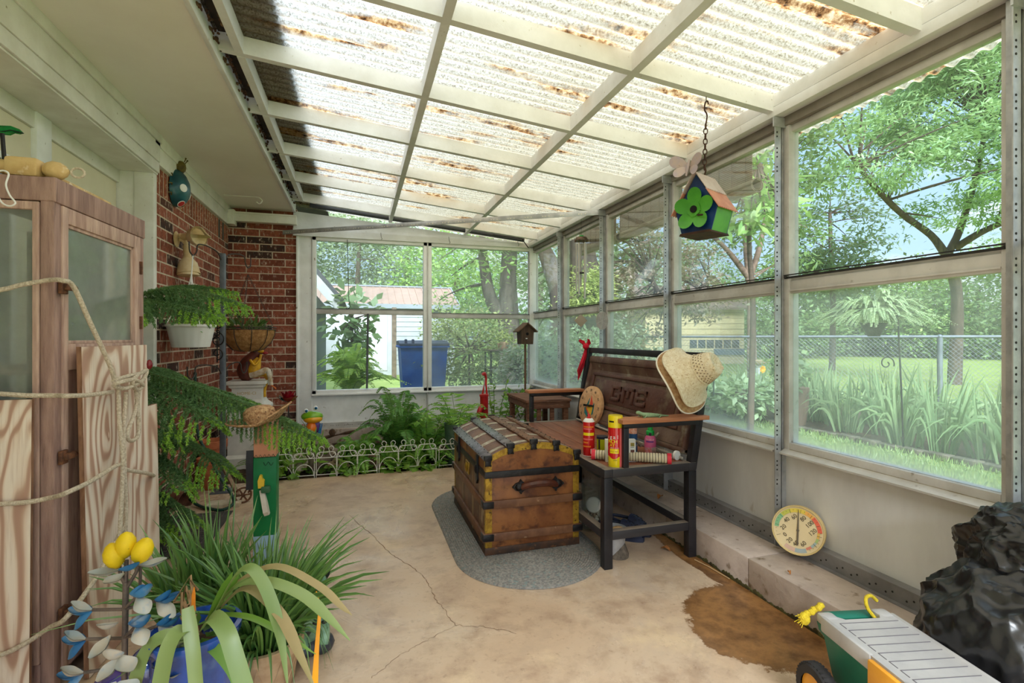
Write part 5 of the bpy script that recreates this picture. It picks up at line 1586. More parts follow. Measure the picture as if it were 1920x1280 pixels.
# colourful tin frog in the bed
cf = thing('colourful_tin_frog', 'colourful tin frog with a green head and purple back in the flower bed', 'frog ornament', (-.43, 5.15, 0))
cx, cy2, cz = V((-0.432, 5.15, 0.447))
m = MB().ball((cx + .01, cy2, cz + .05), (.1, .07, .05), 16); m.build('head', M('lime_enamel', (120, 176, 34), rough=.25, coat=.4), cf, 60)
m = MB().ball((cx + .018, cy2 - .012, cz + .026), (.088, .066, .042), 16); m.build('jaw', M('gold_enamel', (236, 168, 34), rough=.25, coat=.4), cf, 60)
m = MB().ball((cx + .02, cy2 + .02, cz - .05), (.065, .05, .075), 16); m.build('back', M('purple_enamel', (104, 62, 140), rough=.25, coat=.4), cf, 60)
m = MB().ball((cx + .005, cy2 - .02, cz - .065), (.048, .045, .07), 16); m.build('chest', M('orange_gloss', (240, 124, 30), rough=.25, coat=.4), cf, 60)
for s in (-1, 1):
    e = MB(); c_ = V((cx + .0 + s * .042, cy2 - .02, cz + .118 + s * .012)); e.ball(c_, .021, 12); e.m = 1; e.ball(c_ + V((.004, -.012, 0)), .0145, 10); e.m = 2; e.ball(c_ + V((.005, -.02, .0)), .008, 8)
    e.build('eye', [wht, M('blue_enamel', (30, 110, 170), rough=.2), blk], cf, 60)
m = MB()
for k, (dx, mt) in enumerate(((.085, 0), (.1, 0), (-.06, 1), (-.075, 1))):
    m.m = mt; m.tube([(cx + dx * .8, cy2 - .01, cz - .12), (cx + dx, cy2, cz - .02)], [.009, .004], 6)
m.build('spikes', [M('blue_enamel', (30, 110, 170)), M('magenta_enamel', (200, 40, 110), rough=.3)], cf)
MB().tube([(cx, cy2, cz - .12), (cx, cy2, -.02)], .012, 8).build('stake', arm_iron, cf)

# ------------------------------------------------------------------ floor clutter by the brick wall
mt_ = thing('woven_rubber_mat', 'dark woven-pattern rubber doormat by the entry door', 'doormat', (-1.1, 3.6, 0))
rub = M('dark_rubber', (70, 64, 62), (54, 49, 48), 10, .7)
MB().box(-1.42, -.86, 3.28, 4.05, .0005, .006, .002).build('mat_base', rub, mt_)
m = MB()
for i in range(14):
    for j in range(19):
        cx_, cyy = -1.40 + .04 * i, 3.30 + .04 * j
        if cx_ > -.89 or cyy > 4.03: continue
        if (i + j) % 2:
            for k in range(3): m.box(cx_ - .016, cx_ + .016, cyy - .016 + .012 * k, cyy - .009 + .012 * k, .006, .0105)
        else:
            for k in range(3): m.box(cx_ - .016 + .012 * k, cx_ - .009 + .012 * k, cyy - .016, cyy + .016, .006, .0105)
m.build('woven_ribs', M('mat_rib', (98, 90, 86), (78, 72, 70), 10, .65), mt_)
hs = MB(); hp = smoothpath([(-1.21, 4.45, .98), (-1.205, 4.44, .78), (-1.18, 4.42, .5), (-1.06, 4.3, .32), (-.98, 4.22, .2), (-.90, 4.16, .1), (-.87, 4.1, .04), (-.93, 4.05, .016), (-1.02, 4.1, .016), (-1.12, 4.2, .018), (-1.2, 4.28, .05)], 12)
hs.tube(hp, [.0125 if i % 2 else .0095 for i in range(len(hp))], 8)
tag(hs.build('coiled_hose', M('dark_green_hose', (34, 74, 62), (22, 52, 44), 60, .5), None, 70, loc=(-1.02, 4.1, .0)), 'dark green ribbed garden hose hanging by the post and curving on the floor', 'hose')
MB_ = MB().box(-1.06, -.84, 4.14, 4.26, .0, .03, .003)
tag(MB_.build('white_plank', M('chipped_white_wood', (222, 212, 192), (190, 172, 146), 12, .7), loc=(-.95, 4.2, 0)), 'short white painted plank lying on the floor near the hose', 'plank')
wh = thing('rusty_wheel_tool', 'rusty iron wheel with a weathered wooden handle on the floor', 'garden tool', (-.84, 4.2, 0))
m = MB(); m.X = Matrix.Translation((-.83, 4.22, .062)) @ Matrix.Rotation(R(20), 4, 'Z') @ Matrix.Rotation(R(90), 4, 'X')
m.tube([(.055 * math.cos(2 * math.pi * k / 28), .055 * math.sin(2 * math.pi * k / 28), 0) for k in range(28)], .007, 8, True)
for k in range(3): m.bar((.052 * math.cos(k * 1.05), .052 * math.sin(k * 1.05), 0), (-.052 * math.cos(k * 1.05), -.052 * math.sin(k * 1.05), 0), .012, .006)
m.cyl((0, 0, -.02), (0, 0, .02), .012, n=12); m.build('wheel', rust, wh, 50)
m = MB().bar((-.86, 4.2, .07), (-1.0, 4.34, .28), .03, .02, (0, 0, 1), .004); m.build('handle', M('grey_wood_handle', (150, 124, 100), (120, 96, 76), 10, .8, stretch=(1, 1, 6)), wh)
m = MB().tube([(-.80, 4.24, .07), (-.72, 4.28, .2), (-.70, 4.3, .24)], .008, 6); m.build('crank_rod', rust, wh)
def pot(name, label, c, r, h_, mt, rim=True, z=0, tilt=None, group=None, soil_=True):
    t = thing(name, label, 'plant pot', (c[0], c[1], z), group)
    m = MB()
    if tilt is not None: m.X = tilt
    o = (0, 0, 0) if tilt is not None else (c[0], c[1], z)
    pr = [(r * .66, 0), (r * .7, .004), (r * .92, h_ * .8)] + ([(r, h_ * .81), (r * 1.02, h_ * .99), (r * .93, h_)] if rim else [(r, h_), (r * .93, h_)]) + [(r * .86, h_ * .85), (r * .6, .02), (.002, .02)]
    m.lathe(pr, o, 28, close=False); m.build('pot_body', mt, t, 40)
    if soil_:
        m = MB()
        if tilt is not None: m.X = tilt
        m.lathe([(r * .86, h_ * .84), (.002, h_ * .87)], o, 20); m.build('potting_soil', soil, t)
    return t
terra = M('terracotta', (206, 124, 84), (176, 100, 68), 9, .8, c3=(220, 176, 146), sc3=18, lo3=.66, hi3=.75)
pot('terracotta_pot', 'empty rusty brown pot lying on its side by the brick wall', (-1.27, 4.3), .075, .13, M('rusty_clay', (140, 96, 76), (104, 70, 56), 12, .8), z=0, tilt=Matrix.Translation((-1.32, 4.3, .075)) @ Matrix.Rotation(R(100), 4, 'Y') @ Matrix.Rotation(R(30), 4, 'X'), soil_=False)
pot('terracotta_pot', 'orange terracotta pot standing against the brick wall behind the pine branches', (-1.24, 5.05), .12, .34, terra)
pot('terracotta_pot', 'smaller orange terracotta pot on the floor next to the hanging hose', (-1.17, 4.72), .10, .26, terra)

# ------------------------------------------------------------------ hanging things
bh = thing('metal_flower_birdhouse', 'hanging metal birdhouse, blue front with a green flower and pink shingle roof', 'birdhouse', (1.643, 2.134, 2.242))
BC = V((1.615, 2.142, 1.909))
fwd = V((-.922, -.387, 0)).normalized()
rt = V((.387, -.922, 0))
XB = Matrix.Translation(BC) @ Matrix((rt, -fwd, V((0, 0, 1)))).transposed().to_4x4() @ Matrix.Scale(1.145, 4)      # x across the front, y backwards, z up
blue_e = M('blue_sheet', (18, 56, 110), (12, 40, 84), 9, .4, c3=(90, 60, 40), sc3=26, lo3=.7, hi3=.76); grn_e = M('green_sheet', (84, 166, 46), (64, 140, 40), 6, .4, c3=(120, 84, 50), sc3=18, lo3=.7, hi3=.78, coat=.2)
rust_d = M('dark_rust', (84, 54, 38), (56, 38, 30), 16, .7, metal=.3)
def mx():
    m = MB(); m.X = XB; return m
out5 = [(-.07, -.118), (.07, -.118), (.098, -.02), (0, .135), (-.098, -.02)]
m = mx(); m.prism(out5, .0, .004, 'y'); m.build('front', blue_e, bh, 20)
m = mx(); m.prism(out5, .13, .134, 'y'); m.build('back', blue_e, bh, 20)
for s in (1, -1):
    m = mx(); m.prism([(s * .07, -.118), (s * .098, -.02), (s * .094, -.02), (s * .066, -.118)][::s], .004, .13, 'y'); m.build('side', grn_e, bh, 20)
m = mx(); m.prism([(-.076, -.126), (.076, -.126), (.07, -.116), (-.07, -.116)], -.012, .145, 'y'); m.build('base_tray', rust_d, bh, 20)
shc = [M('pale_shingle', (206, 190, 184), (184, 164, 156), 10, .5), M('pink_shingle', (214, 150, 122), (190, 120, 96), 10, .5)]
for s in (1, -1):
    r_ = V((s * .112, 0, -.172)).normalized(); 
    m = mx()
    for tier, (a, b) in enumerate(((0.0, .105), (.095, .205))):
        edge_n = 9
        y0, y1 = -.016, .15
        pts_top = [(y0, a), (y1, a)]
        pts_bot = [(y1 - (y1 - y0) * i / (edge_n * 2), b - (.008 if i % 2 else 0)) for i in range(edge_n * 2 + 1)]
        poly = pts_top + pts_bot
        off = V((s * .84, 0, .54)) * (.004 if tier == 0 else .001)
        base = V((0, 0, .140))
        vs = [base + r_ * q + V((0, y, 0)) + off for y, q in poly] + [base + r_ * q + V((0, y, 0)) + off + V((s * .84, 0, .54)) * .003 for y, q in poly]
        k = len(poly)
        m.add(vs, [tuple(range(k)), tuple(range(2 * k - 1, k - 1, -1))] + [(i, (i + 1) % k, k + (i + 1) % k, k + i) for i in range(k)], tier)
    m.build('roof_shingles', shc, bh, 20)
m = mx()
for k in range(5):
    a = R(86 + 72 * k); d2 = V((math.cos(a), 0, math.sin(a))); n2 = V((-d2.z, 0, d2.x)); c_ = V((-.004, -.006, -.018))
    q = []
    for i in range(17):
        f = 2 * math.pi * i / 16
        q.append(c_ + d2 * (.057 + .037 * math.cos(f)) + n2 * (.034 * math.sin(f)) + V((0, -.01 - .006 * math.cos(f), 0)))
    q.append(c_ + d2 * .055 + V((0, -.004, 0)))
    m.add(q, [(i, i + 1, 17) for i in range(16)]); m.add([p + V((0, .002, 0)) for p in q], [(i + 1, i, 17) for i in range(16)])
    m.add([c_ + d2 * .0 + n2 * .012 + V((0, -.006, 0)), c_ + d2 * .03 + n2 * .018 + V((0, -.008, 0)), c_ + d2 * .03 - n2 * .018 + V((0, -.008, 0)), c_ - n2 * .012 + V((0, -.006, 0))], [(0, 1, 2, 3)])
m.build('flower', grn_e, bh, 60)
m = mx(); m.tube([(-.004, -.004, -.018), (-.004, -.018, -.018)], .0155, 14); m.build('entry_hole', M('hole_black', (14, 12, 12), rough=.9), bh)
m = mx(); m.tube([(.012, -.008, -.045), (.03, -.03, -.052), (.05, -.034, -.055)], .004, 6); m.build('perch', rust_d, bh)
lav = M('lavender_metal', (176, 164, 180), (196, 176, 170), 14, .4, c3=(110, 90, 90), sc3=30, lo3=.68, hi3=.75)
m = mx()
for (a, ln, wd, oy) in ((148, .085, .05, -.03), (205, .06, .042, -.03), (28, .075, .045, -.02), (-30, .055, .04, -.02)):
    d2 = V((math.cos(R(a)), 0, math.sin(R(a)))); n2 = V((-d2.z, 0, d2.x)); c_ = V((-.02, oy, .165))
    q = [c_ + d2 * (ln * .55 + ln * .5 * math.cos(2 * math.pi * i / 14)) + n2 * (wd * .5 * math.sin(2 * math.pi * i / 14)) * (1 + .25 * math.cos(2 * math.pi * i / 14)) + V((0, -.03 * abs(math.cos(R(a))) * (.5 + .5 * math.cos(2 * math.pi * i / 14)), 0)) for i in range(14)]
    m.add(q, [tuple(range(14))]); m.add([p + V((0, .002, 0)) for p in q], [tuple(range(13, -1, -1))])
m.tube([(-.03, -.03, .13), (-.02, -.036, .165), (-.012, -.034, .195)], [.004, .008, .004], 8)
m.build('butterfly', lav, bh, 60)
m = mx(); HK = XB.inverted() @ V((1.64, 2.135, 2.434))
top = V((.012, .07, HK.z)); 
m.tube(smoothpath([(.0, .07, .145), (.006, .07, .165), (.0, .07, .18)], 3), .004, 6)
chain(m, (.0, .07, .17), (.006, .07, top.z - .085), 9, .0085, .0024)
m.tube(smoothpath([(.006, .07, top.z - .09), (.012, .07, top.z - .05), (.0, .07, top.z - .02), (.004, .07, top.z + .01), (.014, .07, top.z + .012), (.018, .07, top.z - .002)], 4), .0035, 6)
m.build('chain', rust_d, bh)
hkp = XB @ V((.008, .07, top.z + .01))
m = MB().tube([hkp + V((0, 0, -.004)), hkp + V((0, 0, .07))], .003, 6); 
tag(m.build('hanging_eye_wire', M('steel_wire', (150, 148, 146), rough=.4, metal=.6), loc=tuple(hkp)), 'thin steel eye wire from the rafter holding the birdhouse chain', 'wire')

wc = thing('wind_chime', 'metal tube wind chime hanging inside the window wall', 'wind chime', (2.0, 4.5, 2.2))
cx, cyc = 2.0, 4.334
cx, cyc, czz = (1.99, 4.31, 2.156)
bronze = M('aged_bronze', (120, 100, 84), (90, 74, 62), 20, .5, metal=.5)
m = MB().lathe([(.02, .0), (.05, -.005), (.062, -.03), (.06, -.04), (.002, -.03)], (cx, cyc, czz + .03), 20)
for k in range(8): m.ball((cx + .058 * math.cos(k * .785), cyc + .058 * math.sin(k * .785), czz - .006), .012, 8)
m.build('crown', bronze, wc, 50)
MB().lathe([(.002, .0), (.02, -.004), (.024, -.012), (.002, -.012)], (cx, cyc, czz + .046), 14).build('cap', grn, wc)
for k, ln in enumerate((.36, .40, .44, .48, .52)):
    a = k * 1.257
    MB().cyl((cx + .046 * math.cos(a), cyc + .046 * math.sin(a), czz - .03), (cx + .046 * math.cos(a), cyc + .046 * math.sin(a), czz - .03 - ln), .008, n=12).build('tube', M('brushed_tube', (206, 200, 192), rough=.3, metal=.7), wc)
m = MB().cyl((cx, cyc, czz + .05), (cx, cyc, czz + .2), .0012, n=5).cyl((cx, cyc, czz), (cx, cyc, czz - .45), .0015, n=5).lathe([(.03, 0), (.03, -.012), (.001, -.012)], (cx, cyc, czz - .3), 16)
m.build('clapper', arm_iron, wc)
m = MB(); m.X = frame((2.08, 4.518, 1.412), (.92, -.39, 0), (0, 0, 1)); m.X = m.X @ Matrix.Rotation(R(45), 4, 'Z'); m.box(-.046, .046, -.046, .046, -.003, .003, .001)
o = m.build('diamond_tile', M('taupe_tile', (172, 158, 142), rough=.4), loc=(2.08, 4.518, 1.412)); tag(o, 'small taupe diamond-shaped tile hanging on the meeting rail', 'ornament')
sct = thing('suncatcher', 'clear oval suncatcher with a faint pattern hanging on a perforated post', 'suncatcher', (2.075, 4.057, 1.397))
XS = frame((2.05, 4.008, 1.395), (.92, -.39, 0), (0, 0, 1)) @ Matrix.Scale(1.22, 4)
m = MB(); m.X = XS; m.lathe([(.001, -.002), (.042, -.002), (.042, .002), (.001, .002)], n=28, sy=1.5); m.build('glass_disc', glassmat('suncatcher_glass', .75, .45, tint=(220, 208, 208), sc=40), sct, 30)
m = MB(); m.X = XS; m.tube([(.042 * math.cos(2 * math.pi * k / 28), .063 * math.sin(2 * math.pi * k / 28), 0) for k in range(28)], .0022, 6, True)
for a in (20, 75, 130, 200, 260, 320): m.tube([(0, 0, .002), (.038 * math.cos(R(a)), .058 * math.sin(R(a)), .002)], .0012, 5)
m.build('leading', M('silver_lead', (190, 186, 186), rough=.4, metal=.5), sct)

# bamboo roller blinds outside the glass
def blind(y0, y1, label, z1=2.36, z0=2.17):
    b = thing('bamboo_roller_blind', label, 'roller blind', (2.3, y0, z1), 'bamboo blinds')
    m = MB(); z = z1; k = 0
    while z > z0 + .01:
        m.box(2.284, 2.288, y0, y1, z - .0052, z, 0, k % 2); z -= .0062; k += 1
    m.build('slats', [M('bamboo_slat', (176, 150, 132), (150, 124, 108), 9, .7), M('bamboo_slat_pale', (206, 186, 168), rough=.7)], b, 0)
    m = MB(); prof = []
    for i in range(40):
        a = i / 40 * 2 * math.pi * 1.9; r_ = .05 - .018 * i / 40
        prof.append((2.325 + r_ * math.cos(a + 2.6), z0 + .01 + r_ * math.sin(a + 2.6)))
    outer = prof; inner = [(2.325 + (x - 2.325) * .9, z0 + .01 + (z - z0 - .01) * .9) for x, z in prof]
    vs = [(x, y, z) for y in (y0, y1) for x, z in outer] + [(x, y, z) for y in (y0, y1) for x, z in inner]
    n = 40; fs = []
    for i in range(n - 1):
        fs += [(i, i + 1, n + i + 1, n + i), (2 * n + i, 3 * n + i, 3 * n + i + 1, 2 * n + i + 1), (i, 2 * n + i, 2 * n + i + 1, i + 1), (n + i, n + i + 1, 3 * n + i + 1, 3 * n + i)]
    m.add(vs, fs); m.build('rolled_end', M('bamboo_roll', (206, 190, 172), (176, 156, 138), 60, .7, stretch=(1, .1, 1), bump=.4), b, 70)
    m = MB()
    y = y0 + .05
    while y < y1: m.box(2.281, 2.284, y, y + .004, z0 + .02, z1); y += .12
    m.build('stitching', M('blind_thread', (150, 126, 110), rough=.9), b, 0)
blind(2.50, 3.11, 'short bamboo roller blind behind the hanging birdhouse, its rolled end showing')
blind(3.19, 4.12, 'wide bamboo roller blind in the window between the birdhouse and the wind chime')
blind(4.19, 5.0, 'bamboo roller blind in the window behind the wind chime')

# perforated brace across the room
m = MB(); a, b = V((-.80, 6.06, 2.405)), V((2.09, 4.16, 2.385)); d_ = (b - a).normalized(); sd = V((-d_.y, d_.x, 0))
m.bar(a, b, .004, .045, (0, 0, 1), .001); m.bar(a + V((0, 0, .022)) + sd * .02, b + V((0, 0, .022)) + sd * .02, .04, .004, (0, 0, 1), .001)
m.m = 1
L_ = (b - a).length; k = .05
while k < L_ - .05:
    for dk in (0, .025, .06):
        q = a + d_ * (k + dk)
        m.X = frame(q + V((0, 0, -.004)) - sd * .0021, d_, (0, 0, 1)); m.lathe([(.005, 0), (.005, -.0004), (.001, -.0004)], n=8); m.lathe([(.005, 0), (.005, .0006), (.001, .0006)], n=8); m.X = Matrix.Identity(4)
    k += .17
o = m.build('perforated_brace', [galv, M('hole_pale', (236, 230, 214), rough=.8)], loc=tuple(a)); tag(o, 'long perforated steel brace spanning from the brick corner to a window post', 'brace')
for (x, y), l in zip(((.25, 6.08), (1.05, 6.08), (1.9, 6.0)), ('small wire hook under the back header over the first window', 'small wire hook under the back header over the second window', 'small wire hook near the far corner under the back header')):
    tag(MB().tube(smoothpath([(x, y, 2.47), (x + .005, y - .01, 2.42), (x + .015, y - .01, 2.40), (x + .005, y - .01, 2.385)], 4), .0025, 6).build('wire_hook', arm_iron, loc=(x, y, 2.42)), l, 'hook')
m = MB().tube([(1.55, 5.9, 2.49), (1.95, 5.98, 2.485), (2.0, 6.02, 2.44), (2.07, 6.08, 2.39)], .006, 6)
tag(m.build('thin_black_rod', black_iron, loc=(1.95, 5.98, 2.48)), 'thin black rod lying under the roof in the far window corner', 'rod')
m = MB().tube(smoothpath([(-0.123, 6.11, 2.375), (-0.118, 6.11, 2.185), (-0.112, 6.11, 1.939), (-0.106, 6.11, 1.693), (-0.094, 6.11, 1.601), (-0.129, 6.11, 1.57)], 5), .0035, 6)
tag(m.build('dangling_wire', black_iron, loc=(-0.118, 6.11, 2.369)), 'thin black cord dangling down the first back window', 'cord')

# ------------------------------------------------------------------ bed: pump, pole birdhouse, bucket, border fence, statues
pm = thing('red_hand_pump', 'small red cast iron hand pump in the flower bed', 'hand pump', (1.27, 5.2, 0))
pr_ = M('pump_red', (196, 34, 36), (160, 26, 30), 10, .35, coat=.2)
px2, py2 = 1.275, 5.2
MB().lathe([(.05, -.02), (.05, .0), (.034, .02), (.036, .40), (.044, .42), (.044, .62), (.05, .625), (.05, .645), (.03, .65), (.002, .65)], (px2, py2, 0), 22).build('barrel', pr_, pm, 40)
MB().tube(smoothpath([(px2 - .02, py2 - .03, .5), (px2 - .05, py2 - .08, .52), (px2 - .075, py2 - .1, .48), (px2 - .08, py2 - .105, .42)], 4), [.03] * 5 + [.026] * 8, 12).build('spout', pr_, pm, 60)
MB().bar((px2 - .02, py2, .64), (px2 + .012, py2, .78), .018, .016).bar((px2 + .03, py2, .64), (px2 + .018, py2, .8), .018, .016).build('lever_bracket', pr_, pm)
MB().tube(smoothpath([(px2 + .016, py2, .74), (px2 + .02, py2, .82), (px2 + .005, py2, .865), (px2 - .02, py2, .85)], 4), [.014] * 6 + [.017] * 7, 10).build('pump_handle', pr_, pm, 60)
MB().cyl((px2 + .0, py2 - .005, .64), (px2 + .004, py2 - .005, .82), .006, n=8).build('piston_rod', tin, pm)
pb = thing('pole_birdhouse', 'brown wooden birdhouse on a thin pole in the far window corner', 'birdhouse', (1.955, 5.88, 0))
bx0 = 1.955; by0 = 5.86
dkw = M('dark_brown_wood', (92, 70, 56), (70, 52, 42), 8, .8, stretch=(8, 8, 1), bump=.25)
m = MB().prism([(-.075, 1.165), (.075, 1.165), (.085, 1.335), (0, 1.415), (-.085, 1.335)], by0 - .08, by0 + .08, 'y'); m.v = [(x + bx0, y, z) for x, y, z in m.v]; m.build('house_body', dkw, pb, 20)
m = MB()
for s in (1, -1): m.bar((bx0 - s * .004, by0 - .005, 1.425), (bx0 + s * .125, by0 - .005, 1.315), .21, .014, (0, 0, 1), .002)
m.build('roof', M('brown_roof_board', (120, 94, 74), (96, 74, 58), 8, .8, stretch=(1, 8, 1)), pb)
m = MB().tube([(bx0, by0 - .081, 1.29), (bx0, by0 - .083, 1.29)], .018, 14); m.m = 1; m.ball((bx0 - .01, by0 - .083, 1.235), (.014, .003, .006), 8); m.build('entry_hole', [M('hole_black', (14, 12, 12)), wht], pb)
MB().cyl((bx0, by0, 0), (bx0, by0, 1.17), .013, n=10).build('pole', M('brown_pole', (112, 78, 58), rough=.7), pb)
gb_ = thing('green_metal_bucket', 'tall grey-green metal bucket in the bed behind the trunk', 'bucket', (.93, 4.97, 0))
m = MB().lathe([(.085, -.01), (.088, .0), (.118, .385), (.123, .39), (.12, .397), (.113, .39), (.082, .02), (.002, .02)], (.93, 4.97, 0), 24, close=False); m.build('bucket_body', M('grey_green_metal', (96, 124, 108), (70, 96, 82), 10, .45, metal=.2), gb_, 40)
MB().lathe([(.11, .33), (.001, .34)], (.93, 4.97, 0), 18).build('potting_soil', soil, gb_)

fw = M('white_wire_fence', (236, 236, 232), (214, 212, 206), 20, .45)
def fence_section(x0, y, z, label, n=3, wd=.178, rz=0):
    t = thing('wire_border_fence', label, 'border fence', (x0, y, 0), 'white wire border fence', rz=rz)
    m = MB(); r_ = .0036
    for k in range(n):
        a = x0 + k * wd; b = a + wd - .006; c = (a + b) / 2
        h1, h2 = z + .205, z + .15
        m.tube(smoothpath([(a, y, z - .06), (a, y, z + .1), (a + .002, y, h1 - .035), (a + .012, y, h1 - .008), (a + .03, y, h1)], 4), r_, 6)
        m.tube(smoothpath([(b, y, z - .06), (b, y, z + .1), (b - .002, y, h1 - .035), (b - .012, y, h1 - .008), (b - .03, y, h1)], 4), r_, 6)
        m.tube([(a + .03, y, h1), (b - .03, y, h1)], r_, 6)
        m.tube([(a + .004 + (b - a - .008) * (.5 - .5 * math.cos(math.pi * i / 12)), y - .003, z + .0 + .105 * math.sin(math.pi * i / 12)) for i in range(13)], r_, 6)
        for s, xx in ((1, c - .042), (-1, c + .042)):
            m.tube(smoothpath([(xx - s * .012, y, h1 + .012), (xx - s * .02, y, h1 + .035), (xx, y, h1 + .052), (xx + s * .022, y, h1 + .035), (xx + s * .016, y, h1 + .005), (xx + s * .01, y, h1 - .025), (xx - s * .01, y, h1 - .047), (xx - s * .032, y, h1 - .035), (xx - s * .03, y, h1 - .014), (xx - s * .014, y, h1 - .016)], 4), r_ * .9, 6)
    m.build('hoops', fw, t, 60)
    MB().tube([(x0 - .012, y - .004, z + .155), (x0 + n * wd + .006, y - .004, z + .155), (x0 + n * wd + .012, y - .004, z + .135)], r_, 6).tube([(x0, y - .004, z + .005), (x0 + n * wd - .006, y - .004, z + .005)], r_, 6).build('cross_wire', fw, t, 60)
fence_section(-.905, 4.83, .012, 'white scrolled wire border fence section by the stone plaque')
fence_section(-.362, 4.83, .012, 'white scrolled wire border fence section in front of the stone rabbits')
fence_section(.183, 4.82, .03, 'white scrolled wire border fence section in front of the big fern, set a little higher')
fence_section(.74, 4.83, .015, 'white scrolled wire border fence section partly hidden behind the trunk')

stone_g = M('carved_grey_stone', (132, 120, 106), (98, 88, 78), 14, .9, bump=.4)
def rabbit(loc, s, label, rz=0, mt=None):
    x, y, z = loc
    m = MB(); m.X = Matrix.Translation(loc) @ Matrix.Rotation(rz, 4, 'Z') @ Matrix.Scale(s, 4)
    m.tube(smoothpath([(-.12, 0, .06), (-.06, 0, .085), (0, 0, .085), (.05, 0, .1), (.085, 0, .14), (.13, 0, .142), (.165, 0, .128)], 5), [.05, .062, .07, .076, .08, .08, .078, .076, .072, .068, .064, .06, .056, .052, .048, .046, .046, .047, .048, .047, .044, .042, .04, .036, .032, .03, .027, .024, .022, .018, .014], 14)
    for q in (1, -1):
        m.tube(smoothpath([(.09, q * .022, .175), (.05, q * .03, .195), (.0, q * .034, .19), (-.03, q * .03, .18)], 4), [.012, .016, .018, .02, .021, .021, .02, .019, .018, .016, .014, .011, .006], 8)
        m.ball((-.05, q * .055, .055), (.055, .03, .055), 12); m.tube([(.06, q * .035, .07), (.08, q * .035, .02), (.1, q * .035, .012)], [.02, .017, .014], 8)
    m.ball((-.135, 0, .075), .028, 10)
    o = m.build('stone_rabbit', mt or stone_g, None, 60, loc=loc)
    e = MB(); e.X = m.X
    for q in (1, -1): e.ball((.125, q * .04, .15), .008, 8)
    e.build('eye', blk, o)
    return tag(o, label, 'rabbit statue')
rabbit((-0.318, 5, 0.029), 1.05, 'large grey stone rabbit behind the wire border fence', R(-12))
rabbit((-.17, 4.93, .0), .62, 'small tan stone rabbit nose to nose with the large grey one', R(195), M('tan_stone_carved', (170, 148, 116), (130, 110, 86), 14, .9, bump=.4))
rabbit((.155, 4.95, .0), .66, 'small upright brown stone rabbit where two fence sections meet', R(150), M('brown_stone_carved', (128, 104, 86), (94, 74, 62), 14, .9, bump=.4))
m = MB(); m.X = frame(V((-0.539, 4.96, 0.104)), (1, -.1, 0), (0, .35, 1)) 
n = 26; m.prism([((.1 + .008 * math.sin(i * 2.7)) * math.cos(2 * math.pi * i / n), (.085 + .008 * math.sin(i * 4.1)) * math.sin(2 * math.pi * i / n)) for i in range(n)], -.015, .015)
pl_ = m.build('stone_plaque', M('pale_carved_stone', (206, 196, 176), (160, 146, 124), 20, .9, bump=.5), None, 40, loc=(-0.539, 4.96, 0.104)); tag(pl_, 'round pale carved stone plaque leaning in the bed behind the fence', 'stone plaque')
m2 = MB(); m2.X = m.X
for k in range(16):
    a = 2 * math.pi * k / 16; m2.ball((.086 * math.cos(a), .07 * math.sin(a), .015), (.016, .012, .008), 8)
for z in (.02, .0, -.02): m2.box(-.045, .045, z - .002, z + .002, .014, .0165)
m2.build('carved_wreath', M('pale_carved_stone', (206, 196, 176)), pl_, 60)
m = MB(); q0 = smoothpath([(-.36, 5.6, .2), (-.2, 5.58, .23), (-.02, 5.55, .27), (.12, 5.55, .34)], 5); m.tube(q0, [.012 + .006 * math.sin(i) for i in range(len(q0))], 7); m.ball((-.26, 5.56, .26), (.035, .03, .04), 8)
tag(m.build('driftwood_branch', M('brown_branch', (98, 72, 54), (66, 48, 38), 14, .9, bump=.5), loc=(-.2, 5.58, .2)), 'brown dead branch lying across the back of the flower bed', 'branch')

# ------------------------------------------------------------------ round dial thermometer on the kerb
dt = thing('dial_thermometer', 'round yellowed dial thermometer standing on the kerb against the wall', 'thermometer', (2.0, 1.95, .157))
nrm = V((-.80, -.56, .2)).normalized(); xx = V((0, 0, 1)).cross(nrm).normalized(); yy = nrm.cross(xx)
XD = Matrix.Translation(V((2.06, 1.954, 0.304))) @ Matrix((xx, yy, nrm)).transposed().to_4x4()
def dm():
    m = MB(); m.X = XD; return m
RD = .117
m = dm(); m.lathe([(RD * .93, -.04), (RD, -.034), (RD, -.004), (RD * .985, .004), (RD * .94, .004), (RD * .93, 0)], n=48, close=False); m.lathe([(.001, -.04), (RD * .93, -.04)], n=48, close=False); m.build('case', M('yellowed_plastic', (228, 206, 150), (216, 190, 130), 4, .45), dt, 40)
m = dm(); m.lathe([(RD * .935, -.001), (.001, 0)], n=48); m.build('dial_face', M('cream_dial', (238, 220, 180), (230, 208, 162), 4, .5), dt, 40)
def arc_(a0, a1, r0, r1, mt, z=.0012):
    m = dm(); n = 10; vs = []
    for i in range(n + 1):
        a = R(a0 + (a1 - a0) * i / n)
        for r_ in (r0, r1): vs += [(r_ * RD * math.cos(a), r_ * RD * math.sin(a), 0), (r_ * RD * math.cos(a), r_ * RD * math.sin(a), z)]
    fs = [(4 * i + 1, 4 * i + 3, 4 * i + 7, 4 * i + 5) for i in range(n)]
    m.add(vs, fs); m.build('colour_band', mt, dt, 0)
for a0, a1, c in ((180, 140, (140, 196, 150)), (140, 112, (206, 206, 96)), (112, 72, (240, 214, 90)), (72, 48, (244, 180, 92)), (48, 4, (238, 110, 84)), (236, 264, (222, 186, 168)), (264, 294, (170, 184, 188))):
    arc_(a0, a1, .72, .88, M('dial_%d' % a0, c, rough=.5))
for a0, a1, c in ((4, -14, (236, 190, 100)), (-14, -28, (180, 200, 130)), (-28, -48, (170, 190, 190)), (-48, -64, (228, 140, 120))):
    arc_(a0, a1, .70, .79, M('dial_i%d' % a0, c, rough=.5))
m = dm()
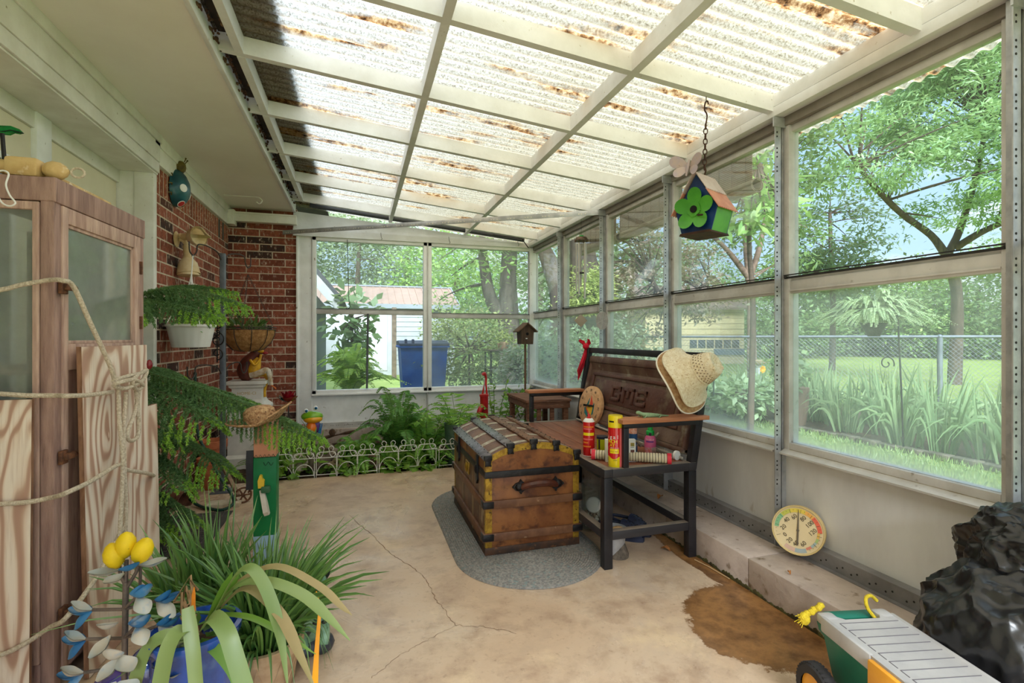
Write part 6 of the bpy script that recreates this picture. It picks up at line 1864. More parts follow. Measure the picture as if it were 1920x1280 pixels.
for tx, a in (('0', 210), ('20', 178), ('40', 142), ('60', 106), ('80', 70), ('100', 38), ('120', 4), ('20', 238), ('40', 264), ('60', 294)):
    m.text(tx, .027, Matrix.Translation((.54 * RD * math.cos(R(a)), .54 * RD * math.sin(R(a)), .0012)) @ Matrix.Rotation(R(48), 4, 'Z'), .0004)
for k in range(27):
    a = R(204 - 10 * k)
    r0, r1 = (.70, .86) if k % 3 == 0 else (.80, .84)
    m.bar((r0 * RD * math.cos(a), r0 * RD * math.sin(a), .0016), (r1 * RD * math.cos(a), r1 * RD * math.sin(a), .0016), .0014, .0006, (0, 0, 1), 0)
m.build('numerals', M('brown_black_ink', (84, 72, 56), rough=.6), dt, 0)
m = dm(); m.prism([(-.004, -.07), (.004, -.07), (.0045, 0), (.0012, .098), (.0002, .1), (-.001, .098), (-.0035, 0)], .004, .0055); m.lathe([(.006, .001), (.006, .006), (.001, .007)], n=12); m.build('needle', M('grey_needle', (104, 92, 76), rough=.5), dt)

# ------------------------------------------------------------------ garden caddy with wheels
gc = thing('garden_caddy', 'green wheeled garden caddy with a grey slatted lid beside the wet stain', 'garden caddy', (1.5, 1.1, 0))
gx = V((.978, -.208, 0)); gy = V((-.208, -.978, 0))
XG = Matrix.Translation((1.462, 1.318, 0)) @ Matrix((gx, gy, V((0, 0, 1)))).transposed().to_4x4()
def gm():
    m = MB(); m.X = XG; return m
cgreen = M('caddy_green', (26, 116, 96), (20, 98, 82), 5, .4, c3=(110, 150, 138), sc3=12, lo3=.7, hi3=.78); cgrey = M('caddy_grey', (186, 184, 184), (172, 170, 172), 8, .5); cdk = M('caddy_groove', (110, 106, 112), rough=.7); cor = M('caddy_orange', (240, 172, 60), (230, 158, 48), 8, .4)
WG, LG = .25, .52
m = gm()
def loopr(x0, x1, y0, y1, z): return [(x0, y0, z), (x1, y0, z), (x1, y1, z), (x0, y1, z)]
ls = [loopr(.05, WG - .05, .07, LG - .05, .05), loopr(.03, WG - .03, .04, LG - .03, .15), loopr(.016, WG - .016, .022, LG - .016, .26), loopr(.01, WG - .01, .005, LG - .01, .275), loopr(.006, WG - .006, .0, LG - .006, .30)]
vs = [p for l in ls for p in l]; fs = [(i * 4 + j, i * 4 + (j + 1) % 4, (i + 1) * 4 + (j + 1) % 4, (i + 1) * 4 + j) for i in range(4) for j in range(4)] + [(3, 2, 1, 0)]
m.add(vs, fs); m.box(.04, WG - .04, -.03, .02, .27, .318, .01); m.build('bin', cgreen, gc, 30)
m = gm(); m.prism([(.0, .04), (.05, .04), (.065, .055), (.185, .055), (.2, .035), (WG, .035), (WG, LG), (0, LG)], .30, .333); m.box(-.004, .012, .03, .235, .285, .335, .006); m.box(-.004, .012, .345, LG, .285, .335, .006); m.box(WG - .012, WG + .004, .03, LG, .285, .335, .006); m.box(0, .055, .0, .06, .30, .334, .012); m.box(.195, WG, -.005, .06, .30, .334, .012)
m.build('lid', cgrey, gc, 30)
m = gm()
for k in range(12):
    y = .075 + k * .038
    m.box(.03, WG - .02, y, y + .0022, .3325, .3342); m.box(.028, .0302, y, y + .03, .3325, .3342)
m.build('lid_grooves', cdk, gc, 0)
m = gm(); m.box(-.014, .004, .236, .344, .24, .326, .006); m.box(-.012, .002, .236, .344, .20, .245, .004)
m.m = 1
for k in range(9):
    for j in range(4): m.box(-.0128, -.0118, .242 + .011 * k, .250 + .011 * k, .204 + .009 * j, .210 + .009 * j)
m.build('clasp', [cor, M('caddy_orange_dark', (206, 138, 40), rough=.5)], gc)
for sx in (-.03, WG + .03):
    m = gm(); m.X = XG @ Matrix.Translation((sx, .06, .1)) @ Matrix.Rotation(R(90), 4, 'Y')
    m.lathe([(.058, -.022), (.082, -.022), (.09, -.014), (.092, 0), (.09, .014), (.082, .022), (.058, .022)], n=40, close=False)
    for k in range(40):
        a = 2 * math.pi * k / 40; m.box(.088 * math.cos(a) - .003, .088 * math.cos(a) + .003, .088 * math.sin(a) - .003, .088 * math.sin(a) + .003, -.017, .017)
    wl = m.build('wheel', M('tyre_black', (48, 46, 48), (38, 36, 38), 20, .7), gc, 40)
    m = gm(); m.X = XG @ Matrix.Translation((sx, .06, .1)) @ Matrix.Rotation(R(90), 4, 'Y'); m.lathe([(.001, -.018), (.02, -.022), (.03, -.014), (.06, -.016), (.06, .016), (.03, .014), (.02, .022), (.001, .018)], n=32); m.build('hub', cor, wl, 40)
yr = M('yellow_rope', (230, 204, 50), (206, 176, 40), 90, .8, bump=.7, bsc=200)
m = gm()
m.tube(smoothpath([(.19, .035, .315), (.172, .02, .345), (.182, .0, .368), (.21, -.012, .37), (.232, -.012, .352)], 5), .006, 8)
m.build('rope_handle', yr, gc, 60); m = gm()
for k in range(5): m.ball((-.02 + .012 * k, -.01 + .004 * (k % 2), .322 + .006 * k), (.013, .012, .01), 8)
for k in range(16):
    a = random.uniform(-.6, .6); m.tube([(-.025, -.01, .315), (-.05 + random.uniform(-.01, .01), -.01 + .03 * a, .30 + random.uniform(-.02, .02))], .0012, 4)
m.ball((-.03, -.01, .305), (.018, .018, .022), 10)
m.build('rope_knot', yr, gc, 60)

# ------------------------------------------------------------------ black bin bag
from mathutils import noise as mnoise
bag = thing('black_bin_bag', 'shiny black plastic bin bag bunched at the top, on the kerb beside the caddy', 'bin bag', (1.95, 1.0, 0))
def crumple(c, r, seed, amp, sub=5, squash=None):
    bm = bmesh.new(); bmesh.ops.create_icosphere(bm, subdivisions=sub, radius=1)
    for v in bm.verts:
        d = v.co.normalized(); p = d * 1.0 + V((seed, seed * .7, 0))
        f = 0
        for k, (sc, am, st) in enumerate(((1.5, .8, .8), (4.2, .55, .18), (9.0, .22, .3), (3.4, .4, 1.0))):
            f += am * ((1 - abs(mnoise.noise(V((p.x * sc + p.z * .8, p.y * sc, p.z * sc * st)))) * 2.4) - .3)
        q = 1 + amp * f
        v.co = V((c[0] + d.x * r[0] * q, c[1] + d.y * r[1] * q, c[2] + d.z * r[2] * q))
        if squash: v.co.z = max(v.co.z, squash)
        if v.co.x > 2.155: v.co.x = 2.155 + (v.co.x - 2.155) * .05
    return bm
bagm = M('black_plastic_film', (30, 30, 33), (20, 20, 22), 5, .27, spec=.6)
m = MB().bm(crumple((1.94, .99, .29), (.27, .27, .28), 3.1, .085, 6, squash=.16)); m.build('bag_body', bagm, bag, 40)
m = MB().bm(crumple((2.0, 1.02, .56), (.15, .19, .15), 7.7, .12, 6)); m.build('bag_neck', bagm, bag, 40)

# ------------------------------------------------------------------ plants inside
A = np.array
def curve3(p0, p1, p2, n):
    t_ = np.linspace(0, 1, n)[:, None]
    p0, p1, p2 = A(p0, float), A(p1, float), A(p2, float)
    return p0 * (1 - t_) ** 2 + p1 * 2 * t_ * (1 - t_) + p2 * t_ * t_
def frond(p0, p1, p2, pairs, pl, pw, flat=.25, tip=.25, fwd=.35):
    """pinnae along an arching stalk: pos, dir, normal, length, width"""
    c = curve3(p0, p1, p2, pairs)
    tg_ = np.gradient(c, axis=0); tg_ /= np.linalg.norm(tg_, axis=1, keepdims=True)
    sd = np.cross(tg_, A([0, 0, 1.0])); sd /= np.linalg.norm(sd, axis=1, keepdims=True) + 1e-9
    up = np.cross(sd, tg_)
    f = np.linspace(0, 1, pairs)
    ln = pl * np.minimum(1, np.minimum(.35 + f * 4, tip + (1 - f) * 1.6))
    P, D, N, L, Wd = [], [], [], [], []
    for s in (1, -1):
        d = sd * s + tg_ * fwd - A([0, 0, flat]) + rng.normal(size=c.shape) * .08
        P.append(c); D.append(d); N.append(up + rng.normal(size=c.shape) * .15); L.append(ln * rng.uniform(.85, 1.1, pairs)); Wd.append(np.full(pairs, pw))
    return c, np.concatenate(P), np.concatenate(D), np.concatenate(N), np.concatenate(L), np.concatenate(Wd)
def gather(parts):
    return [np.concatenate([p[i] for p in parts]) for i in range(1, 6)]
stem_g = M('green_stalk', (104, 128, 54), (84, 104, 46), 10, .6)
def fern(name, label, c, n, ln, rise, pairs=26, pl=.05, pw=.014, mat=None, az=(0, 360), cat='fern', group=None, sub='fronds', spread=.05, root=None, drop=.35):
    t = root or thing(name, label, cat, c, group)
    parts = []; st = MB()
    for i in range(n):
        a = R(az[0] + (az[1] - az[0]) * (i + random.random()) / n)
        q = random.uniform(.3, 1.0) ; L = ln * random.uniform(.7, 1.1)
        d = A([math.cos(a), math.sin(a), 0])
        p0 = A(c) + d * spread * random.random()
        hh = rise * (1.25 - .75 * q) * random.uniform(.85, 1.15)
        p1 = p0 + d * L * q * .35 + A([0, 0, hh]); p2 = p0 + d * L * q + A([0, 0, hh * (1 - drop * 2 * q)])
        fr = frond(p0, p1, p2, pairs, pl * random.uniform(.8, 1.15), pw); parts.append(fr)
        st.tube([V(x) for x in fr[0][::4]], .0025, 5)
    P, D, N, L, Wd = gather(parts)
    leafmesh(sub, P, D, N, L, Wd, mat, t)
    st.build('stalks', stem_g, t, 60)
    return t
fern_bright = leafmat('fern_bright', (140, 196, 76), (96, 160, 56))
fern_mid = leafmat('fern_mid', (112, 172, 76), (70, 134, 56))
fern_yellow = leafmat('fern_yellow', (186, 206, 60), (130, 176, 52))
palm_g = leafmat('palm_leaf', (150, 204, 74), (92, 158, 60))
dark_leaf = leafmat('dark_leaf', (58, 112, 44), (36, 82, 36))
pothos = leafmat('pothos_leaf', (156, 200, 84), (94, 152, 60))
# in the bed
fern('sword_fern', 'big upright sword fern in the middle of the flower bed', (.40, 5.35, 0), 40, .62, .86, 44, .085, .017, fern_mid)
fern('sword_fern', 'low bright sword fern arching over the fence by the stone rabbits', (.02, 5.15, 0), 28, .62, .40, 36, .08, .018, fern_bright, drop=.5)
fern('sword_fern', 'low sword fern behind the big fern, next to the green bucket', (.66, 5.15, 0), 24, .52, .55, 34, .08, .018, fern_bright)
fern('foxtail_fern', 'feathery pale green fern beside the white pedestal', (-.62, 5.1, 0), 26, .42, .52, 46, .035, .006, leafmat('feather_fern', (146, 200, 80), (108, 174, 62)))
fern('foxtail_fern', 'soft low feathery fern in the bed behind the painted post figure', (-.78, 4.96, 0), 20, .35, .34, 40, .035, .006, leafmat('feather_fern', (0, 0, 0), (0, 0, 0)))
t = fern('parlour_palm', 'bright palm-like plant growing from the green metal bucket', (.93, 4.97, .34), 12, .5, .42, 13, .14, .022, palm_g, cat='palm', sub='leaves', drop=.3)
fern('parlour_palm', 'palm-like plant with long leaflets in the bed between the big fern and the pump', (.78, 5.5, 0), 12, .55, .72, 13, .16, .024, palm_g, cat='palm', sub='leaves')
fern('parlour_palm', 'leafy palm seedlings in the bed beside the red hand pump', (1.12, 5.25, 0), 10, .4, .55, 12, .11, .02, fern_mid, cat='palm', sub='leaves')
def leafy(name, label, c, n, r, h_, L, wd, mat, cat='plant', group=None, root=None, sub='leaves', upb=.3, stems=8, loc=None):
    """bushy plant: leaves about a low mound, on a few stems"""
    t = root or thing(name, label, cat, loc or c, group)
    d = rvec(n); d[:, 2] = np.abs(d[:, 2])
    k = rng.uniform(.35, 1, n)[:, None] ** .6
    P = A(c) + d * k * A([r, r, h_])
    D = d + A([0, 0, -upb]) + rng.normal(size=(n, 3)) * .45
    leafmesh(sub, P, D, d + A([0, 0, .8]) + rng.normal(size=(n, 3)) * .3, L * rng.uniform(.6, 1.15, n), wd * rng.uniform(.7, 1.1, n), mat, t)
    if stems:
        m = MB()
        for i in range(stems):
            q = V(P[i]); m.tube(smoothpath([V(c) + V((0, 0, -.02)), V(c).lerp(q, .5) + V((0, 0, .03)), q], 3), .003, 5)
        m.build('stems', stem_g, t, 60)
    return t
for (x, y, n, l) in ((-.10, 5.0, 170, 'broad green ground cover leaves between the small tan rabbit and the fence'), (.33, 4.98, 230, 'broad green ground cover leaves behind the raised fence section'), (.60, 4.97, 200, 'broad green ground cover leaves next to the green bucket'), (-.62, 4.98, 140, 'green ground cover leaves behind the stone plaque')):
    leafy('ground_cover_plant', l, (x, y, 0), n, .2, .17, .09, .065, pothos, 'ground cover')
leafy('lily_plant', 'upright plant with lance leaves in front of the colourful tin frog', (-.40, 5.0, .05), 26, .1, .36, .2, .035, palm_g, upb=-.4)
t = thing('pump_side_shrub', 'thin stemmed plant with yellow-green leaves behind the red hand pump', 'plant', (1.5, 5.6, 0))
pts = []; m = MB()
for k in range(7):
    top = A([1.42 + .1 * k + rng.normal() * .05, 5.55 + rng.normal() * .1, rng.uniform(.6, 1.02) if k < 3 else rng.uniform(.45, .68)]); m.tube([(1.5, 5.6, 0), V((1.5, 5.6, 0)).lerp(V(top), .6) + V((0, 0, .06)), V(top)], .004, 5)
    for j in range(26):
        f = rng.uniform(.45, 1); pts.append(A([1.5, 5.6, 0]) * (1 - f) + top * f + A([0, 0, .05]) * (1 - f))
P = np.array(pts); D = rng.normal(size=P.shape) * A([1, 1, .4]); leafmesh('leaves', P, D, A([0, 0, 1.0]) + rng.normal(size=P.shape) * .3, rng.uniform(.05, .09, len(P)), .032, leafmat('yellow_green_leaf', (160, 200, 60), (90, 156, 44)), t)
m.build('stems', stem_g, t, 60)
leafy('corner_shrub', 'bright green bushy plant under the pole birdhouse', (1.85, 5.72, .3), 150, .26, .36, .085, .045, leafmat('corner_leaf', (120, 184, 50), (70, 140, 36)), loc=(1.85, 5.72, 0))
# hanging pots
leafy('basket_plant', 'dark green leafy plant in the coir hanging basket', (kx, ky, 1.29), 90, .17, .12, .1, .03, dark_leaf, upb=-.2)
leafy('basket_plant', 'sparse green plant in the white hanging pot', (wx, wy, 1.31), 40, .12, .07, .09, .025, fern_mid, upb=-.1)

# Norfolk pine
np_ = thing('norfolk_pine', 'potted Norfolk Island pine with drooping feathery branches beside the cabinet', 'pine', (-1.2, 3.35, 0))
needle_d = leafmat('pine_needle', (118, 158, 98), (78, 122, 74), .25); needle_n = leafmat('pine_new_needle', (176, 220, 84), (130, 194, 62), .35)
TX, TY = -1.2, 3.35
MB().tube([(TX, TY, .2), (TX + .01, TY, .7), (TX - .005, TY, 1.2), (TX, TY, 1.62)], [.02, .017, .013, .008], 10).build('trunk', M('pine_bark', (112, 86, 66), (82, 62, 48), 20, .9, bump=.4), np_, 60)
MB().lathe([(.11, 0), (.12, .01), (.155, .26), (.165, .265), (.165, .29), (.15, .29), (.11, .04), (.002, .2)], (TX, TY, 0), 28, close=False).build('pot', M('dark_plastic_pot', (62, 58, 56), rough=.6), np_, 40)
axes_ = MB()
def pine_branch(p0, p1, p2, wd=.16, pairs=22):
    ax_ = curve3(p0, p1, p2, 40)
    axes_.tube([V(x) for x in ax_[::4]], [.005 - .0004 * i for i in range(10)], 5)
    PD, PN = [[], [], []], [[], [], []]
    L0 = np.linalg.norm(A(p2) - A(p0))
    tg_ = np.gradient(ax_, axis=0); tg_ /= np.linalg.norm(tg_, axis=1, keepdims=True)
    lst = []
    for i in range(pairs):
        f = .08 + .92 * (i + .5) / pairs
        j = min(39, int(f * 39))
        for s in (1, -1):
            sd = np.cross(tg_[j], A([0, 0, 1.0])) * s; sd /= np.linalg.norm(sd) + 1e-9
            ln = wd * min(1, .35 + f * 3, .42 + (1 - f) * 2.0) * rng.uniform(.8, 1.15)
            q0 = ax_[j]; q1 = q0 + sd * ln * .55 + tg_[j] * ln * .35 + A([0, 0, .01]); q2 = q0 + sd * ln * .78 + tg_[j] * ln * .55 - A([0, 0, ln * .62])
            lst.append((q0, q1, q2, f))
    lst.append((ax_[30], ax_[36], ax_[39] + tg_[39] * .02, 1.0))
    out = []
    for q0, q1, q2, f in lst:
        n = max(10, int(np.linalg.norm(q2 - q0) * 380))
        c = curve3(q0, q1, q2, n)
        tt = np.gradient(c, axis=0); tt /= np.linalg.norm(tt, axis=1, keepdims=True) + 1e-9
        for _ in range(3):
            rd = rvec(n)
            out.append((c, tt * .75 + rd * .6, rvec(n), np.full(n, f), np.linspace(0, 1, n)))
    return [np.concatenate([o[i] for o in out]) for i in range(5)]
acc = []
B = lambda *a: acc.append(pine_branch(*a))
def tr_(z): return (TX, TY, z)
B(tr_(1.47), (-1.021, 3.395, 1.6), (-0.616, 3.22, 1.425)); B(tr_(1.47), (-1.122, 3.635, 1.623), (-0.763, 3.63, 1.539)); B(tr_(1.46), (-1.054, 3.248, 1.463), (-0.743, 3.049, 1.364), .14)
B(tr_(1.47), (-1.05, 3.75, 1.52), (-.95, 3.95, 1.42)); B(tr_(1.45), (-1.15, 3.05, 1.5), (-1.1, 2.9, 1.36))
B(tr_(1.06), (-0.71, 3.248, 0.934), (-0.198, 2.904, 0.703), .19, 46); B(tr_(1.05), (-1.167, 3.597, 1.06), (-0.59, 3.525, 0.817), .19, 26)
B(tr_(1.0), (-1.077, 3.203, 0.994), (-0.695, 2.93, 0.793), .2, 22); B(tr_(1.0), (-1.058, 3.04, 0.925), (-0.979, 2.912, 0.726), .17, 16)
B(tr_(.66), (-1.015, 3.289, 0.743), (-0.645, 3.019, 0.519), .19, 26); B(tr_(.6), (-1.085, 3.153, 0.627), (-0.865, 2.877, 0.488), .17, 18)
B(tr_(.42), (-1.102, 3.315, 0.351), (-0.839, 3.078, 0.241), .16, 18); B(tr_(.4), (-1.085, 3.153, 0.313), (-0.979, 3.016, 0.21), .14, 14)
B(tr_(1.05), (-1.25, 3.7, 1.1), (-1.2, 4.1, .95)); B(tr_(.66), (-1.25, 3.7, .72), (-1.15, 4.05, .55))
P, D, N, Fb, Fn = [np.concatenate([a[i] for a in acc]) for i in range(5)]
new = (Fb > .72) & (Fn > .45) & (rng.uniform(size=len(P)) < .8)
for nm, sel, mt, L in (('needles', ~new, needle_d, .016), ('new_growth_needles', new, needle_n, .017)):
    leafmesh(nm, P[sel], D[sel], N[sel], L, .0044, mt, np_)
axes_.build('branches', M('green_twig', (92, 104, 62), rough=.8), np_, 60)

# aloes in pots on the floor
def blades(c, n, r, h0, h1, w_, lean_, cm, parent, nm='leaves'):
    m = MB()
    for i in range(n):
        a = random.uniform(0, 2 * math.pi); q = random.random() ** .6
        d = V((math.cos(a), math.sin(a), 0)); hh = random.uniform(h0, h1)
        p0 = V(c) + d * r * q * .8; k = lean_ * q * random.uniform(.4, 1.3)
        sag = random.uniform(-.02, .12) * q
        p1 = p0 + d * hh * k * .3 + V((0, 0, hh * .6)); p2 = p0 + d * hh * k + V((random.uniform(-.05, .05), random.uniform(-.05, .05), hh * (1 - .35 * k * k) - sag))
        pts = bez(p0, p1, p2, 5); wd = w_ * random.uniform(.7, 1.2)
        m.ribbon(pts, [wd, wd, wd * .9, wd * .7, wd * .45, .0008], (d.y, -d.x, .35), .42)
    return m.build(nm, cm, parent, 60)
aloe_m = leafmat('aloe_leaf', (122, 170, 82), (60, 114, 54), .2, .3)
tan_pot = M('tan_carved_clay', (206, 178, 142), (176, 146, 112), 8, .85, bump=.3, bsc=30)
def zigzag_pot(label, c, r, h_, mt):
    t = pot('carved_clay_pot', label, c, r, h_, mt)
    m = MB()
    for k in range(10):
        a0, a1 = 2 * math.pi * k / 10, 2 * math.pi * (k + 1) / 10; am = (a0 + a1) / 2
        f = lambda a, z: (c[0] + (r * (.7 + .22 * z / (h_ * .8)) + .001) * math.cos(a), c[1] + (r * (.7 + .22 * z / (h_ * .8)) + .001) * math.sin(a), z)
        m.tube([f(a0, .02), f(am, h_ * .76), f(a1, .02)], .0022, 5)
    m.build('zigzag_relief', mt, t, 60)
    return t
zigzag_pot('tan clay pot with a zigzag relief holding aloes, beside the blue glazed pot', (-.325, 1.98), .135, .185, tan_pot)
al = thing('aloe_clump', 'dense clump of slender green aloe leaves in the tan zigzag pot', 'aloe', (-.325, 1.98, .16)); blades((-.325, 1.98, .16), 360, .13, .13, .44, .019, 1.0, aloe_m, al)
m = MB()
for k in range(22):
    a = random.uniform(-2.8, .4); d = V((math.cos(a), math.sin(a), 0)); p0 = V((-.325, 1.98, .18)) + d * .1
    m.ribbon(bez(p0, p0 + d * .1 + V((0, 0, .1)), p0 + d * random.uniform(.1, .16) + V((0, 0, -random.uniform(.02, .14))), 6), [.01, .011, .01, .009, .006, .003, .001], (0, 0, 1), .3)
m.build('drooping_leaves', aloe_m, al, 60)
zigzag_pot('tan clay pot of aloes between the plywood and the other aloe pot', (-.57, 2.14), .13, .2, M('brown_clay', (176, 140, 108), (146, 112, 84), 8, .85))
al = thing('aloe_clump', 'tall spiky green aloe clump next to the plywood sheet', 'aloe', (-.57, 2.14, .17)); blades((-.57, 2.14, .17), 300, .13, .13, .40, .019, .62, aloe_m, al)
blades((-.50, 2.15, .17), 26, .1, .35, .56, .018, .45, aloe_m, al, 'tall_leaves')

# blue glazed pot with long strap leaves
bp = thing('blue_glazed_pot', 'cobalt blue glazed pot with vertical flutes at the front of the plant group', 'plant pot', (-.46, 1.70, 0))
glaze = M('cobalt_glaze', (56, 104, 204), (34, 66, 156), 6, .15, c3=(90, 130, 200), sc3=10, lo3=.6, hi3=.75, coat=.6)
bxp, byp = -.462, 1.70
m = MB(); n = 64; prof = [(.08, 0), (.085, .005), (.115, .2), (.12, .36), (.13, .375), (.132, .395), (.118, .398), (.108, .37), (.1, .3), (.002, .3)]; vs = []
for (r_, z) in prof:
    for j in range(n):
        a = 2 * math.pi * j / n; rr = r_ * .94 * (1 - (.035 if j % 4 == 0 and .004 < z < .37 and r_ > .084 else 0)); vs.append((bxp + rr * math.cos(a), byp + rr * math.sin(a), z))
m.add(vs, [(i * n + j, i * n + (j + 1) % n, (i + 1) * n + (j + 1) % n, (i + 1) * n + j) for i in range(len(prof) - 1) for j in range(n)]); m.build('pot_body', glaze, bp, 40)
MB().lathe([(.104, .35), (.002, .36)], (bxp, byp, 0), 24).build('potting_soil', soil, bp)
am = thing('amaryllis', 'amaryllis with long arching strap leaves in the blue glazed pot', 'amaryllis', (bxp, byp, .36))
strap = leafmat('strap_leaf', (146, 170, 98), (112, 148, 74), .2, .3); strap_y = leafmat('strap_leaf_bright', (124, 176, 54), (100, 156, 44), .3, .3); strap_b = M('bronze_strap', (150, 140, 92), (166, 148, 104), 3, .5)
m = MB()
def sl(pts, w_, mi=0, nr=(0, -.3, 1)):
    p = smoothpath(pts, 5); k = len(p)
    m.ribbon(p, [w_ * (.55 + .45 * min(1, i / k * 4)) * min(1, (1.02 - i / (k - 1)) * 3.2) + .0008 for i in range(k)], nr, .16, mi)
def fl_(pts, w_, mi=0, nr=(-.13, -.43, .9)):
    p = smoothpath(pts, 5); k = len(p)
    m.ribbon(p, [w_ * (.8 + .2 * min(1, i / k * 4)) for i in range(k)], nr, .14, mi)
sl([(-0.436, 1.701, 0.404), (-0.352, 1.675, 0.51), (-0.238, 1.641, 0.566), (-0.115, 1.572, 0.525), (-0.047, 1.541, 0.468), (-0.018, 1.532, 0.445)], 0.025, 2)
sl([(-0.422, 1.686, 0.417), (-0.34, 1.651, 0.517), (-0.254, 1.604, 0.539), (-0.156, 1.553, 0.512), (-0.083, 1.52, 0.454), (-0.023, 1.491, 0.396)], 0.037)
sl([(-0.405, 1.66, 0.436), (-0.341, 1.62, 0.555), (-0.294, 1.595, 0.587), (-0.247, 1.56, 0.532), (-0.21, 1.538, 0.417), (-0.187, 1.521, 0.275)], 0.035)
sl([(-0.397, 1.658, 0.444), (-0.328, 1.626, 0.515), (-0.28, 1.591, 0.522), (-0.211, 1.549, 0.464), (-0.16, 1.523, 0.365), (-0.113, 1.498, 0.268)], 0.033, 2)
sl([(-0.407, 1.671, 0.439), (-0.299, 1.617, 0.437), (-0.207, 1.568, 0.403), (-0.116, 1.53, 0.351)], 0.020, 1)
sl([(-0.421, 1.696, 0.412), (-0.375, 1.682, 0.491), (-0.337, 1.671, 0.564)], 0.025, 1, (.5, -.8, .2)); sl([(-0.425, 1.698, 0.412), (-0.39, 1.687, 0.491), (-0.358, 1.677, 0.552)], 0.025, 1, (.5, -.8, .2))
fl_([(-0.426, 1.635, 0.415), (-0.385, 1.581, 0.471), (-0.34, 1.525, 0.454), (-0.312, 1.496, 0.395), (-0.283, 1.477, 0.31)], 0.044, 0)
fl_([(-0.453, 1.602, 0.5), (-0.439, 1.576, 0.45), (-0.424, 1.551, 0.389), (-0.413, 1.537, 0.303)], 0.036, 0)
fl_([(-0.441, 1.619, 0.396), (-0.461, 1.583, 0.447), (-0.484, 1.559, 0.417), (-0.501, 1.543, 0.31)], 0.048, 0)
fl_([(-0.452, 1.633, 0.383), (-0.513, 1.62, 0.416), (-0.555, 1.612, 0.384), (-0.581, 1.599, 0.289)], 0.046, 0)
fl_([(-0.437, 1.639, 0.377), (-0.391, 1.604, 0.374), (-0.336, 1.566, 0.327), (-0.305, 1.546, 0.267)], 0.031, 1)
m.build('leaves', [strap, strap_y, strap_b], am, 60)
m = MB()
for k in range(9): m.tube([(-0.456, 1.707, 0.364), V((-0.512, 1.724, 0.412)) + V((.02 * random.random(), .03 * k * .3, .012 * k)), V((-0.503, 1.742, 0.457)) + V((random.uniform(-.03, .05), .0, random.uniform(-.06, .03)))], .0035, 5)
m.build('dry_stalks', M('dry_straw', (190, 156, 116), (156, 122, 86), 20, .9), am, 60)
m = MB().ribbon([(-0.458, 1.666, 0.419), (-0.458, 1.666, 0.465), (-0.457, 1.665, 0.504), (-0.455, 1.665, 0.527)], [.006, .011, .01, .002], (0, 1, 0), .2)
m.build('orange_leaf', M('orange_leaf', (226, 138, 34), (206, 110, 28), 20, .6), am, 60)
leafy('heart_leaf_vine', 'small heart leaved vine at the base of the strap leaves in the blue pot', (bxp - .01, byp - .03, .36), 30, .08, .05, .035, .03, leafmat('vine_leaf', (96, 140, 60), (70, 116, 48)), 'vine', stems=4)
def gball(label, c, r, mt):
    tag(MB().ball(c, r, 28).build('gazing_ball', mt, None, 180, loc=c), label, 'gazing ball')
gball('cobalt blue glass ball resting in the back of the blue pot', (-0.42, 1.749, 0.338), .042, M('cobalt_glass', (28, 44, 120), (60, 90, 190), 20, .06, coat=1, spec=.8))
gball('violet blue glass ball on the floor behind the metal flower', (-.72, 1.92, .1), .1, M('violet_glass', (70, 50, 140), (40, 50, 170), 14, .08, coat=1, spec=.8))
gball('cobalt glass ball standing between the metal flower and the blue pot', (-.60, 1.78, .26), .06, M('cobalt_glass', (28, 44, 120), (60, 90, 190)))
m = MB().ribbon([(-0.138, 1.84, 0.384), (-0.124, 1.815, 0.336), (-0.128, 1.795, 0.276), (-0.131, 1.775, 0.226), (-0.136, 1.756, 0.117)], [.004, .010, .012, .014, .02], (0, 1, .1), .12)
tag(m.build('orange_plastic_strip', M('orange_plastic', (252, 168, 26), rough=.4), None, 60, loc=(-0.134, 1.787, 0.246)), 'bright orange plastic strip sticking up beside the toad statue', 'plastic strip')

# metal garden flower
mf = thing('metal_garden_flower', 'tall metal garden flower with yellow buds and blue spoon-shaped petals', 'garden ornament', (-.646, 1.713, 0))
SX, SY = -.646, 1.713
pipe_m = M('weathered_pipe', (126, 112, 104), (92, 84, 80), 20, .5, metal=.3); blue_p = M('worn_blue_enamel', (66, 134, 186), (44, 104, 158), 12, .4, c3=(150, 158, 158), sc3=14, lo3=.56, hi3=.72); pale_p = M('chalky_petal', (176, 186, 188), (196, 186, 170), 12, .5, c3=(110, 150, 186), sc3=16, lo3=.6, hi3=.72); yb = M('bud_yellow', (240, 208, 28), (222, 186, 20), 16, .5, c3=(120, 96, 30), sc3=26, lo3=.68, hi3=.74)
sm = MB().tube([(SX, SY, 0), (SX + .002, SY, .3), (-0.64, 1.711, 0.547)], .008, 10)
sm.tube([(-0.64, 1.711, 0.535), (-0.65, 1.704, 0.57), (-0.653, 1.704, 0.598)], .005, 8); sm.tube([(-0.64, 1.711, 0.547), (-0.638, 1.71, 0.609)], .006, 8); sm.tube([(-0.634, 1.709, 0.535), (-0.611, 1.702, 0.575), (-0.602, 1.699, 0.609)], .005, 8)
sm.tube([(-0.61, 1.723, 0.499), (-0.603, 1.71, 0.604)], .004, 6)
sm.build('stem', pipe_m, mf, 60)
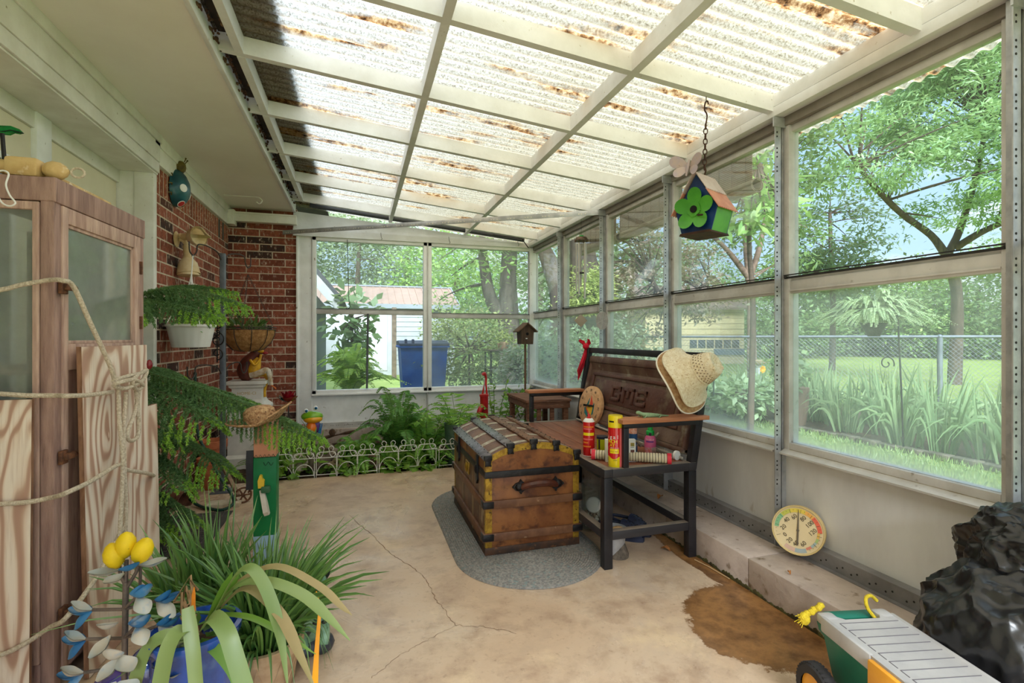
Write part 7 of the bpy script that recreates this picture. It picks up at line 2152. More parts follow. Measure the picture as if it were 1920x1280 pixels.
def spoon(nm, c, d, L, w_, dp, mt, up=(0, 0, 1)):
    """cupped oval petal from c along d"""
    X = frame(c, d, V(up).cross(V(d))); m = MB(); m.X = X
    n = 12; vs = []; fs = []
    for i in range(n + 1):
        f = i / n; hw = w_ * (math.sin(math.pi * (.06 + .9 * f)) ** .8) * (.55 + .45 * min(1, f * 2))
        for j in range(7):
            u = -1 + j / 3; vs.append((L * f, hw * u, -dp * (1 - u * u) * math.sin(math.pi * min(1, f * 1.02)) - .0))
    fs = [(i * 7 + j, (i + 1) * 7 + j, (i + 1) * 7 + j + 1, i * 7 + j + 1) for i in range(n) for j in range(6)]
    m.add(vs, fs); k = len(vs); m.add([(x, y, z - .0016) for x, y, z in vs], [f[::-1] for f in fs])
    return m.build(nm, mt, mf, 70)
for c_, tl in ((V((-0.663, 1.697, 0.63)), (-.25, 0, 1)), (V((-0.636, 1.699, 0.656)), (0.05, 0, 1)), (V((-0.59, 1.685, 0.64)), (.35, 0, 1))):
    m = MB(); m.X = frame(c_, V(tl).cross(V((.3, 1, 0))), (.3, 1, 0)) ; zz = V(tl).normalized(); xx = zz.orthogonal().normalized(); yy = zz.cross(xx); m.X = Matrix.Translation(c_) @ Matrix((xx, yy, zz)).transposed().to_4x4()
    m.lathe([(.006, -.036), (.02, -.024), (.0265, -.004), (.024, .016), (.014, .032), (.003, .038)], n=18); m.build('bud', yb, mf, 60)
for c_, d, mt, L in ((V((-0.643, 1.691, 0.593)), (-1, -.2, .1), pale_p, .075), (V((-0.627, 1.675, 0.601)), (.5, -.6, .4), blue_p, .05), (V((-0.603, 1.689, 0.601)), (1, -.1, .15), pale_p, .075), (V((-0.632, 1.677, 0.586)), (-.6, -.7, -.1), pale_p, .05)):
    spoon('bud_leaf', c_, d, L, .026, .012, mt)
for yb_, arms in ((1142, [(-58, -1, 0), (62, 16, 0), (40, 34, .2)]), (1196, [(-70, -2, .0), (66, 24, 0), (46, 40, .3)]), (1250, [(-66, -4, .1), (60, 22, .1)])):
    for dx, dy, dd in arms:
        b = V((-0.646, 1.713, 0.467)); b.z = 1.25 - (yb_ - 632) * 1.45 / 945
        e = V((-0.646, 1.713, 0.467)) ; r_ = V((.9566, -.2915, 0)); e = b + r_ * (dx * 1.45 / 945) + V((0, 0, dy * 1.45 / 945)) + V((.29, .9566, 0)) * -dd * .15
        mm = MB().tube([b, e], .0048, 8); mm.build('branch', pipe_m, mf, 60)
        o_ = (e - b).normalized()
        spoon('petal', e, o_ + V((0, 0, .12)), .068, .024, .016, blue_p); spoon('petal', e, o_ * .7 + V((0, -.3, .5)), .06, .022, .014, blue_p if dx > 0 else pale_p)
        spoon('petal', e, o_ * .75 + V((0, -.1, -.75)), .07, .022, -.014, blue_p if dx < 0 else pale_p, (0, -.3, 1))
for c_, d in ((V((-0.648, 1.661, 0.46)), (-.1, -.7, .3)), (V((-0.658, 1.664, 0.423)), (-.6, -.6, -.6)), (V((-0.619, 1.611, 0.387)), (-.5, -.5, -.5)), (V((-0.614, 1.609, 0.392)), (.5, -.5, -.3)), (V((-0.619, 1.611, 0.387)), (-.1, -.6, .7)), (V((-0.611, 1.577, 0.341)), (-.6, -.5, -.2)), (V((-0.606, 1.575, 0.341)), (.7, -.4, -.1)), (V((-0.549, 1.652, 0.351)), (.6, -.5, -.2)), (V((-0.509, 1.64, 0.359)), (.5, -.5, .6)), (V((-0.513, 1.62, 0.317)), (.9, -.3, .2))):
    spoon('petal', c_, d, .062, .026, .014, pale_p)

# toad statue
td = thing('toad_statue', 'mottled green toad statue on a dark stone base beside the aloe pot', 'toad statue', (-.18, 2.16, 0))
mott = M('mottled_green_glaze', (146, 186, 156), (96, 140, 112), 18, .35, c3=(56, 62, 58), sc3=20, lo3=.58, hi3=.64, coat=.3); dkst = M('dark_stone_glaze', (82, 86, 96), (54, 58, 66), 12, .4, bump=.3)
tx, ty = -.2, 2.17
MB().ball((tx, ty, .03), (.1, .08, .045), 16).ball((tx + .06, ty - .03, .035), (.05, .045, .04), 12).build('base', dkst, td, 60)
m = MB().tube(smoothpath([(tx - .02, ty, .05), (tx - .01, ty, .1), (tx, ty, .16), (tx + .02, ty - .01, .22), (tx + .035, ty - .02, .26)], 4), [.06, .068, .074, .078, .08, .08, .078, .075, .072, .068, .066, .064, .066, .064, .056, .045, .03], 16)
m.ball((tx + .06, ty - .045, .29), .022, 10).ball((tx + .01, ty - .055, .29), .022, 10)
m.tube(smoothpath([(tx + .05, ty - .05, .17), (tx + .075, ty - .07, .1), (tx + .07, ty - .085, .06)], 4), [.022] * 4 + [.018] * 5, 10); m.tube(smoothpath([(tx - .05, ty - .03, .1), (tx - .02, ty - .08, .12), (tx + .0, ty - .09, .06)], 4), [.03] * 4 + [.02] * 5, 10)
m.build('body', mott, td, 60)
m = MB().ribbon([(tx + .05, ty + .0, .24), (tx + .075, ty + .02, .29), (tx + .085, ty + .02, .335)], [.03, .05, .035], (1, .3, 0), .15); m.build('grey_leaf', dkst, td, 60)
m = MB()
for k in range(14): m.ball((tx + .02 + random.uniform(-.05, .06), ty - .075 + random.uniform(-.01, .01), random.uniform(.08, .24)), (.012, .006, .008), 6)
m.build('spot_pattern', M('toad_spot', (52, 58, 52), rough=.5), td, 60)

# ------------------------------------------------------------------ the garden outside
GZ = -.06
bark = M('grey_bark', (122, 112, 102), (78, 70, 64), 9, .95, stretch=(1, 1, .25), bump=.8, bsc=14)
bark_b = M('brown_bark', (104, 88, 76), (72, 60, 52), 9, .95, stretch=(1, 1, .25), bump=.6, bsc=20)
def crown(cs, n, K, s, flat, L, W_, up=.5):
    """leaves gathered in K sprays inside ellipsoids cs: (centre, radii)"""
    P, D, N, ctr = [], [], [], []
    vol = A([c[1][0] * c[1][1] * c[1][2] for c in cs]); vol = vol / vol.sum()
    for (c, r), f in zip(cs, vol):
        k = max(3, int(K * f)); m = max(1, int(n * f / k))
        d = rvec(k) * (rng.uniform(.25, 1, k)[:, None] ** .5)
        cc = A(c) + d * A(r); ctr.append(cc)
        q = np.repeat(cc, m, 0) + rng.normal(size=(k * m, 3)) * A([s, s, s * flat])
        P.append(q); D.append(rng.normal(size=q.shape) * A([1, 1, .5]) + np.repeat(d, m, 0) * .6 - A([0, 0, .25])); N.append(rng.normal(size=q.shape) * .6 + A([0, 0, up + .5]))
    P, D, N = np.concatenate(P), np.concatenate(D), np.concatenate(N)
    return P, D, N, L * rng.uniform(.6, 1.2, len(P)), W_ * rng.uniform(.7, 1.2, len(P)), np.concatenate(ctr)
def tree(name, label, base, trunk, cs, n, K, s, L, W_, mat, flat=.6, r0=.2, bk_=None, nb=26, cat='tree', group=None):
    """trunk: list of limbs, each a list of points; branches run from the limbs' ends to the sprays"""
    t = thing(name, label, cat, (base[0], base[1], GZ), group)
    m = MB(); ends = []
    for i, limb in enumerate(trunk):
        p = smoothpath(limb, 4) if len(limb) > 2 else [V(q) for q in limb]
        ra = r0 if i == 0 else r0 * .62
        m.tube(p, [ra * (1 - .55 * k / len(p)) * random.uniform(.95, 1.05) for k in range(len(p))], 9)
        ends += p[len(p) // 2:]
    P, D, N, Ls, Ws, C_ = crown(cs, n, K, s, flat, L, W_)
    for c in C_[rng.permutation(len(C_))[:nb]]:
        e = min(ends, key=lambda q: (q - V(c)).length + .3 * random.random()); mid = e.lerp(V(c), .5) + V((0, 0, .06 * (V(c) - e).length))
        rr = .012 + .02 * r0 * (V(c) - e).length
        m.tube(bez(e, mid, V(c), 5), [rr * 1.6, rr * 1.4, rr * 1.1, rr * .8, rr * .5, rr * .3], 5)
    m.build('trunk', bk_ or bark_b, t, 60)
    leafmesh('foliage', P, D, N, Ls, Ws, mat, t)
    return t
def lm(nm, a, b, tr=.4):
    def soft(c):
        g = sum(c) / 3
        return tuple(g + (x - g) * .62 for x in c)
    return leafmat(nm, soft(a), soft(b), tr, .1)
lf_mim = lm('airy_leaf', (182, 229, 136), (131, 190, 108)); lf_mid = lm('mid_leaf', (147, 190, 98), (98, 147, 72)); lf_dk = lm('dark_tree_leaf', (106, 142, 90), (75, 111, 70)); lf_gy = lm('grey_green_leaf', (177, 200, 147), (131, 162, 113)); lf_br = lm('bright_tree_leaf', (193, 240, 95), (124, 200, 75)); lf_red = lm('maple_leaf', (182, 136, 121), (149, 147, 103)); lf_yel = lm('golden_leaf', (231, 240, 98), (175, 208, 80)); lf_az = lm('azalea_leaf', (193, 206, 98), (121, 152, 75)); lf_pale = lm('pale_leaf', (206, 240, 172), (149, 198, 126))  # the dark leaf is simply a darker green

b = (15.844, 9.807, 1.25)
tree('mimosa_tree', 'tall airy feather-leaved tree with a forked trunk beyond the chain-link fence', b, [[(b[0], b[1], GZ), (15.914, 9.786, 2.317), (15.73, 9.842, 3.206), (15.631, 9.872, 3.65)], [(15.631, 9.872, 3.502), (15.206, 10.002, 4.094), (14.014, 9.947, 4.589), (12.934, 9.858, 5.189), (12.024, 9.717, 5.747)], [(15.673, 9.859, 3.576), (15.985, 9.764, 4.243), (15.942, 9.359, 5.596), (15.74, 9.002, 6.865)], [(15.844, 9.807, 3.724), (16.098, 9.207, 4.136), (16.554, 8.545, 4.442)]],
     [((12.801, 9.48, 5.882), (1.7, 1.7, .9)), ((14.712, 9.107, 7.193), (2.0, 2.0, 1.2)), ((15.411, 8.371, 5.774), (1.5, 1.5, 1.3)), ((13.528, 9.468, 8.156), (1.8, 1.8, .8)), ((15.032, 8.487, 8.419), (2.0, 2.0, .8)), ((15.107, 8.986, 4.579), (1.3, 1.3, .5)), ((14.23, 7.163, 6.279), (1.2, 1.2, 2)), ((12.212, 9.869, 7.055), (1.0, 1.0, .7))], 32000, 210, .3, .2, .05, lf_mim, .28, .17, nb=110)
b = (9.711, 10.631, 1.25)
tree('twin_trunk_tree', 'slender tree with two pinkish trunks beyond the fence, seen behind the hanging birdhouse', b, [[(b[0], b[1], GZ), (9.685, 10.639, 2.24), (9.632, 10.655, 2.791)], [(9.632, 10.655, 2.722), (9.553, 10.679, 3.754), (9.58, 10.671, 4.717), (9.738, 10.623, 5.542)], [(9.659, 10.647, 2.791), (9.909, 10.57, 3.616), (10.106, 10.51, 4.717), (10.396, 10.422, 5.817)], [(9.632, 10.655, 2.791), (9.053, 10.831, 3.547), (8.395, 11.032, 4.166)]],
     [((10.106, 10.51, 5.817), (1.5, 1.5, 1.3)), ((8.922, 10.871, 4.442), (1.2, 1.2, .9)), ((10.633, 10.35, 3.891), (.7, .7, .9))], 7000, 70, .3, .2, .07, lf_mid, .5, .13, M('pinkish_bark', (150, 124, 110), (116, 94, 84), 9, .9), nb=44)
b = (5.0, 4.0)
tree('overhanging_tree', 'bright leafy branch hanging by the eave near the rolled bamboo blind', (4.6, 5.2), [[(4.9, 5.4, GZ), (4.95, 5.4, 1.6), (4.75, 5.25, 2.5), (3.786, 4.073, 3.007)]], [((3.811, 4.066, 2.769), (.32, .32, .42)), ((3.685, 4.104, 2.53), (.25, .25, .25))], 420, 30, .12, .19, .05, lf_br, .8, .045, nb=20)
b = (17.977, 15.429, 1.25)
tree('dark_airy_tree', 'dark small-leaved tree behind the mimosa, in front of the open sky', b, [[(b[0], b[1], GZ), (18.018, 15.417, 2.774), (17.937, 15.442, 4.679), (17.896, 15.454, 6.16)]], [((17.937, 15.442, 5.313), (2.2, 2.2, 2.6)), ((17.471, 15.584, 3.409), (2.4, 2.4, 1.2)), ((19.192, 15.059, 4.044), (2, 2, .9))], 6500, 90, .4, .26, .09, lf_dk, .5, .12, nb=50)
b = (5.448, 7.748, 1.174)
tree('red_maple', 'reddish Japanese maple with layered branches beside the fence', b, [[(b[0], b[1], GZ), (5.43, 7.754, 1.364), (5.175, 7.832, 1.936), (4.992, 7.887, 2.317)], [(5.375, 7.771, 1.555), (5.721, 7.665, 2.031), (6.086, 7.554, 2.317)]], [((5.22, 7.818, 2.317), (.9, .9, .7)), ((5.949, 7.596, 1.936), (.55, .55, .45)), ((4.917, 8.119, 1.562), (.5, .5, .45)), ((4.885, 8.443, 2.879), (.7, .7, .6))], 6500, 80, .17, .10, .04, lf_red, .35, .07, nb=60, cat='maple')
b = (3.184, 10.529, 1.157)
tree('pecan_tree', 'large rough-barked tree with a forked trunk outside the second back window', b, [[(b[0], b[1], GZ), (3.151, 10.539, 1.506), (3.129, 10.546, 2.321), (3.162, 10.536, 3.136), (3.229, 10.515, 4.183)], [(3.04, 10.573, 1.622), (2.761, 10.658, 2.088), (2.628, 10.699, 2.787), (2.539, 10.726, 3.718)]], [((2.105, 9.812, 2.858), (1.0, 1.0, .6)), ((1.926, 10.912, 2.787), (.8, .8, .6)), ((2.612, 9.658, 3.282), (.8, .8, .45)), ((3.168, 9.489, 2.858), (.35, .35, .5)), ((2.605, 12.796, 2.309), (1.2, 1.2, .8)), ((3.207, 10.522, 5.697), (3, 3, 1.5))], 7000, 140, .25, .17, .06, lf_br, .7, .27, bark, nb=30)
b = (3.899, 8.22, 1.174)
tree('oak_tree', 'massive leaning dark trunk seen behind the wind chime', b, [[(b[0], b[1], GZ), (3.881, 8.226, 1.555), (3.854, 8.234, 2.507), (3.762, 8.262, 3.46), (3.671, 8.29, 4.412)], [(3.27, 7.89, 1.178), (3.252, 7.895, 1.898), (3.08, 7.947, 2.527), (2.789, 7.931, 3.046)]], [((5.768, 9.742, 3.019), (1.6, 1.6, 1.0)), ((4.349, 11.22, 2.164), (1.3, 1.3, .9)), ((5.442, 10.886, 2.672), (1.2, 1.2, .9)), ((3.717, 8.276, 5.364), (3, 3, 1.5))], 6000, 110, .3, .22, .08, lf_mid, .7, .34, bark_b, nb=30)
# trees and hedging along the far side of the gardens
far = [((-3.855, 36.719, 7.079), 5.5, 4.6, lf_gy, 'pale grey-green tree behind the first back window'), ((-0.13, 33.493, 6.058), 4.2, 4.0, lf_gy, 'rounded grey-green tree rising over the tan shed roof'), ((3.207, 36.657, 7.04), 3.8, 4.6, lf_gy, 'taller grey-green tree behind the shed, next to the rounded one'), ((5.405, 29.715, 4.171), 4, 3.2, lf_br, 'bright green tree past the end of the tan shed'), ((10.264, 28.234, 3.853), 5, 3.4, lf_mid, 'mid green tree behind the leaning trunk'), ((14.515, 26.939, 3.536), 5, 3.2, lf_gy, 'hazy tree behind the red maple'), ((26.274, 35.9, 5.117), 6, 4, lf_mid, 'green tree behind the yellow house'), ((25.201, 25.773, 3.282), 4.2, 2.6, lf_mid, 'round dark green tree to the side of the yellow house'), ((31.63, 27.995, 3.231), 5, 2.4, lf_dk, 'dark green tree in the hedge line behind the hanging fern'), ((35.274, 26.884, 3.04), 5.5, 2.6, lf_dk, 'dark tree in the hedge line above the fern basket'), ((36.756, 24.342, 2.941), 4.5, 2.4, lf_br, 'yellow-green sunlit tree behind the mimosa trunk'), ((37.509, 22.022, 3.349), 5, 3, lf_mid, 'leafy green tree in the hedge line past the mimosa trunk'), ((38.505, 19.627, 4.171), 5, 3.6, lf_mid, 'tall green tree at the end of the hedge line'), ((-5.83, 33.139, 7.98), 5, 5, lf_gy, 'grey-green tree behind the house corner')]
for (q, r, rz, mt, l) in far:
    tree('background_tree', l, q, [[(q[0], q[1], GZ), (q[0], q[1], q[2] * .5), (q[0] + .2, q[1], q[2] + rz * .3)]], [(q, (r, r * .7, rz)), ((q[0], q[1], max(1.2, q[2] - rz)), (r, r * .7, rz * .6))], 10000, 150, .7, .30, .15, mt, .7, .25, nb=10, group='trees at the far side of the garden')
def shrub(name, label, q, r, rz, n, L, W_, mat, cat='shrub', K=40, z=None):
    zc_ = q[2] if z is None else z
    return tree(name, label, q, [[(q[0], q[1], GZ), (q[0], q[1], max(.1, zc_))]], [((q[0], q[1], zc_), (r, r, rz))], n, K, r * .18, L, W_, mat, .8, .03, nb=24, cat=cat)
shrub('azalea_bush', 'large rounded azalea bush outside the second back window', (1.895, 8.831, 1.031), .85, .75, 5200, .085, .04, lf_az, K=110)
shrub('variegated_shrub', 'white-edged leafy shrub near the pole birdhouse, outside the glass', (2.247, 7.051, 0.796), .3, .35, 900, .1, .04, lm('variegated_leaf', (206, 210, 176), (120, 150, 84)))
shrub('pale_shrub', 'pale green shrub filling the first pane past the corner', (2.883, 7.485, 0.844), .55, .62, 2000, .09, .045, lf_pale)
shrub('pale_shrub', 'pale green shrub below the diamond-shaped tile, outside the glass', (3.033, 6.394, 0.82), .5, .5, 1800, .09, .045, lf_pale)
shrub('golden_conifer', 'golden-green feathery shrub outside, under the wind chime', (3.597, 7.685, 2.023), .52, .42, 2600, .1, .03, lf_yel)
shrub('hedge_shrub', 'grey-green shrub in the garden behind the bench top rail', (4.217, 7.287, 1.094), .6, .4, 1500, .09, .045, lf_gy)
for (q, l) in (((5.711, 6.832, 0.313), 'low leafy hosta plants in the brick-edged bed under the sun hats'), ((5.601, 6.238, 0.381), 'low ferny plants in the brick-edged bed next to the barrel planter')):
    shrub('bed_plant', l, q, .42, .22, 700, .14, .07, lf_pale, 'plant')

# shed, bins, house corner
wood_post = M('weathered_post', (120, 104, 88), (92, 78, 66), 8, .9)
tan_metal = M('tan_roof_metal', (168, 138, 120), (154, 126, 110), 4, .5); shed_w = M('shed_white', (176, 178, 182), (166, 168, 172), 4, .6); grey_trim = M('shed_trim', (148, 154, 162), rough=.5)
sd_ = thing('garden_shed', 'white garden shed with a tan ribbed metal roof beyond the back windows', 'shed', (1.0, 18.5, GZ))
MB().box(-1.9, 3.3, 17.9, 21, GZ, 2.32, .01).build('walls', shed_w, sd_)
m = MB()
for k in range(12): m.box(1.1, 3.3, 17.885, 17.9, .3 + .165 * k, .31 + .165 * k)
m.build('siding_lines', grey_trim, sd_, 0)
MB().box(-.2, .95, 17.87, 17.9, .1, 2.1, .01).build('shed_door', M('shed_door_white', (190, 190, 192), rough=.6), sd_)
m = MB(); ridge, eave = 3.12, 2.36
m.prism([(17.75, eave), (19.5, ridge), (21.25, eave), (21.25, eave + .03), (19.5, ridge + .03), (17.75, eave + .03)], -2.1, 3.42, 'x')
for k in range(22):
    x = -2.05 + k * .255; m.prism([(17.75, eave + .03), (19.5, ridge + .03), (19.5, ridge + .06), (17.75, eave + .06)], x, x + .035, 'x')
m.build('roof_sheets', tan_metal, sd_, 20)
MB().box(-2.12, 3.44, 17.70, 17.76, eave - .12, eave + .03).box(3.40, 3.46, 17.75, 21.2, eave - .1, eave).box(-2.1, 3.44, 19.42, 19.58, ridge + .02, ridge + .07).prism([(17.72, eave - .06), (19.5, ridge - .02), (19.5, ridge + .07), (17.72, eave + .06)], 3.42, 3.46, 'x').build('trim_boards', grey_trim, sd_)
tag(MB().box(1.02, 1.16, 16.4, 16.54, GZ, 2.2, .01).build('garden_post', wood_post, loc=(1.1, 16.5, GZ)), 'weathered wooden post standing in front of the shed', 'post')
blue_bin = M('bin_blue', (36, 92, 184), (28, 76, 160), 6, .5, c3=(70, 110, 170), sc3=14, lo3=.68, hi3=.78)
wb = thing('blue_wheelie_bin', 'large blue wheelie bin on the grass outside the back windows', 'bin', (1.0, 8.2, GZ))
bx_, by_ = 1.0, 8.0
m = MB(); l0, l1 = (.30, .26), (.37, .32)
vs = [(bx_ + sx * a, by_ + .35 + sy * b, z) for (a, b), z in ((l0, GZ + .02), (l1, 1.1)) for sx, sy in ((-1, -1), (1, -1), (1, 1), (-1, 1))]
m.add(vs, [(i, (i + 1) % 4, 4 + (i + 1) % 4, 4 + i) for i in range(4)] + [(3, 2, 1, 0), (4, 5, 6, 7)]); m.build('bin_body', blue_bin, wb, 20)
MB().box(bx_ - .40, bx_ + .40, by_ - .02, by_ + .70, 1.08, 1.12, .015).build('rim', blue_bin, wb)
m = MB().prism([(by_ - .03, 1.12), (by_ + .7, 1.12), (by_ + .7, 1.18), (by_ + .3, 1.2), (by_ - .03, 1.15)], bx_ - .39, bx_ + .39, 'x').box(bx_ - .31, bx_ - .27, by_ + .0, by_ + .05, 1.15, 1.22, .01).box(bx_ - .2, bx_ - .16, by_ + .0, by_ + .05, 1.15, 1.22, .01); m.build('lid', M('bin_lid_dark', (52, 60, 84), rough=.6), wb)
hs_ = thing('house_wing', 'grey gabled end of the house with a white rake board outside the back window', 'house', (-2.5, 9.5, GZ))
MB().prism([(-4.5, GZ), (-.75, GZ), (-.75, 2.0), (-4.5, 6.5)], 8.9, 13, 'y').build('gable_wall', M('grey_siding', (104, 108, 116), (92, 96, 104), 3, .8), hs_)
MB().prism([(-.30, 1.82), (-4.6, 6.98), (-4.6, 7.12), (-.22, 1.86)], 8.6, 13.2, 'y').build('roof_shingles', M('grey_shingle', (74, 74, 80), (58, 58, 64), 30, .9), hs_)
MB().prism([(-.32, 1.66), (-4.6, 6.80), (-4.6, 6.98), (-.28, 1.83)], 8.55, 8.60, 'y').build('rake_board', M('rake_white', (190, 190, 190), rough=.6), hs_)
fern('potted_fern', 'tall bright ferns in dark planters just outside the first back window', (-.10, 7.05, .5), 80, .75, .75, 32, .1, .026, leafmat('sunny_fern', (206, 232, 96), (150, 200, 70), .5))
for (x, y, l) in ((-.2, 7.05, 'dark planter of tall ferns by the house corner outside the back window'), (.12, 7.15, 'dark planter of tall ferns next to the prop rod outside the back window')):
    tag(MB().lathe([(.1, GZ), (.15, .5), (.16, .5), (.14, .48), (.01, .45)], (x, y, 0), 18, close=False).build('dark_planter', M('dark_planter', (56, 48, 42), rough=.8), loc=(x, y, GZ)), l, 'planter')
t = shrub('broadleaf_sapling', 'broad-leaved sapling rising outside the first back window', (-0.102, 8.813, 1.534), .42, .62, 260, .22, .13, lm('broad_leaf', (130, 176, 92), (88, 134, 68)), 'sapling', 60)
pt_t = thing('potting_table', 'small metal garden table outside behind the pole birdhouse', 'table', (2.6, 8.6, GZ))
q = (2.377, 8.266, 1.041)
MB().box(q[0] - .32, q[0] + .4, q[1] - .25, q[1] + .25, q[2] - .02, q[2], .004).build('table_top', wood_post, pt_t)
for sx in (-.28, .36):
    for sy in (-.2, .2): MB().box(q[0] + sx - .015, q[0] + sx + .015, q[1] + sy - .015, q[1] + sy + .015, GZ, q[2] - .02).build('leg', black_iron, pt_t)
MB().box(q[0] - .3, q[0] + .38, q[1] - .2, q[1] + .2, q[2] - .32, q[2] - .30).build('lower_shelf', wood_post, pt_t)
tag(MB().lathe([(.06, 0), (.08, .02), (.095, .1), (.085, .13), (.07, .12), (.01, .11)], (q[0] - .02, q[1], q[2]), 18, close=False).build('clay_bowl', M('pale_clay', (196, 160, 132), rough=.8), loc=(q[0], q[1], q[2])), 'round pale clay bowl planter on the garden table', 'planter')
leafy('bowl_succulent', 'yellow-green plant growing in the clay bowl on the garden table', (q[0] - .02, q[1], q[2] + .12), 60, .16, .16, .1, .045, lf_yel)

# neighbour's house and chain-link fence
nh = thing('yellow_house', 'pale yellow neighbouring house with a row of low windows behind the red maple', 'house', (16, 21, GZ))
hd = V((C_c, -S_c, 0)); hq = V((13.615, 21.986, 1.25)); hn = V((S_c, C_c, 0))
XH = Matrix.Translation((hq.x, hq.y, 0)) @ Matrix((hd, hn, V((0, 0, 1)))).transposed().to_4x4()
m = MB(); m.X = XH; m.box(0, 4.9, 0, 4, GZ, 2.7); m.build('walls', M('cream_siding', (216, 200, 156), (204, 188, 146), 3, .8), nh)
m = MB(); m.X = XH
for k in range(9): m.box(0, 4.9, -.012, 0, .3 + .27 * k, .315 + .27 * k)
m.build('siding_lines', M('siding_brown', (134, 120, 92), rough=.9), nh, 0)  # brown lines between the siding boards
for k in range(6):
    m = MB(); m.X = XH; m.box(2.2 + .42 * k, 2.55 + .42 * k, -.03, .01, .72, 1.12, .005); m.build('window', M('dark_window', (52, 60, 64), rough=.15), nh)
m = MB(); m.X = XH; m.box(3.4, 4.9, -.06, .0, .38, .68); m.build('grey_panel', M('slate_panel', (96, 110, 122), rough=.7), nh)
m = MB(); m.X = XH; m.prism([(-.4, 2.6), (2, 3.9), (4.4, 2.6), (4.4, 2.7), (2, 4.0), (-.4, 2.7)], -.3, 5.2, 'x'); m.build('roof', M('brown_roof', (120, 100, 88), (100, 84, 74), 20, .9), nh)
cf_ = thing('chain_link_fence', 'galvanised chain-link fence with a round top rail across the garden', 'fence', (9.9, 6.4, GZ))
Fa, Fb_ = V((1.9, 14.85, 0)), V((13.9, 2.27, 0)); fu = (Fb_ - Fa).normalized(); FL = (Fb_ - Fa).length; FZ = 1.26
fsteel = M('fence_steel', (130, 136, 144), (112, 118, 126), 8, .5, metal=.3)
MB().tube([Fa + V((0, 0, FZ)), Fb_ + V((0, 0, FZ))], .026, 10).build('top_rail', fsteel, cf_, 60)
k0 = (V((9.94, 6.38, 0)) - Fa).dot(fu)
for k in range(-3, 2):
    q = Fa + fu * (k0 + 3.05 * k)
    if 0 < (q - Fa).dot(fu) < FL:
        MB().cyl(q + V((0, 0, GZ)), q + V((0, 0, FZ - .02)), .03 if k != 0 else .042, n=12).ball(q + V((0, 0, FZ)), .042, 10).build('post', fsteel, cf_, 60)
m = MB(); st_ = .075; y = -1.25
while y < FL:
    for s in (1, -1):
        a, b_ = (y, y + 1.25) if s > 0 else (y + 1.25, y)
        za, zb = 0.0, 1.25
        if a < 0 or b_ < 0 or a > FL or b_ > FL: continue
        m.tube([Fa + fu * a + V((0, 0, za)), Fa + fu * b_ + V((0, 0, zb))], .0026, 3, cap=False)
    y += st_
m.build('chain_mesh', fsteel, cf_, 0)
bb = thing('bird_bath', 'small white pedestal bird bath on the lawn beyond the fence', 'bird bath', (9.464, 10.183, -0.245)[:2] + (GZ,))
q = (9.464, 10.183, 1.144); MB().lathe([(.16, GZ), (.16, 0), (.1, .1), (.08, .5), (.12, .55), (.001, .56)], (q[0], q[1], 0), 16).build('pedestal', shed_w, bb, 40); MB().lathe([(.1, .55), (.2, .62), (.22, .68), (.18, .66), (.001, .6)], (q[0], q[1], 0), 18).build('basin', M('tan_basin', (170, 150, 116), rough=.8), bb, 40)
# iris bed with its edging, planter, hanging fern
iris_m = lm('iris_leaf', (166, 204, 122), (112, 166, 92), .3)
def iris(c, label, grp, n=30, hgt=.85):
    t = thing('iris_clump', label, 'iris', c, grp)
    m = MB()
    for i in range(n):
        a = random.uniform(0, 6.28); d = V((math.cos(a), math.sin(a), 0)); k = random.random(); hh = hgt * random.uniform(.7, 1.1)
        p0 = V(c) + d * .2 * random.random(); 
        if random.random() < .6: p1 = p0 + d * .08 + V((0, 0, hh * .6)); p2 = p0 + d * .3 * k + V((0, 0, hh))
        else: p1 = p0 + d * .15 + V((0, 0, hh * .95)); p2 = p0 + d * random.uniform(.35, .6) + V((0, 0, hh * random.uniform(.15, .6)))
        w_ = random.uniform(.026, .042); m.ribbon(bez(p0, p1, p2, 6), [w_ * .7, w_, w_, w_ * .9, w_ * .7, w_ * .4, .001], (d.y, -d.x, .3), .15)
    m.build('leaves', iris_m, t, 60)
    return t
for i in range(26):
    c = (random.uniform(6.1, 7.6), 2.6 + .2 * i + random.uniform(-.1, .1), GZ)
    iris(c, 'tall green iris clump in the bed along the chain-link fence', 'iris clumps', 34, random.uniform(.75, .95))
tag(MB().box(6.0, 9.0, 2.2, 9.5, GZ - .1, GZ + .01).build('iris_bed_ground', soil), kind='structure')
for k in range(26):
    y = 2.4 + .262 * k
    e = MB().box(5.9, 6.02, y, y + .25, GZ - .04, GZ + .06 + random.uniform(-.01, .01), .012).build('edging_block', M('mossy_edging', (120, 110, 96), (84, 80, 66), 8, .9), loc=(5.96, y, GZ))
    tag(e, 'grey concrete edging block in the row along the iris bed', 'edging block', 'edging blocks')
bp_ = thing('barrel_planter', 'wooden half-barrel planter with a leafy yellow-flowered plant beside the perforated post', 'planter', (6.201, 6.055, 0.381)[:2] + (GZ,))
q = (6.231, 6.046, 0.381); MB().lathe([(.2, GZ), (.24, .2), (.25, .5), (.23, .5), (.01, .44)], (q[0], q[1], 0), 20, close=False).build('barrel', M('barrel_wood', (150, 116, 96), (120, 92, 76), 8, .8, stretch=(4, 4, .5)), bp_, 40)
P, D, N, Ls, Ws, _ = crown([((q[0], q[1], .72), (.3, .3, .28))], 260, 30, .07, .9, .13, .08); leafmesh('leaves', P, D, N, Ls, Ws, lf_mid, bp_)
fq = V((5.732, 6.094, 0.774)); m = MB()
for k in range(7): m.ribbon([fq, fq + V((.03 * math.cos(k * .9), -.03, .03 * math.sin(k * .9))), fq + V((.055 * math.cos(k * .9), -.03, .055 * math.sin(k * .9)))], [.02, .05, .02], (0, -1, .2), .2)
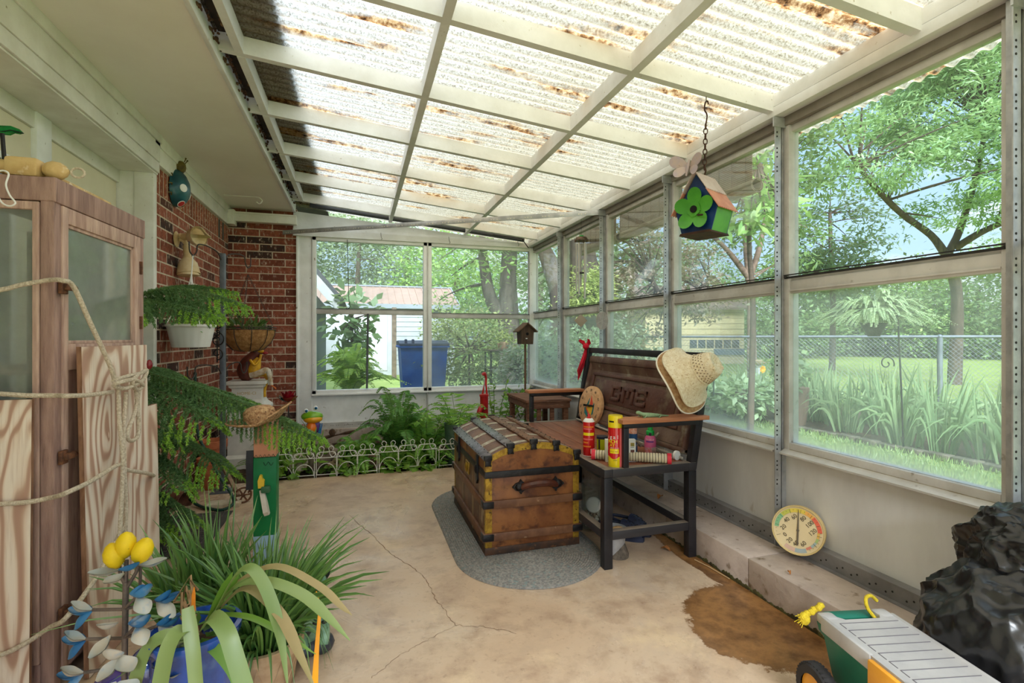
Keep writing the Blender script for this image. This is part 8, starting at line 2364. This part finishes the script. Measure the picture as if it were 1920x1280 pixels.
m.build('yellow_flower', M('yellow_petal', (226, 170, 40), rough=.6), bp_, 60)
sk = thing('shepherd_hook', 'black iron shepherd hook stake holding the big hanging fern', 'hook stake', (5.9, 4.3, GZ))
m = MB(); m.tube(smoothpath([(5.95, 4.2, GZ), (5.92, 4.2, .6), (5.88, 4.2, 1.2), (5.86, 4.2, 1.5), (5.84, 4.25, 1.62), (5.8, 4.36, 1.66), (5.76, 4.42, 1.62), (5.76, 4.42, 1.56)], 4), .009, 8)
m.tube(spiral((5.80, 4.28, .95), .09, 1.2, -.4, (C_c, -S_c, 0), (0, 0, 1)), .007, 6); m.build('stake', black_iron, sk, 60)
ffc = (5.76, 4.40, 1.42)
ff = fern('hanging_boston_fern', 'huge pale Boston fern hanging from the shepherd hook above the irises', ffc, 300, .60, .44, 40, .055, .015, lm('boston_fern', (196, 220, 140), (146, 190, 108)), spread=.22, drop=.62)
MB().lathe([(.06, 1.26), (.14, 1.42), (.15, 1.42), (.01, 1.4)], (ffc[0], ffc[1], 0), 18, close=False).build('basket', arm_iron, ff, 40)
m = MB()
for k in range(3): m.cyl((ffc[0] + .14 * math.cos(k * 2.1), ffc[1] + .14 * math.sin(k * 2.1), 1.42), (ffc[0], ffc[1] + .02, 1.57), .002, n=5)
m.build('hanger_wires', arm_iron, ff)
m = MB().cyl((4.989, 6.216, 0.404), (4.989, 6.216, 0.796), .012, n=8).tube([(4.989, 6.216, 0.718), (4.989, 6.216, 0.874)], [.02, .002], 8)
tag(m.build('garden_stake', M('dark_green_stake', (40, 60, 48), rough=.6), loc=(4.989, 6.216, 0.404)), 'dark pointed garden stake in the bed behind the sun hats', 'stake')
# lawn blades near the glass
n = 26000
P = np.stack([rng.uniform(2.35, 5.9, n), rng.uniform(.4, 8.8, n), np.full(n, GZ)], 1); D = rng.normal(size=(n, 3)) * .35 + A([0, 0, 1.0])
tag(leafmesh('lawn_grass', P, D, rvec(n), rng.uniform(.04, .1, n), .012, lm('grass_blade', (172, 206, 100), (124, 172, 72))), 'short bright lawn grass growing just outside the window wall', 'grass', kind='stuff')
n = 14000
P = np.stack([rng.uniform(-1.0, 3.0, n), rng.uniform(6.5, 11, n), np.full(n, GZ)], 1); D = rng.normal(size=(n, 3)) * .35 + A([0, 0, 1.0])
tag(leafmesh('yard_grass', P, D, rvec(n), rng.uniform(.03, .08, n), .014, lm('grass_blade', (0, 0, 0), (0, 0, 0))), 'short yard grass around the blue bin outside the back windows', 'grass', kind='stuff')
